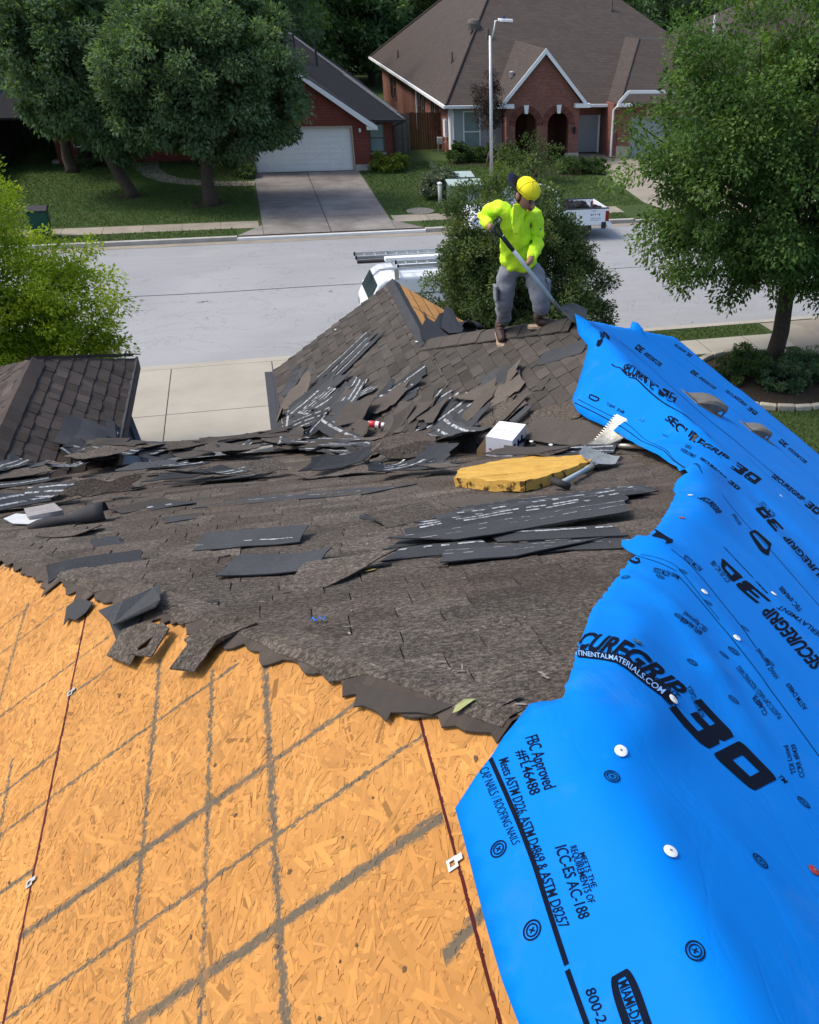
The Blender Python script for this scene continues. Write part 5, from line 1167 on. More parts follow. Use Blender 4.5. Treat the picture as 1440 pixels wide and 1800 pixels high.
outline([(303,1193),(346,1193),(375,1152),(386,1143),(454,1108),(446,1100),(400,1098),(345,1125),(327,1137),(335,1150)], SW, .03, 'bent shingle strip hanging furthest down the bare boards', edge)
far = 'shingle strips scattered on the far slope'
for i, (dx, dy) in enumerate(((0,0),(9,7),(19,13))):
    lp((556+dx,672+dy),(648+dx*.7,588+dy*.8), .14, SB, .02+.008*i, ('uppermost of three grey shingle strips lying side by side below the gable', 'middle one of the three grey shingle strips side by side below the gable', 'lowest of the three grey shingle strips side by side below the gable')[i], far, bands=((.28,.42,.02),), ends=(.1,-.1*i))
lp((655,722),(748,655), .20, SB, .035, 'grey shingle strip tilted up at the end of the brown bundle', far, bands=((.1,.2,.02),), tilt=.03)
lp((560,748),(715,672), .22, SN, .024, 'long brown shingle bundle lying down the far slope', far, tilt=.02); lp((570,757),(690,692), .15, SL, .04, 'pale brown strip on top of the long brown bundle', far)
lp((690,712),(735,690), .18, SB, .016, 'short dark shingle under the tilted grey strip', far, bands=((.2,.4,.02),)); lp((615,688),(645,672), .12, SB, .016, 'small dark scrap with two white sealant patches', far, bands=((-.3,.3,.55),))
for i, (a, b_) in enumerate((((720,768),(810,702)),((755,770),(838,706)),((745,735),(795,703)))):
    lp(a, b_, .26, SB, .022+.012*i, ('dark shingle with two white seams upside down beside the carton', 'dark upside down shingle overlapping the pair beside the carton', 'upper dark shingle of the upside down ones beside the carton')[i], far, bands=((.30,.42,.1),(-.2,-.1,.1)))
lp((838,695),(870,680), .5, SB, .018, 'torn dark underlay piece on the far slope above the carton', far); lp((872,688),(915,662), .34, SB, .03, 'torn grey piece lifted at its edge above the carton', far, tilt=.04)
lp((800,760),(850,705), .18, SB, .02, 'dark strip running down to the carton', far); lp((835,765),(885,700), .30, SN, .016, 'brown double shingle row above the carton', far); lp((880,752),(922,704), .09, SL, .05, 'thin tan strip standing on edge above the carton', far); lp((900,757),(930,726), .08, SB, .06, 'black strip edge beside the thin tan strip', far)
lp((930,748),(1030,716), .26, SW, .02, 'grey worn shingle with wavy edge by the drooping blue sheet', far); lp((950,636),(1030,612), .14, SB, .016, 'grey sliver high on the far slope near the blue sheet', far, tilt=.02); lp((945,690),(958,670), .10, SN, .02, 'little brown tab high on the far slope', far)
lp((930,760),(1050,775), .24, SN, .03, 'brown shingle row end under the drooping blue sheet', far)
lp((498,700),(530,650), .22, M['felt'], .02, 'black felt patch beside the eave of the far slope', far); lp((490,735),(520,680), .26, M['felt'], .05, 'torn black felt hanging at the eave corner', far, jag=.05); lp((508,800),(520,725), .20, SB, .09, 'upright dark strip with a white torn seam at the eave corner', far, bands=((.34,.46,.15),)); lp((478,742),(510,722), .16, M['felt'], .06, 'ragged black felt point sticking out over the driveway', far, jag=.06); lp((520,648),(516,676), .13, SB, .02, 'dark shingle tab at the eave of the small gable', far)
lp((520,742),(640,795), .14, SB, .10, 'dark strip with a white seam slanting across the valley', far, bands=((.1,.3,.08),)); lp((560,745),(640,752), .3, SB, .07, 'dark upside down shingle with three white marks in the valley', far, bands=((-.3,-.22,.3),(.0,.08,.3),(.3,.38,.3)))
lp((700,765),(745,748), .2, SN, .05, 'brown tab near the drink can', far); lp((600,757),(650,745), .24, SN, .11, 'brown shingle lifted over the drink can', far, tilt=.08)
wingg = 'upside down shingles on the wing roof'
for i, (a, b_) in enumerate((((148,742),(134,808)),((180,752),(163,815)),((205,770),(195,815)),((228,790),(222,822)))):
    lp(a, b_, .32, SB, .02+.01*i, ('upper dark upside down shingle with a white seam on the wing roof', 'second dark upside down shingle down the wing roof', 'third dark upside down shingle down the wing roof', 'lowest dark upside down shingle at the wing eave')[i], wingg, bands=((.34,.48,.12),))
heap = 'torn shingles heaped in the valleys'
HL = {'w': 'torn brown shingle in the debris heaped along the roof valley', 'b': 'torn black shingle in the debris heaped along the roof valley', 's': 'torn black shingle showing white sealant in the valley debris'}
segs = [((-3.6,5.9),(-2.3,8.2),26,.30),((-3.5,6.6),(-1.95,9.25),36,.36),((-1.9,9.25),(-.15,9.35),26,.24),((-.15,9.1),(1.2,6.9),34,.36),((1.2,6.9),(2.45,5.1),20,.26)]
for (x0,y0),(x1,y1),n, sg in segs:
    for i in range(n):
        t = rr.random(); cx, cy = x0+(x1-x0)*t+rr.gauss(0, sg*.7), y0+(y1-y0)*t+rr.gauss(0, sg*.55); an = math.atan2(y1-y0, x1-x0)+rr.gauss(0, .38); L = rr.uniform(.28, .95); q = rr.random()
        if cy > YE+.05: cy = YE-.1
        if cx > 2.05 or (cx < -1.95 and cy > 8.8) or ((cx-pav.x-.45)/1.25)**2+((cy-pav.y+.15)/.75)**2 < 1 or (cx-c0.x)**2+((cy-c0.y+.25)*.8)**2 < .36 or (cx-can_p.x)**2+(cy-can_p.y)**2 < .10: continue
        m = SB if q < .42 else SW if q < .68 else SN if q < .9 else SL; k = 'b' if m is SB else 'w'; bands = ()
        if m is SB and rr.random() < .55: bands = rr.choice((B1, B2, B3)); k = 's'
        if (y0 > 9.2 or y1 > 9.2) and cy > 8.6: an = rr.gauss(0, .35)
        loose(cx-math.cos(an)*L/2, cy-math.sin(an)*L/2, cx+math.cos(an)*L/2, cy+math.sin(an)*L/2, rr.uniform(.12,.34), m, .02+.10*i/n, rr, HL[k], heap, tilt=rr.choice((0,0,0,.02,.05)), curl=rr.choice((0,0,0,.03,.06)), ends=(rr.uniform(-.15,.15), rr.uniform(-.15,.15)), jag=.035, bands=bands)
for (xa, xb, ya, yb, n, an0, sp) in ((500,700,690,790,26,.2,.7),(690,960,690,790,26,.1,.8),(0,250,815,925,26,.0,.35),(240,480,800,850,16,.1,.3),(560,780,800,840,14,0,.3)):
    for i in range(n):
        p = on_roof(rr.uniform(xa, xb), rr.uniform(ya, yb))
        if p.z < -6 or p.x > 1.95 or (p.x < -1.9 and p.y > 8.6) or (p.y > 9.9 and p.x < -1.2) or ((p.x-pav.x-.45)/1.25)**2+((p.y-pav.y+.15)/.75)**2 < 1 or (p.x-c0.x)**2+((p.y-c0.y+.25)*.8)**2 < .36 or (p.x-can_p.x)**2+(p.y-can_p.y)**2 < .10: continue
        an = an0+rr.gauss(0, sp); L = rr.uniform(.15, .6); q = rr.random(); m = SB if q < .42 else SW if q < .66 else SN if q < .9 else SL; bands = (); k_ = 'b' if m is SB else 'w'
        if m is SB and rr.random() < .5: bands = rr.choice((B1, B2, B3)); k_ = 's'
        loose(p.x-math.cos(an)*L/2, p.y-math.sin(an)*L/2, p.x+math.cos(an)*L/2, p.y+math.sin(an)*L/2, rr.uniform(.08,.26), m, .02+.06*rr.random(), rr, HL[k_], heap, tilt=rr.choice((0,.02,.05,.10)), curl=rr.choice((0,0,.04,.09)), ends=(rr.uniform(-.25,.25), rr.uniform(-.25,.25)), jag=.045, bands=bands)
# little things: loose caps, chips, leaves, string
for i, q in enumerate(((893,790),(918,788),(934,789),(968,795),(715,783),(650,751),(733,605),(590,583),(1000,783))):
    p = on_roof(*q); z = hpile(p.x, p.y)+.04 if i < 6 else p.z+.03; mb = MB(); mb.lathe([(.017,0),(.017,.002),(.006,.005)], p.x, p.y, z, 12); mb.lathe([(.002,-.03),(.002,0)], p.x, p.y, z, 6); tag(obj('loose_cap_nail', mb, capm), 'white plastic cap nail lying loose among the torn shingles', 'nail', 'loose cap nails on the roof')
def leaf_thing(px, py, ang, s_, label, m):
    p = on_roof(px, py); d = Vector((math.cos(ang), math.sin(ang), 0)); e = Vector((-d.y, d.x, 0)); mb = MB(); q = [(-.5,0),(-.25,.2),(.1,.24),(.4,.1),(.55,0),(.35,-.1),(.05,-.22),(-.3,-.16)]
    mb.add([(*(p+d*a*s_+e*b_*s_).xy, hr(*(p+d*a*s_+e*b_*s_).xy)+.02+.12*s_*abs(b_)) for a, b_ in q], [(0,1,2,3,4,5,6,7)]); o = obj('fallen_leaf', mb, m); o.modifiers.new('t', 'SOLIDIFY').thickness = .001; tag(o, label, 'leaf')
lm = mat('dry_leaf', (.30,.32,.14), (.24,.25,.10), 30); leaf_thing(816,1248,.2,.055,'pale green leaf lying on the torn felt edge by the boards', lm); leaf_thing(652,1010,.5,.05,'small yellow leaf on the worn shingles', mat('yellow_leaf', (.36,.30,.06)))
p = on_roof(560,1098); mb = MB(); pts_ = [Vector((p.x-.02+.006*i, p.y+.02*math.sin(i*1.9), 0)) for i in range(8)]; mb.tube([(q.x, q.y, hr(q.x,q.y)+.02+.004*(i%2)) for i, q in enumerate(pts_)], .0018, 6); tag(obj('blue_string', mb, mat('blue_string', (.02,.22,.75))), 'short bright blue string lying on the worn shingles', 'string')
mb = MB(); r = random.Random(77)
for i in range(170):
    px, py = r.uniform(0, 1180), r.uniform(900, 1260); q = on_roof(px, py)
    if q.y < hipy(q.x)+.05 or q.y > 8 or q.x > 1.6: continue
    L = r.uniform(.004,.016); a = r.gauss(1.6,.9); d = Vector((math.cos(a),math.sin(a),0))*L; e = Vector((-d.y,d.x,0)).normalized()*r.uniform(.0012,.003)
    mb.add([(v.x, v.y, hr(v.x,v.y)+.019) for v in (q-d-e, q+d-e, q+d+e, q-d+e)], [(0,1,2,3)], r.uniform(.5,1.2))
tag(obj('roofing_debris', mb, mat('pale_chips', (.34,.30,.25), (.2,.17,.14), 60)), 'fine pale chips and scratches strewn over the worn shingles', 'debris', kind='stuff')
# ---------------------------------------------------------------- the roofer
def hipp(px):
    """point of the far hip seen at picture column px"""
    best = None
    for k in range(401):
        t = k/400; p = Vector((X2+(XJ-X2)*t, Y2+(YJ-Y2)*t, Z2+(ZJ-Z2)*t)); c = (BR.dot(p)/BF.dot(p))*FOC+CX
        if best is None or abs(c-px) < best[0]: best = (abs(c-px), p)
    return best[1]
def skin(name, verts, edges, radii, m, parent, root=0, sub=2):
    me = bpy.data.meshes.new(name); me.from_pydata([tuple(v) for v in verts], edges, []); o = bpy.data.objects.new(name, me); COL.objects.link(o)
    sk = o.modifiers.new('skin', 'SKIN'); sk.use_smooth_shade = True; sk.branch_smoothing = .6
    ss = o.modifiers.new('sub', 'SUBSURF'); ss.levels = ss.render_levels = sub
    lay = me.skin_vertices[0] if me.skin_vertices else None
    if lay is None:
        bm = bmesh.new(); bm.from_mesh(me); bm.verts.layers.skin.verify(); bm.to_mesh(me); bm.free(); lay = me.skin_vertices[0]
    for i, r_ in enumerate(radii): lay.data[i].radius = r_ if isinstance(r_, tuple) else (r_, r_); lay.data[i].use_root = (i == root)
    dg = bpy.context.evaluated_depsgraph_get(); me2 = bpy.data.meshes.new_from_object(o.evaluated_get(dg)); bpy.data.objects.remove(o); me2.name = name
    me2.materials.clear(); me2.materials.append(m); me2.polygons.foreach_set('use_smooth', [True]*len(me2.polygons)); me2.attributes.new('shade', 'FLOAT', 'FACE').data.foreach_set('value', [1.0]*len(me2.polygons))
    o = bpy.data.objects.new(name, me2); COL.objects.link(o)
    if parent: o.parent = parent; o.matrix_parent_inverse = Matrix.Translation(-Vector(parent.location))
    return o
fR, fL = hipp(880), hipp(957)            # his right boot is the one further down the hip
person = thing('person', 'roofer in lime yellow long sleeve shirt and backwards cap scraping the hip with a shovel', 'person', fR.lerp(fL, .5))
y0 = (fR.y+fL.y)/2
J = dict(head=at_y(926,342,y0-.42), chin=at_y(930,358,y0-.46), neck=at_y(916,362,y0-.30), neck0=at_y(912,372,y0-.24), chest=at_y(908,392,y0-.16), belly=at_y(908,425,y0-.10), waist=at_y(911,452,y0-.03), pelvis=at_y(913,468,y0),
  rs=at_y(876,362,y0-.16), rsi=at_y(892,366,y0-.2), re=at_y(850,384,y0-.05), rw=at_y(861,398,y0-.34), rh=at_y(864,401,y0-.39),
  ls=at_y(943,374,y0-.26), lsi=at_y(928,370,y0-.25), le=at_y(945,425,y0-.20), lw=at_y(932,458,y0-.46), lh=at_y(926,466,y0-.51),
  rhip=at_y(890,476,y0+.02), rk=at_y(886,524,y0-.02), ra=at_y(885,566,on_roof(879,597).y+.08), lhip=at_y(937,473,y0-.02), lk=at_y(949,514,y0-.24), la=at_y(953,556,on_roof(951,580).y+.02))
skinm = mat('skin', (.33,.17,.11), (.29,.145,.09), 30, .55); hiviz = mat('lime_shirt', (.60,.90,.03), (.44,.74,.022), 5, .8, .5, 18, bdist=.03, lo=.4, hi=.75); trou = mat('grey_trousers', (.20,.205,.235), (.165,.17,.195), 6, .9, .35, 22, bdist=.02)
bootm = mat('brown_boots', (.035,.02,.016), (.055,.03,.024), 14, .6); solem = mat('tan_sole', (.42,.30,.20), (.34,.24,.16), 10, .8)
# body: one skinned figure with fingers
V_, E_, R_ = [], [], []
def nd(p, r_, par=None):
    V_.append(Vector(p)); R_.append(r_)
    if par is not None: E_.append((par, len(V_)-1))
    return len(V_)-1
pel = nd(J['pelvis'], .12); bel = nd(J['belly'], .12, pel); ch = nd(J['chest'], .13, bel); n0 = nd(J['neck0'], .07, ch); nk = nd(J['neck'], .056, n0); hd = nd(J['head'].lerp(J['neck'], .25), .082, nk); hd1 = nd(J['head'], .092, hd); nd(J['head']+Vector((.0,-.01,.075)), .074, hd1)
for s_ in 'rl':
    a = nd(J[s_+'s'], .062, ch); b_ = nd(J[s_+'e'], .047, a); c = nd(J[s_+'w'], .030, b_); h = J[s_+'h']; d = (h-J[s_+'w']).normalized(); pm = nd(h, (.034,.02), c)
    a2 = nd(J[s_+'hip'], .088, pel); k2 = nd(J[s_+'k'], .058, a2); nd(J[s_+'a'], .042, k2)
body = skin('body', V_, E_, R_, skinm, person)
# head details: face, ears
hc = J['head']; fwd = Vector((.35,-.80,-.48)).normalized(); side = fwd.cross(Vector((0,0,1))).normalized(); upv = side.cross(fwd).normalized()
def ell(name, c, r3, m, axes=None, parent=person, n=14, cut=None):
    ax_ = axes or (side, fwd, upv); mb = MB(); L_ = []
    for i in range(n+1):
        th = PI*i/n
        for k in range(2*n): ph = PI*k/n; L_.append(Vector(c)+ax_[0]*(r3[0]*math.sin(th)*math.cos(ph))+ax_[1]*(r3[1]*math.sin(th)*math.sin(ph))+ax_[2]*(r3[2]*math.cos(th)))
    mb.add(L_, [(i*2*n+k, i*2*n+(k+1)%(2*n), (i+1)*2*n+(k+1)%(2*n), (i+1)*2*n+k) for i in range(n) for k in range(2*n)]); return obj(name, mb, m, parent, smooth=True)
face = hc+fwd*.018-upv*.012
ell('face', face, (.075,.088,.105), skinm)
ell('nose', face+fwd*.092-upv*.018, (.016,.024,.026), skinm); ell('lips', face+fwd*.082-upv*.062, (.026,.012,.009), mat('lips', (.22,.08,.06)))
for sg in (-1, 1):
    ell('ear', hc+side*.083*sg-upv*.01-fwd*.01, (.014,.026,.036), skinm); ell('eye', face+side*.031*sg+fwd*.080+upv*.012, (.014,.008,.008), mat('eye', (.03,.02,.018))); ell('eyebrow', face+side*.032*sg+fwd*.079+upv*.034, (.024,.010,.006), M['dark'])
ell('hair', hc-fwd*.022-upv*.02, (.088,.088,.085), mat('black_hair', (.015,.012,.011)))
# cap worn backwards
capy = mat('yellow_cap', (.86,.74,.015), (.80,.68,.012), 20, .7); up2 = (upv*.85+fwd*-.25).normalized()
cap_c = hc+upv*.052-fwd*.004; mb = MB(); n = 16; L_ = []; rim = []
ax_s, ax_f, ax_u = side, (fwd-upv*.10).normalized(), (upv+fwd*.10).normalized()
for i in range(9):
    th = PI/2*i/8
    for k in range(24): ph = 2*PI*k/24; L_.append(cap_c+ax_s*(.102*max(0,math.cos(th))**.9*math.cos(ph))+ax_f*(.114*max(0,math.cos(th))**.9*math.sin(ph))+ax_u*(.080*math.sin(th)+.004*math.sin(3*ph)*math.cos(th)))
mb.add(L_, [(i*24+k, i*24+(k+1)%24, (i+1)*24+(k+1)%24, (i+1)*24+k) for i in range(8) for k in range(24)])
low = [p-ax_u*.03-(p-cap_c)*.07 for p in L_[:24]]; mb.add(L_[:24]+low, [(k, (k+1)%24, 24+(k+1)%24, 24+k) for k in range(24)])
capo = obj('cap', mb, capy, person, smooth=True); c2 = capo.modifiers.new('t', 'SOLIDIFY'); c2.thickness = .003
bd = (-ax_f*.55+ax_s*.75); bd = (bd-ax_u*bd.dot(ax_u)).normalized(); bs = bd.cross(ax_u); mb = MB(); n = 10; T_ = []
for i in range(n+1):
    a = -1.15+2.3*i/n; T_.append((cap_c+bd*(.103*math.cos(a)+.003)+bs*(.103*math.sin(a))-ax_u*.02, cap_c+bd*(.10+.105*math.cos(a*.9))+bs*(.098*math.sin(a))+ax_u*(.02+.02*math.cos(a))))
vv = [p for q in T_ for p in q]; mb.add(vv, [(2*i, 2*i+1, 2*i+3, 2*i+2) for i in range(n)]); 
for k in range(6):
    ph = PI*k/3; sm_ = MB(); sm_.tube([cap_c+(ax_s*(.1030*max(0,math.cos(PI/2*i/8))**.9*math.cos(ph))+ax_f*(.1150*max(0,math.cos(PI/2*i/8))**.9*math.sin(ph))+ax_u*(.0810*math.sin(PI/2*i/8))) for i in range(9)], .0022, 5); obj('cap_seam', sm_, mat('dull_yellow_seam', (.72,.61,.012)), capo)
br = obj('cap_brim', mb, mat('navy_brim', (.012,.016,.045)), capo, smooth=True); br.modifiers.new('t', 'SOLIDIFY').thickness = .006
ell('cap_button', cap_c+ax_u*.081, (.009,.009,.005), capy, parent=capo)
# shirt
V_, E_, R_ = [], [], []
az = nd(J['pelvis']-Vector((0,0,.03)), (.185,.145)); a0 = nd(J['waist'], (.185,.14), az); a1 = nd(J['belly'], (.188,.14), a0); a2 = nd(J['chest'], (.198,.138), a1); a3 = nd(J['neck0'], (.085,.075), a2); nd(J['neck']-Vector((0,0,.012)), .066, a3)
for s_, ei in (('r', 1), ('l', 1)):
    i1 = nd(J[s_+'si'].lerp(J['chest'], .25), .105, a2); b1 = nd(J[s_+'s'], .082, i1); b2 = nd(J[s_+'s'].lerp(J[s_+'e'], .55), .068, b1); b3 = nd(J[s_+'e'], .060, b2); b4 = nd(J[s_+'e'].lerp(J[s_+'w'], .6), .055, b3); nd(J[s_+'w'].lerp(J[s_+'h'], -.05), .043, b4)
shirt = skin('shirt', V_, E_, R_, hiviz, person, sub=3)
# folds: creases round the elbows, across the belly and towards the hem
for v in shirt.data.vertices:
    c = v.co; s1 = math.sin(c.z*62+c.x*30+6*noise.noise(c*6)); s2 = math.sin(c.x*48-c.z*40+5*noise.noise(c*5+Vector((3,1,0))))
    w1 = max(0, 1-(min((c-J['re']).length, (c-J['le']).length)/.22)); w2 = max(0, 1-abs(c.z-J['waist'].z-.02)/.2)
    v.co += v.normal*(.013*s1*w1+.009*s2*(.35+w2))
for v in shirt.data.vertices: v.co += v.normal*(.016*noise.noise(Vector((v.co.x*10, v.co.y*10, v.co.z*7)))+.011*noise.noise(Vector((v.co.x*24, v.co.y*24, v.co.z*15))))
mb = MB(); d0 = at_y(902,358,y0-.40); pts_ = [(0,0),(.09,.0),(.115,-.05),(.10,-.13),(.045,-.235),(.01,-.25),(-.015,-.16)]
q = [d0+Vector((.95,.2,0))*a+Vector((0,-.02,1))*b_+Vector((0,-.03*math.sin(a*20),0)) for a, b_ in pts_]; mb.prism(q, (0,-.018,0)); fl = obj('neck_cloth', mb, hiviz, person, bevel=.008)
# trousers
V_, E_, R_ = [], [], []
p0 = nd(J['pelvis'], (.175,.14)); nd(J['waist']+Vector((0,0,.04)), (.165,.13), p0)
for s_ in 'rl':
    h1_ = nd(J[s_+'hip'], .112, p0); m1 = nd(J[s_+'hip'].lerp(J[s_+'k'], .5), .105, h1_); k1 = nd(J[s_+'k'], .092, m1); m2 = nd(J[s_+'k'].lerp(J[s_+'a'], .55), .086, k1); nd(J[s_+'a'].lerp(J[s_+'k'], .06), .070, m2)
tro = skin('trousers', V_, E_, R_, trou, person, sub=3)
for v in tro.data.vertices: v.co += v.normal*(.020*noise.noise(Vector((v.co.x*8, v.co.y*8, v.co.z*13)))+.010*noise.noise(Vector((v.co.x*16, v.co.y*16, v.co.z*26))))
for s_, o_ in (('r', -.095), ('l', .09)):
    p = J[s_+'hip'].lerp(J[s_+'k'], .75)+Vector((o_, -.03, 0)); mb = MB(); mb.box(p.x-.012, p.x+.012, p.y-.05, p.y+.05, p.z-.07, p.z+.07); mb.box(p.x-.015, p.x+.015, p.y-.053, p.y+.053, p.z+.04, p.z+.075); obj('cargo_pocket', mb, trou, person, bevel=.01)
# boots
for s_, f_, d_ in (('r', fR, Vector((-.12,-1,-.18))), ('l', fL, Vector((.85,-.42,.05)))):
    d_.normalize(); a = J[s_+'a']; g = Vector((f_.x, f_.y, f_.z+.07)); V_, E_, R_ = [], [], []
    g = on_roof(*((879, 597) if s_ == 'r' else (951, 580))); g.z += .035
    hl = g+Vector((0,0,.045))-d_*.05; sd_ = d_.cross(Vector((0,0,1))).normalized()
    k0 = nd(a+Vector((0,0,.02)), .060); k1 = nd(hl+Vector((0,0,.05)), .056, k0); k2 = nd(hl+d_*.02, (.05,.05), k1); k3 = nd(hl+d_*.12-Vector((0,0,.008)), (.047,.042), k2); nd(hl+d_*.205-Vector((0,0,.018)), (.044,.03), k3)
    bt = skin('boot', V_, E_, R_, bootm, person)
    mb = MB(); prof = [(-.075,-.03),(-.075,.03),(-.02,.042),(.08,.040),(.16,.05),(.22,.042),(.255,.0),(.22,-.042),(.16,-.05),(.08,-.040),(-.02,-.042)]; mb.prism([hl+d_*u+sd_*v-Vector((0,0,.062)) for u, v in prof], (0,0,.024)); obj('sole', mb, solem, bt)
    mb = MB()
    for k in range(4):
        c = hl+d_*(.07-.018*k)+Vector((0,0,.045+.022*k)); mb.tube([c-sd_*.026, c+d_*.012+Vector((0,0,.008)), c+sd_*.026], .0045, 6)
    obj('boot_lace', mb, mat('red_lace', (.30,.14,.09)), bt)
# shovel in his hands and the hands closing round it
grip = at_y(869,398,y0-.44); sock = at_y(985,545,y0-.56); tip = at_y(1030,562,y0-.62)
hz = Vector((tip.x, tip.y, 0))
sv_ = shovel('shovel', 'long grey shovel with black grip held by the roofer', grip, sock, tip, (.25,-.5,.85), .25, False, (mat('grey_blade', (.085,.09,.085), (.06,.066,.062), 20, .55, metal=.3), mat('pale_shaft', (.42,.48,.50), (.36,.42,.44), 12, .4), M['dark']), True, -.02, .019)
del sv_['group']
axis = (sock-grip).normalized()
def hand(c, ax_, palm_dir, m, sc=1.0, sgn=1):
    """palm with four curled fingers and a thumb wrapped round a shaft at c"""
    V_, E_, R_ = [], [], []; pd = (palm_dir-ax_*palm_dir.dot(ax_)).normalized(); td = ax_.cross(pd).normalized()*sgn; r0 = .030
    w_ = nd(c+pd*.078, (.026,.020)); root = nd(c+pd*.042, (.030,.022), w_)
    for i, L in enumerate((.95,1.05,1.0,.82)):
        o = ax_*((i-1.5)*.021); k = root
        for j in range(5): th = .15+j*.62*L; k = nd(c+o+(pd*math.cos(th)+td*math.sin(th))*(r0+.003), .0105-.0009*j, k)
    k = root
    for th, al in ((-.5,-.030),(-1.05,-.042),(-1.6,-.040)): k = nd(c+ax_*al+(pd*math.cos(th)+td*math.sin(th))*(r0+.004), .0115 if th > -1.2 else .0095, k)
    return skin('hand', V_, E_, R_, m, body, sub=1)
hand(J['rh'].lerp(grip+axis*.07, .85), axis, (J['rw']-J['rh'])+Vector((-.03,-.03,.02)), skinm); hand(sock.lerp(grip, .56) if False else J['lh'].lerp(grip+(sock-grip)*((J['lh']-grip).dot(sock-grip)/(sock-grip).length_squared), 1.0), axis, (J['lw']-J['lh'])+Vector((.02,-.05,.06)), skinm, sgn=-1)
# ---------------------------------------------------------------- vehicles
def wheel(parent, x, y, z, r_, side=-1, name='wheel'):
    mb = MB(); mb.lathe([(r_*.62,-.11),(r_*.95,-.11),(r_,-.07),(r_,.07),(r_*.95,.11),(r_*.62,.11)], x, y, z, 26, axis='y'); t = obj('wheel', mb, M['dark'], parent, smooth=False)
    mb = MB(); mb.lathe([(r_*.1,side*.10),(r_*.22,side*.105),(r_*.5,side*.07),(r_*.62,side*.11),(r_*.6,0)], x, y, z, 18, axis='y'); obj('rim', mb, M['metal'], t)
    return t
vp = mat('van_paint', (.72,.75,.78), (.69,.72,.75), 1, .25, spec=.5)
def profile_body(parent, name, prof, ya, yb, taper, m, gz, bev=.05, x0=0, zt=1.0):
    """side profile swept across the width, leaning in above the waist"""
    mb = MB(); n = len(prof); L_ = []
    for y, s_ in ((ya, 1), (yb, -1)):
        for x, z in prof: L_.append((x0+x, y+s_*max(0, z-zt)*taper, gz+z))
    mb.add(L_, [tuple(range(n)), tuple(range(n, 2*n))[::-1]]+[(i, n+i, n+(i+1)%n, (i+1)%n) for i in range(n)]); return obj(name, mb, m, parent, bevel=bev)
RZ = G-.13; vx, vy0, vy1 = 2.52, 25.35, 27.3
van = thing('van', 'white cargo van with loaded ladder rack parked at the near kerb', 'van', (vx+2.7, 26.3, RZ))
prof = [(.04,.32),(.0,.75),(.02,1.10),(.12,1.30),(.42,1.78),(.62,1.90),(1.1,1.95),(5.2,1.96),(5.4,1.85),(5.48,1.0),(5.48,.38),(5.1,.30),(.4,.26)]
vb = profile_body(van, 'body', prof, vy0, vy1, .13, vp, RZ, .06, vx)
mb = MB(); mb.add([(vx+.16,vy0+.10,RZ+1.32),(vx+.16,vy1-.10,RZ+1.32),(vx+.42,vy1-.18,RZ+1.75),(vx+.42,vy0+.18,RZ+1.75)], [(0,1,2,3)]); mb.v = [(a-.025, b_, c+.03) for a, b_, c in mb.v]; obj('windshield', mb, M['glass'], van)
mb = MB(); mb.prism([(vx+.30,vy0+.0,RZ+1.12),(vx+1.02,vy0+.0,RZ+1.12),(vx+1.02,vy0+.09,RZ+1.76),(vx+.66,vy0+.085,RZ+1.74),(vx+.44,vy0+.045,RZ+1.46)], (0,.03,0)); mb.v = [(a, b_-.008, c) for a, b_, c in mb.v]; obj('side_window', mb, M['glass'], van)
mb = MB()
for x in (1.2, 2.75, 4.4): mb.prism([(vx+x,vy0-.004,RZ+.4),(vx+x+.015,vy0-.004,RZ+.4),(vx+x+.015,vy0+.112,RZ+1.86),(vx+x,vy0+.112,RZ+1.86)], (0,.01,0))
mb.box(vx+1.2,vx+5.4,vy0+.066,vy0+.08,RZ+1.50,RZ+1.52); obj('panel_seam', mb, M['wood_grey'], van)
mb = MB(); mb.box(vx+1.3,vx+1.47,vy0-.02,vy0,RZ+1.02,RZ+1.06); obj('door_handle', mb, M['dark'], van)
for y, s_ in ((vy0, -1), (vy1, 1)):
    mb = MB(); mb.box(vx+.20,vx+.32,min(y,y+s_*.24),max(y,y+s_*.24),RZ+1.12,RZ+1.38); mi = obj('mirror', mb, M['white'], van, bevel=.03)
    mb = MB(); mb.box(vx+.32,vx+.324,min(y+s_*.04,y+s_*.22),max(y+s_*.04,y+s_*.22),RZ+1.15,RZ+1.35); obj('mirror_glass', mb, M['glass'], mi)
    mb = MB(); mb.box(vx-.0,vx+.2,min(y-s_*.32,y-s_*.02),max(y-s_*.32,y-s_*.02),RZ+.78,RZ+.98); obj('headlight', mb, M['glass'], van)
mb = MB(); mb.box(vx-.06,vx+.12,vy0+.05,vy1-.05,RZ+.34,RZ+.62); obj('bumper', mb, M['wood_grey'], van, bevel=.03)
for x in (.85, 4.3):
    for y, s_ in ((vy0+.1, -1), (vy1-.1, 1)): wheel(van, vx+x, y, RZ+.36, .36, s_)
mb = MB(); rk = RZ+1.96
for x in (.95, 2.6, 4.5):
    mb.box(vx+x-.03,vx+x+.03,vy0+.12,vy1-.12,rk+.17,rk+.22)
    for y in (vy0+.14, vy1-.14): mb.box(vx+x-.06,vx+x+.06,y-.025,y+.025,rk-.06,rk+.2)
for y in (vy0+.12, vy1-.12): mb.tube([(vx+.5,y,rk+.24),(vx+5.2,y,rk+.24)], .02, 8)
mb.tube([(vx+2.6,vy0+.10,rk-.22),(vx+2.9,vy0+.08,rk-.18),(vx+3.3,vy0+.09,rk-.02),(vx+3.7,vy0+.08,rk-.18),(vx+4.0,vy0+.1,rk-.22)], .012, 6); obj('roof_rack', mb, M['metal'], van)
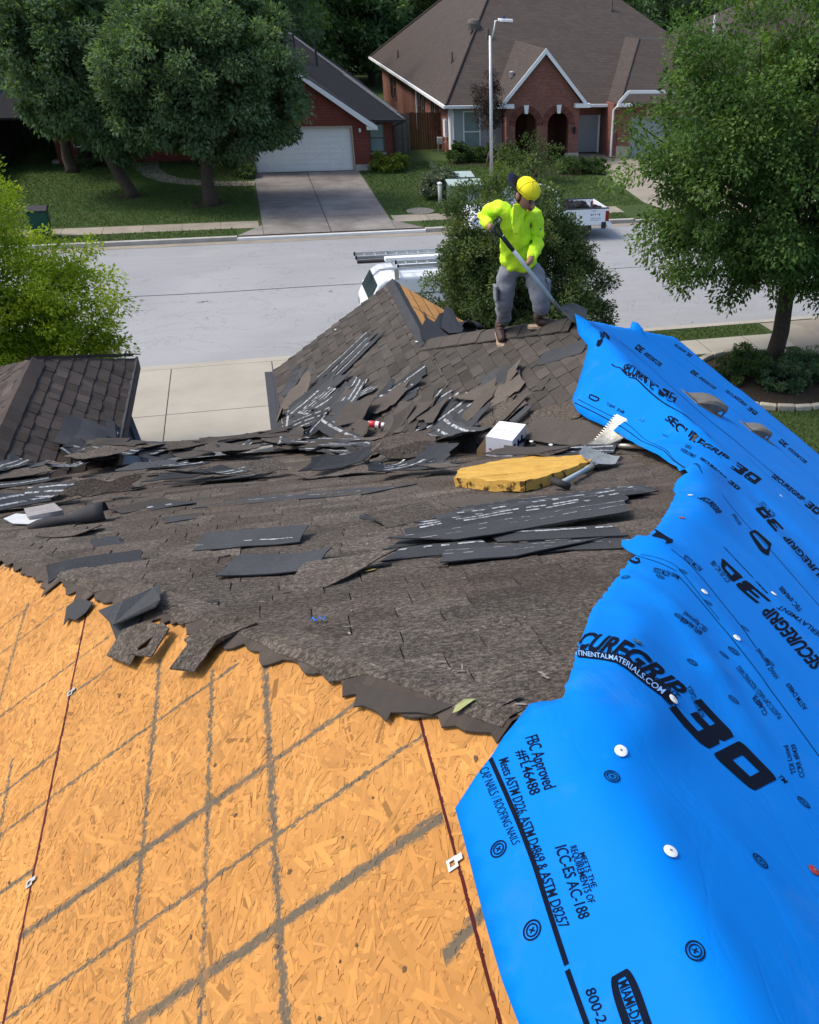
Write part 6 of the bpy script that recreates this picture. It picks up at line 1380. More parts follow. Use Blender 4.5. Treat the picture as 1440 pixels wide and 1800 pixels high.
def ladder(x0, x1, yc, z, wd, label):
    t = thing('ladder', label, 'ladder', ((x0+x1)/2, yc, z), 'ladders on the van rack')
    for s_ in (-1, 1):
        mb = MB(); mb.box(x0,x1,yc+s_*wd/2-.016,yc+s_*wd/2+.016,z,z+.085); obj('rail', mb, M['metal'], t)
    x = x0+.28
    while x < x1-.1: mb = MB(); mb.tube([(x,yc-wd/2,z+.045),(x,yc+wd/2,z+.045)], .020, 8); obj('rung', mb, M['metal'], t); x += .31
    for s_ in (-1, 1): mb = MB(); mb.box(x0-.01,x0+.04,yc+s_*wd/2-.022,yc+s_*wd/2+.022,z-.006,z+.095); obj('foot', mb, M['dark'], t)
ladder(vx-.02, vx+5.3, vy1-.42, rk+.23, .42, 'aluminium ladder on the far side of the van rack')
ladder(vx+1.0, vx+5.4, vy0+.42, rk+.23, .42, 'aluminium ladder on the near side of the van rack')
mb = MB(); mb.box(vx+.75,vx+5.2,(vy0+vy1)/2-.11,(vy0+vy1)/2+.11,rk+.225,rk+.34); tag(obj('plank', mb, M['white'], bevel=.02), 'white plank lying between the two ladders on the van rack', 'plank')
mb = MB(); mb.box(vx+.0,vx+.9,vy1-.84,vy1-.66,rk+.16,rk+.224); tag(obj('dark_board', mb, M['dark']), 'short black board sticking out beside the far ladder', 'board')
tx, ty0, ty1 = 8.0, 36.3, 38.25
truck = thing('pickup_truck', 'white pickup truck with lettering parked at the far kerb', 'truck', (tx+2.9, 37.3, RZ))
prof = [(.0,.45),(.0,1.0),(.15,1.12),(1.35,1.22),(1.4,1.2),(3.72,1.2),(3.72,.42),(3.2,.40),(.5,.38)]
profile_body(truck, 'body', prof, ty0, ty1, .05, vp, RZ, .05, tx)
prof = [(1.3,1.19),(2.0,1.80),(2.35,1.88),(3.35,1.88),(3.62,1.80),(3.70,1.19)]; cb_ = profile_body(truck, 'cab', prof, ty0+.06, ty1-.06, .28, vp, RZ, .05, tx)
mb = MB(); mb.prism([(tx+1.75,ty0+.075,RZ+1.25),(tx+3.5,ty0+.075,RZ+1.25),(tx+3.4,ty0+.215,RZ+1.76),(tx+2.2,ty0+.215,RZ+1.76)], (0,.02,0)); mb.v = [(a, b_-.012, c) for a, b_, c in mb.v]; obj('side_window', mb, M['glass'], truck)
mb = MB(); mb.add([(tx+1.36,ty0+.15,RZ+1.25),(tx+1.36,ty1-.15,RZ+1.25),(tx+1.98,ty1-.26,RZ+1.79),(tx+1.98,ty0+.26,RZ+1.79)], [(0,1,2,3)]); mb.v = [(a-.03, b_, c+.03) for a, b_, c in mb.v]; obj('windshield', mb, M['glass'], truck)
mb = MB(); bx0, bx1 = tx+3.74, tx+5.72
mb.box(bx0,bx1,ty0,ty0+.08,RZ+.55,RZ+1.17); mb.box(bx0,bx1,ty1-.08,ty1,RZ+.55,RZ+1.17); mb.box(bx0,bx0+.05,ty0+.08,ty1-.08,RZ+.55,RZ+1.17); mb.box(bx0,bx1,ty0+.08,ty1-.08,RZ+.5,RZ+.56); obj('bed', mb, vp, truck, bevel=.02)
mb = MB(); mb.box(bx1-.05,bx1,ty0+.085,ty1-.085,RZ+.565,RZ+1.17); obj('tailgate', mb, vp, truck, bevel=.015)
mb = MB(); mb.box(bx0,bx1,ty0-.004,ty0+.085,RZ+1.172,RZ+1.20); mb.box(bx0,bx1,ty1-.085,ty1+.004,RZ+1.172,RZ+1.20); obj('bed_rail', mb, M['dark'], truck)
for y in (ty0, ty1): mb = MB(); mb.box(bx1-.14,bx1+.015,y-.01 if y == ty0 else y-.10,y+.10 if y == ty0 else y+.01,RZ+.68,RZ+1.08); obj('taillight', mb, mat('red_lens', (.22,.015,.012), rough=.2), truck, bevel=.01)
mb = MB(); mb.box(bx1-.05,bx1+.16,ty0+.02,ty1-.02,RZ+.42,RZ+.62); obj('bumper', mb, M['white'], truck, bevel=.03)
mb = MB(); mb.box(bx1-.3,bx1-.1,ty0-.006,ty0+.02,RZ+.40,RZ+.66); obj('bumper_gap', mb, M['dark'], truck)
for x in (1.0, 4.62):
    for y, s_ in ((ty0+.12, -1), (ty1-.12, 1)): wheel(truck, tx+x, y, RZ+.40, .40, s_)
mb = MB(); mb.box(tx+1.55,tx+1.68,ty0-.2,ty0+.02,RZ+1.2,RZ+1.42); obj('mirror', mb, M['white'], truck, bevel=.03)
teal = mat('teal_lettering', (.03,.14,.17)); mb = MB(); r = random.Random(3)
for j, (z, h, n) in enumerate(((1.08,.03,6),(.92,.07,9),(.80,.025,16),(.73,.025,13))):
    x = tx+4.95
    for i in range(n):
        w_ = h*r.uniform(.6,1.1)
        if x+w_ > bx1-.3: break
        mb.box(x, x+w_*.3, ty0-.004, ty0+.002, RZ+z, RZ+z+h); mb.box(x+w_*.3, x+w_, ty0-.004, ty0+.002, RZ+z+h*r.choice((0,.4,.7)), RZ+z+h*r.choice((.8,1))); x += w_*1.45
obj('side_lettering', mb, teal, truck)
for i, (x, y, s_) in enumerate(((tx+4.1,36.8,.36),(tx+4.7,37.1,.42),(tx+5.3,36.75,.30),(tx+4.4,37.7,.38))):
    bm = bmesh.new(); bmesh.ops.create_icosphere(bm, subdivisions=3, radius=s_)
    for v in bm.verts: v.co = Vector((v.co.x*1.1, v.co.y, v.co.z*.75))+v.normal*.12*noise.noise(v.co*5+Vector((i*3,0,0))); v.co += Vector((x, y, RZ+1.0))
    me = bpy.data.meshes.new('rubbish_bag'); bm.to_mesh(me); bm.free(); me.materials.append(M['dark']); o = bpy.data.objects.new('rubbish_bag', me); COL.objects.link(o); tag(o, 'black rubbish bag heaped in the pickup truck bed', 'bag', 'bags in the truck bed')
# ---------------------------------------------------------------- street furniture
def lamp(x, y, h, arm, label, r0=.09):
    t = thing('street_lamp', label, 'street lamp', (x, y, G))
    obj('pole', MB().tube([(x,y,G),(x,y,G+h*.5),(x,y,G+h)], [r0,r0*.8,r0*.62], 12), M['metal'], t, smooth=True); obj('base_plate', MB().lathe([(.17,0),(.17,.05),(.1,.08)], x, y, G, 12), M['metal'], t)
    q = Vector((x, y, G+h)); e = q+Vector((arm*.6, 0, arm*.95)); obj('arm', MB().tube([q-Vector((0,0,.25)), q.lerp(e,.5)-Vector((0,0,.02)), e-Vector((.12,0,.03)), e+Vector((.05,0,.0))], [.035,.033,.03,.03], 8), M['metal'], t, smooth=True)
    mb = MB(); mb.prism([(e.x,y-.07,e.z-.03),(e.x+.12,y-.15,e.z-.05),(e.x+.55,y-.15,e.z-.06),(e.x+.60,y,e.z-.06),(e.x+.55,y+.15,e.z-.06),(e.x+.12,y+.15,e.z-.05),(e.x,y+.07,e.z-.03)], (0,0,.10)); hd_ = obj('lamp_head', mb, M['white'], t, bevel=.02)
    mb = MB(); mb.box(e.x+.2,e.x+.52,y-.11,y+.11,e.z-.075,e.z-.055); obj('lens', mb, M['glass'], hd_); mb = MB(); mb.lathe([(.05,0),(.05,.09),(.03,.11)], e.x+.22, y, e.z+.05, 10); obj('photocell', mb, mat('blue_cell', (.03,.05,.16)), hd_)
lamp(9.86, 40.55, 6.72, .55, 'tall slim metal street lamp before the arched porch house')
lamp(27.0, 84, 6.0, .5, 'small distant street lamp above the brown roofs', .10)
gb = mat('green_box', (.10,.15,.13), (.085,.13,.11), 3, .5); gl = mat('pale_green_lid', (.36,.44,.40), (.32,.40,.36), 3, .5)
def ubox(x, y, wx, wy, h, label, sticker=False):
    t = thing('utility_box', label, 'utility box', (x, y, G), 'green utility boxes by the lawn'); mb = MB(); mb.prism([(x-wx/2,y-wy/2,G),(x-wx/2,y+wy/2,G),(x-wx/2,y+wy/2,G+h),(x-wx/2,y-wy/2,G+h*.9)], (wx,0,0)); obj('cabinet', mb, gb, t, bevel=.02)
    mb = MB(); mb.prism([(x-wx/2-.04,y-wy/2-.05,G+h*.905),(x-wx/2-.04,y+wy/2+.04,G+h*1.01),(x-wx/2-.04,y+wy/2+.04,G+h*1.05),(x-wx/2-.04,y-wy/2-.05,G+h*.945)], (wx+.08,0,0)); obj('lid', mb, gl, t, bevel=.01)
    if sticker:
        mb = MB(); mb.box(x+.05,x+.36,y-wy/2-.012,y-wy/2-.004,G+.18,G+.52); st = obj('notice', mb, M['white'], t); mb = MB()
        for j in range(4): mb.box(x+.08,x+.08+.24*(.9,.7,.85,.5)[j],y-wy/2-.016,y-wy/2-.012,G+.44-.07*j,G+.465-.07*j)
        obj('printed_text', mb, M['wood_grey'], st)
    mb = MB(); mb.box(x+wx*.2,x+wx*.2+.05,y-wy/2-.03,y-wy/2,G+h*.55,G+h*.68); obj('latch', mb, M['metal'], t)
ubox(9.35, 44.9, 1.25, .8, .95, 'green utility box further from the street, with a pale lid'); ubox(9.15, 42.8, 1.5, .8, 1.0, 'green utility box nearer the street, with a white notice', True)
t = thing('marker_post', 'short pale marker post beside the leafy shrub', 'post', (7.98, 42.6, G)); obj('post', MB().tube([(7.98,42.6,G),(7.98,42.6,G+.98)], .09, 12), mat('pale_post', (.42,.46,.40)), t, smooth=True); obj('cap', MB().lathe([(.11,0),(.11,.05),(.05,.09)], 7.98, 42.6, G+.97, 12), M['white'], t)
mb = MB(); mb.lathe([(.62,0),(.62,.03)], 6.95, 41.95, G+.004, 28); tag(obj('manhole_cover', mb, mat('manhole_concrete', (.20,.18,.16), (.14,.13,.12), 6, .9)), 'round concrete manhole cover in the lawn by the sidewalk', 'manhole')
t = thing('gas_meter', 'grey gas meter and pipe at the brick side wall', 'meter', (10.7, 56.6, G)); mb = MB(); mb.box(10.55,10.85,56.4,56.7,G+.5,G+.85); obj('meter_case', mb, M['metal'], t, bevel=.03); obj('pipe', MB().tube([(10.6,56.55,G),(10.6,56.55,G+.45),(11.05,56.5,G+.6)], .03, 8), M['metal'], t)
t = thing('electric_box', 'white electric meter box on the brick side wall', 'meter box', (11.0, 56.2, G+1.2)); mb = MB(); mb.box(10.9,11.08,55.95,56.45,G+.9,G+1.8); obj('cabinet', mb, M['white'], t, bevel=.01); mb = MB(); mb.lathe([(.12,-.02),(.12,.04)], 10.99, 56.2, G+1.81, 12); obj('conduit', mb, M['metal'], t)
t = thing('wheelie_bin', 'dark green wheeled bin half hidden by the lime leaved tree', 'bin', (-8.05, 40.3, G)); mb = MB(); mb.prism([(-8.35,40.0,G+.08),(-7.75,40.0,G+.08),(-7.70,39.95,G+.95),(-8.40,39.95,G+.95)], (0,.6,0)); obj('bin_body', mb, mat('dark_green_plastic', (.015,.07,.045)), t, bevel=.03); mb = MB(); mb.prism([(-8.45,39.9,G+.96),(-8.45,40.65,G+1.0),(-8.45,40.65,G+1.05),(-8.45,40.3,G+1.10),(-8.45,39.9,G+1.0)], (.8,0,0)); obj('bin_lid', mb, M['dark'], t, bevel=.02)
for i, (x, y, s_) in enumerate(((-8.9,56.4,.5),(-9.5,56.3,.35))): tag(rough_slab([Vector((x-s_,y-.2,G)),Vector((x+s_,y-.2,G)),Vector((x+s_*.9,y+.2,G)),Vector((x-s_*.9,y+.2,G))], Vector((0,0,1)), .25-.1*i, M['stone'], 'pale_stone', ('larger pale stone by the dark shrub on the lawn', 'flatter pale stone on the lawn')[i], 'stone', 3, .02), kind='thing')
# ---------------------------------------------------------------- trees and shrubs
def leaf_mesh(name, C, Rd, n_per, size, seed, m, droop=.25, aspect=.5, flat=.55, outw=None):
    """diamond leaves in clusters at C (k,3) with radii Rd (k,)"""
    r = np.random.default_rng(seed); C = np.asarray(C, float); Rd = np.asarray(Rd, float); k = len(C)
    cnt = np.maximum(3, (n_per*(Rd/Rd.mean())**2).astype(int)); idx = np.repeat(np.arange(k), cnt); N = len(idx)
    d = r.normal(size=(N,3)); d /= np.linalg.norm(d, axis=1)[:, None]; rad = r.random(N)**.45
    P = C[idx]+d*(Rd[idx]*rad)[:, None]*np.array([1,1,.72])
    ctr = C.mean(0) if outw is None else np.asarray(outw); o = P-ctr; o /= np.linalg.norm(o, axis=1)[:, None]+1e-6
    dirv = d*.6+o*.5+r.normal(size=(N,3))*.55; dirv[:, 2] -= droop; dirv /= np.linalg.norm(dirv, axis=1)[:, None]
    nrm = r.normal(size=(N,3))*flat+np.array([0,0,.9])+o*.35; nrm -= dirv*(nrm*dirv).sum(1)[:, None]; nrm /= np.linalg.norm(nrm, axis=1)[:, None]+1e-6
    s_ = np.cross(dirv, nrm); L = size*r.uniform(.6, 1.35, N); W = L*aspect*r.uniform(.75, 1.25, N)
    a = P; b_ = P+dirv*(L*.45)[:, None]+s_*(W/2)[:, None]+nrm*(L*.06)[:, None]; c = P+dirv*L[:, None]; e = P+dirv*(L*.45)[:, None]-s_*(W/2)[:, None]+nrm*(L*.06)[:, None]
    V_ = np.stack([a, b_, c, e], 1).reshape(-1, 3).astype(np.float32)
    me = bpy.data.meshes.new(name); me.vertices.add(4*N); me.vertices.foreach_set('co', V_.ravel()); me.loops.add(4*N); me.loops.foreach_set('vertex_index', np.arange(4*N, dtype=np.int32))
    me.polygons.add(N); me.polygons.foreach_set('loop_start', np.arange(0, 4*N, 4, dtype=np.int32)); me.update(calc_edges=True)
    cl = r.uniform(.05, .85, k)[idx]; sh = np.clip(cl+r.normal(0, .17, N), 0, 1).astype(np.float32); me.attributes.new('shade', 'FLOAT', 'FACE').data.foreach_set('value', sh); me.materials.append(m); return me
def crown_clusters(r, lobes, n, rmin, rmax, shell=.55, low=None):
    """cluster centres through a set of ellipsoid lobes, thicker towards the skin, uneven"""
    vol = np.array([l[3]*l[4]*l[5] for l in lobes])**.7; vol /= vol.sum(); C = []; R_ = []
    off = Vector(r.uniform(-50, 50, 3))
    while len(C) < n:
        x, y, z, a, b_, c = lobes[r.choice(len(lobes), p=vol)]; d = r.normal(size=3); d /= np.linalg.norm(d); t = shell+(1-shell)*r.random()**.6 if r.random() < .82 else r.random()*.8
        p = np.array([x, y, z])+d*np.array([a, b_, c])*t*(1+.16*noise.noise(Vector(d*2.2)+off))
        if low is not None and p[2] < low: continue
        if noise.noise(Vector(p*(1.1/max(.5, rmax)))*.55+off) < -.22: continue
        C.append(p); R_.append(r.uniform(rmin, rmax))
    return np.array(C), np.array(R_)
def tree(name, label, cat, base, lean, trunk_r, trunk_h, lobes, n, rmin, rmax, n_per, size, m, seed, group=None, limbs=26, low=None, droop=.25, bark=None, shell=.55, stems=1, extra=None):
    r = np.random.default_rng(seed); base = Vector(base); t = thing(name, label, cat, base, group); C, Rd = crown_clusters(r, lobes, n, rmin, rmax, shell, low)
    if extra is not None: C = np.vstack([C, [e[:3] for e in extra]]); Rd = np.concatenate([Rd, [e[3] for e in extra]])
    ctr = C.mean(0); mb = MB(); fork = base+Vector((lean[0], lean[1], trunk_h))
    for s_ in range(stems):
        o = Vector((r.normal(0,.12), r.normal(0,.12), 0))*(stems > 1); f = fork+o*4
        mb.tube([base+o-Vector((0,0,.1)), base+o+Vector((0,0,.25)), (base+o).lerp(f, .4)+Vector((r.normal(0,.04), r.normal(0,.04), 0)), (base+o).lerp(f, .75), f], [trunk_r*1.45, trunk_r*1.05, trunk_r*.95, trunk_r*.86, trunk_r*.7], 10)
    obj('trunk', mb, bark or M['bark'], t, smooth=True)
    if limbs:
        mb = MB(); top = Vector(tuple(ctr)); sel = r.choice(len(C), min(limbs, len(C)), replace=False)
        for i in sel:
            q = Vector(tuple(C[i])); s0 = fork.lerp(Vector((base.x+lean[0]*1.3, base.y+lean[1]*1.3, max(fork.z, q.z-.4))), r.uniform(0, .55)); md = s0.lerp(q, .5)+Vector((r.normal(0,.25), r.normal(0,.25), .25+r.normal(0,.2))); L = (q-s0).length
            mb.tube([s0, md, q], [trunk_r*.34, trunk_r*.2, .012], 6, cap=False)
        obj('branch', mb, bark or M['bark'], t, smooth=True)
    me = leaf_mesh('crown', C, Rd, n_per, size, seed+1, m, droop, outw=ctr); o = bpy.data.objects.new('crown', me); COL.objects.link(o); o.parent = t; o.matrix_parent_inverse = Matrix.Translation(-base); return t
# tall leafy tree right of the drive, by our walk
tree('leafy_tree', 'big leafy green tree rising from the stone ringed bed', 'tree', (13.0,21.0,G), (.15,.1), .24, 2.7, [(12.6,21.4,G+5.0,3.9,3.4,2.7),(13.2,21.8,G+7.2,3.6,3.0,2.1),(10.7,21.2,G+5.2,2.5,2.4,2.2),(11.2,21,G+3.4,2.0,2.2,1.3),(14.4,21,G+3.2,2.4,2.2,1.6),(15,21.5,G+6,3,2.6,2.6),(12.6,20.6,G+3.0,1.6,1.4,.9)], 900, .30, .60, 165, .115, M['elm'], 11, limbs=60, low=G+1.9, droop=.3)
# bushy live oak behind the roofer
tree('live_oak', 'round bushy live oak standing behind the roofer', 'tree', (5.3,19.2,G), (.05,0), .17, 1.0, [(5.25,19.2,G+2.75,1.95,1.8,1.85),(5.0,19.2,G+4.2,1.45,1.3,1.4),(6.45,19.0,G+3.0,1.0,1.1,1.15),(4.05,19.1,G+2.9,1.0,1.1,1.2),(5.2,18.9,G+1.8,1.5,1.3,1.2),(6.1,19.1,G+4.1,.75,.7,.65),(4.3,19.0,G+4.0,.7,.7,.6)], 1000, .15, .32, 150, .066, M['olive'], 21, limbs=40, droop=.1,
     extra=[(4.15+.0*i,19.1,G+4.4+.0*i,.2) for i in range(1)]+[(5.0+.28*i,19.3,G+5.5+.12*(i%3),.15) for i in range(5)]+[(4.6+.12*i,19.3,G+5.3+.18*(i%2),.14) for i in range(4)])
# lime leaved tree
tree('lime_leaved_tree', 'yellow green leaved tree beside the wing roof', 'tree', (-5.4,18.4,G), (.2,.3), .14, 1.4, [(-5.2,19.2,G+3.5,2.2,1.9,1.9),(-3.9,19.0,G+3.4,1.2,1.3,1.1),(-5.2,19,G+5.2,1.2,1.2,1.0),(-4.4,18.6,G+2.3,1.2,1.2,.9),(-7,19,G+4.2,2,2,2),(-5.6,18.6,G+3.0,1.6,1.4,1.4)], 760, .18, .38, 150, .075, M['lime'], 31, limbs=36, droop=.2)
# two live oaks on the far lawn and the mass behind them
tree('live_oak', 'leaning live oak with slim trunk on the far lawn, nearer the fence', 'tree', (-5.36,47.2,G), (-1.0,.6), .26, 2.6, [(-6.6,48,G+5.2,3.4,3.0,2.9),(-7.6,48.6,G+7.0,2.8,2.6,2.0),(-5.1,46.8,G+3.4,2.4,2.0,1.7),(-7.0,48.2,G+3.8,1.9,1.9,1.5)], 540, .36, .72, 130, .19, M['oak'], 41, limbs=30, droop=.15)
tree('live_oak', 'broad dark live oak on the far lawn beside the stained driveway', 'tree', (-1.9,44.9,G), (.15,.2), .30, 2.3, [(-1.4,45.4,G+5.2,4.0,3.2,2.7),(-.9,45.6,G+6.6,3.1,2.8,1.9),(.9,45,G+3.9,1.9,1.9,1.5),(-3.6,45,G+4.0,2.0,2,1.7),(-1.2,45,G+2.9,2.6,2.0,1.0)], 820, .34, .68, 135, .18, M['oak'], 42, limbs=36, droop=.15)
tree('live_oak', 'tall dark oak behind the leaning live oak', 'tree', (-8.6,53.6,G), (0,0), .28, 1.6, [(-8.7,54,G+6.6,2.7,2.6,2.7),(-7.8,55,G+7.8,3.0,2.8,2.2),(-7.8,53.4,G+3.3,1.8,1.8,1.9)], 380, .42, .8, 110, .24, M['oak'], 43, limbs=22)
tree('live_oak', 'wide dark oak filling the gap over the front walk', 'tree', (-5.2,58,G), (0,0), .25, 2.2, [(-5.2,58.5,G+6.5,4,3.2,3.6),(-4,57,G+8.5,3.4,3,2.4)], 330, .5, .9, 100, .28, M['oak'], 44, limbs=16)
# plum leaved crape myrtle before the grey bay window, and its hedges
tree('crape_myrtle', 'dark plum leaved crape myrtle in front of the bay window', 'tree', (12.45,52.6,G), (.1,0), .045, 1.4, [(12.65,52.7,G+3.0,.85,.8,1.25),(12.9,52.8,G+3.8,.55,.6,.7)], 90, .16, .34, 75, .085, M['plum'], 51, limbs=14, stems=3, bark=mat('pale_bark', (.22,.17,.13), (.15,.11,.085), 12))
def shrub(name, label, x, y, rx, ry, h, m, n, size, seed, n_per=90, group=None, stems=5, z=G):
    r = np.random.default_rng(seed); t = thing(name, label, 'shrub', (x, y, z), group); C = []; 
    while len(C) < n:
        d = r.normal(size=3); d /= np.linalg.norm(d); d[2] = abs(d[2]); q = .55+.45*r.random(); C.append((x+d[0]*rx*q, y+d[1]*ry*q, z+.12*h+d[2]*h*.82*q))
    me = leaf_mesh('foliage', C, r.uniform(.12, .22, n)*max(.6, min(rx, h)), n_per, size, seed, m, .0); o = bpy.data.objects.new('foliage', me); COL.objects.link(o); o.parent = t; o.matrix_parent_inverse = Matrix.Translation(-Vector((x, y, z)))
    mb = MB()
    for i in range(stems): q = C[r.integers(len(C))]; mb.tube([(x+r.normal(0,.05), y+r.normal(0,.05), z-.05), ((x+q[0])/2, (y+q[1])/2, z+h*.35), q], [.025,.018,.008], 6, cap=False)
    obj('stem', mb, M['bark'], t); return t
shrub('shrub', 'yellow green rounded shrub at the red brick house corner', 7.05, 51.6, 1.05, .7, 1.0, M['yellowbush'], 60, .10, 61, 110)
shrub('shrub', 'silvery leaved shrub with bare dark base by the utility boxes', 8.35, 44.6, .95, .85, 1.55, M['sage'], 80, .10, 62, 100, stems=16)
for i, (x, y, rx, h) in enumerate(((11.2,53.6,.75,1.1),(12.6,53.6,.9,1.0),(13.9,53.0,.9,.95))): shrub('hedge_shrub', ('bright rounded shrub under the bay window corner', 'dark hedge shrub under the bay window', 'dark hedge shrub beside the porch pier')[i], x, y, rx, .7, h, M['shrub'], 60, .09, 63+i, 110)
for i, (x, y, rx, h) in enumerate(((16.6,49.6,1.0,.9),(17.7,49.5,.9,.8))): shrub('hedge_shrub', ('clipped green hedge shrub before the porch, nearer the arches', 'clipped green hedge shrub at the neighbouring driveway edge')[i], x, y, rx, .75, h, M['shrub'], 70, .08, 70+i, 120)
shrub('desert_willow', 'sprawling wispy grey green shrub in front of the arched porch', 13.6, 47.6, 2.1, 1.3, 2.4, M['olive'], 95, .11, 75, 45, stems=22)
shrub('desert_willow', 'low wispy yellow green shrub beside the street lamp', 10.9, 42.6, 1.3, 1.0, 1.9, M['yellowbush'], 70, .09, 76, 45, stems=14)
for i, (x, y, rx, h) in enumerate(((12.0,20.6,.75,1.0),(13.6,20.2,.9,.85),(12.7,19.9,.8,.8))): shrub('shrub', ('dark leafy shrub in the stone ringed bed, on the driveway side', 'low dark shrub at the trunk foot in the stone ringed bed', 'dark shrub at the front of the stone ringed bed')[i], x, y, rx, .7, h, M['shrub'] if i == 0 else M['oak'], 60, .075, 80+i, 120)
for i, (x, y) in enumerate(((-7.6,55.2),(-6.6,55.4),(-.2,51.2))): shrub('shrub', ('dark shrub against the brick front, nearer the pale stones', 'dark shrub against the brick front, nearer the walk', 'low shrub by the driveway edge under the broad oak')[i], x, y, .9 if i < 2 else .5, .7, 1.2 if i < 2 else .6, M['oak'], 50, .11, 90+i)
# bed under the tall tree: mulch, stone ring
mb = MB(); n = 40; mb.add([(12.7,20.4,G+.09)]+[(12.7+2.1*math.cos(2*PI*i/n), 20.4+2.0*math.sin(2*PI*i/n), G+.012) for i in range(n)], [(0, 1+i, 1+(i+1)%n) for i in range(n)]); struct('mulch_ground', mb, M['mulch'])
r = random.Random(8); mb = MB()
for i in range(30):
    a = 2*PI*i/30; c = Vector((12.7+2.15*math.cos(a), 20.4+2.05*math.sin(a), G)); d = Vector((-math.sin(a), math.cos(a), 0)); mb.bar(c-d*.21+Vector((0,0,.06)), c+d*.21+Vector((0,0,.06)), .18, .16+r.uniform(-.03,.03), sh=r.uniform(.8,1.15))
t = tag(obj('stone_edging', mb, M['stone'], bevel=.03), 'curved pale stone edging ring round the tree bed', 'edging', kind='thing')
for x, y, s_, z in ((-5.36,47.2,.9,.010),(-1.9,44.9,1.1,.010),(11.9,53.3,1.6,.006),(13.2,53,1.7,.007),(16.4,50.1,2.2,.008)):
    n = 24; mb = MB(); rr2 = random.Random(int(x*10)); mb.add([(x+s_*rr2.uniform(.8,1.1)*math.cos(2*PI*i/n), y+s_*.7*rr2.uniform(.8,1.1)*math.sin(2*PI*i/n), G+z) for i in range(n)], [tuple(range(n))]); struct('mulch_ground', mb, M['mulch'])
# trees beyond the houses: a few kinds, each tree an object of its own
def far_tree(seed, m, h, w_, n=150, n_per=75, size=.42):
    r = np.random.default_rng(seed); lobes = [(0,0,h*.58,w_,w_,h*.36),(w_*.45,0,h*.5,w_*.7,w_*.7,h*.28),(-w_*.4,.3,h*.66,w_*.65,w_*.6,h*.28),(0,0,h*.3,w_*.8,w_*.8,h*.22)]; C, Rd = crown_clusters(r, lobes, n, .55, 1.25, .5); me = leaf_mesh('crown', C, Rd, n_per, size, seed, m, .1)
    mb = MB(); mb.tube([(0,0,-.3),(.1,0,h*.3),(0,.1,h*.6)], [.3,.24,.12], 8); tm = obj('trunk', mb, M['bark']); td = tm.data; bpy.data.objects.remove(tm); return me, td
kinds = [far_tree(101, M['far'], 12.5, 4.3), far_tree(102, M['far'], 10.5, 4.0), far_tree(103, M['farlight'], 11, 3.8), far_tree(104, M['oak'], 13, 4.6)]
spots = [(-24,64,3),(-17,76,0),(-10,80,3),(-4,79,0),(1.0,77,1),(3.2,79,2),(9.2,97,2),(1.5,70,3),(-16,66,3),(7.0,90,0),(12.5,104,3),(11.5,92,0),(16,98,3),(22,96,0),(-28,84,0),(-20,92,3),(-12,96,0),(-3,98,3),(5,96,0),(27.8,84,1),(31,89,2),(25.5,76,1),(36.5,84,0),(40,80,3),(33,80,3),(44,84,0),(48,78,3),(54,84,0),(30,112,0),(22,116,3),(38,118,0),(46,108,3),(56,104,0),(14,116,0),(4,118,3),(-8,118,0),(-22,112,3),(60,92,3),(-32,100,0),(24.5,70,1),(46,70,1),(52,68,3)]
lab = ['tall dark green tree in the woods behind the houses', 'rounded mid green tree in the woods behind the houses', 'bright green tree in the woods behind the houses', 'broad blackish green tree in the woods behind the houses']
r = random.Random(14)
for x, y, k in spots:
    s_ = r.uniform(.85, 1.15); t = thing('woodland_tree', lab[k], 'tree', (x, y, G), 'trees beyond the houses'); t.rotation_euler = (0,0,r.random()*6.3); t.scale = (s_, s_, s_*r.uniform(.92, 1.12))
    for nm, d in zip(('crown', 'trunk'), kinds[k]): o = bpy.data.objects.new(nm, d); COL.objects.link(o); o.parent = t
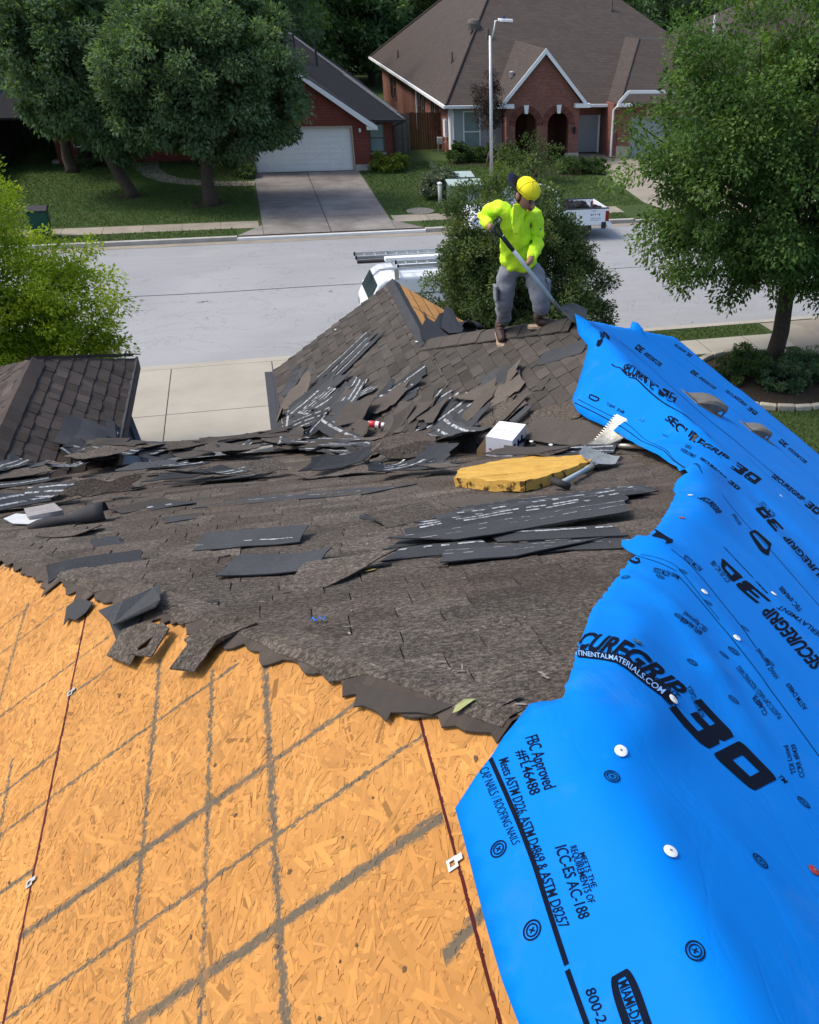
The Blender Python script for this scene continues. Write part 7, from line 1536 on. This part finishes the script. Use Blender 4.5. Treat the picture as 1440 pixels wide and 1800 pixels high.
# undergrowth closing the view under the far crowns, and grass blades on the lawns
r = np.random.default_rng(5); C = [(x, 104+6*math.sin(x*.3)+r.normal(0,2), G+1.2+abs(r.normal(0,1.4))) for x in np.linspace(-60, 90, 330)]
me = leaf_mesh('undergrowth', C, r.uniform(1.2, 2.2, len(C)), 60, .55, 7, M['far'], .1); o = bpy.data.objects.new('undergrowth', me); COL.objects.link(o); tag(o, 'dark undergrowth filling the woods behind the houses', 'undergrowth', kind='stuff')
def grass(name, boxes, n, h, seed, label):
    r = np.random.default_rng(seed); A = np.array([(b_[1]-b_[0])*(b_[3]-b_[2]) for b_ in boxes]); k = r.choice(len(boxes), n, p=A/A.sum()); B = np.array(boxes)[k]
    x = B[:,0]+(B[:,1]-B[:,0])*r.random(n); y = B[:,2]+(B[:,3]-B[:,2])*r.random(n); a = r.random(n)*2*PI; L = h*r.uniform(.5,1.5,n); w_ = h*.28
    P = np.stack([x, y, np.full(n, G)], 1); s_ = np.stack([np.cos(a)*w_, np.sin(a)*w_, np.zeros(n)], 1); tp = P+np.stack([r.normal(0,.5,n)*L, r.normal(0,.5,n)*L, L], 1)
    V_ = np.stack([P-s_, P+s_, tp], 1).reshape(-1, 3).astype(np.float32); me = bpy.data.meshes.new(name); me.vertices.add(3*n); me.vertices.foreach_set('co', V_.ravel()); me.loops.add(3*n); me.loops.foreach_set('vertex_index', np.arange(3*n, dtype=np.int32)); me.polygons.add(n); me.polygons.foreach_set('loop_start', np.arange(0, 3*n, 3, dtype=np.int32)); me.update(calc_edges=True)
    me.attributes.new('shade', 'FLOAT', 'FACE').data.foreach_set('value', np.clip(r.normal(.4,.25,n), 0, 1).astype(np.float32)); me.materials.append(M['blade']); o = bpy.data.objects.new(name, me); COL.objects.link(o); tag(o, label, 'grass', kind='stuff')
M['blade'] = leaf_mat('grass_blades', (.04,.075,.016), (.065,.12,.026), (.13,.16,.05), .2)
grass('grass', [(-12,.0,41.5,56),(5.5,17.5,41.5,54),(-12,-.9,39,40.2),(6.6,15.8,39,40.2),(-12,-5.6,56,66)], 90000, .06, 3, 'short green grass covering the far lawns and verges')
grass('grass', [(7,14.4,23.8,24.7),(9,18,15,22.5)], 26000, .055, 4, 'short dry green grass on our own lawn and verge')
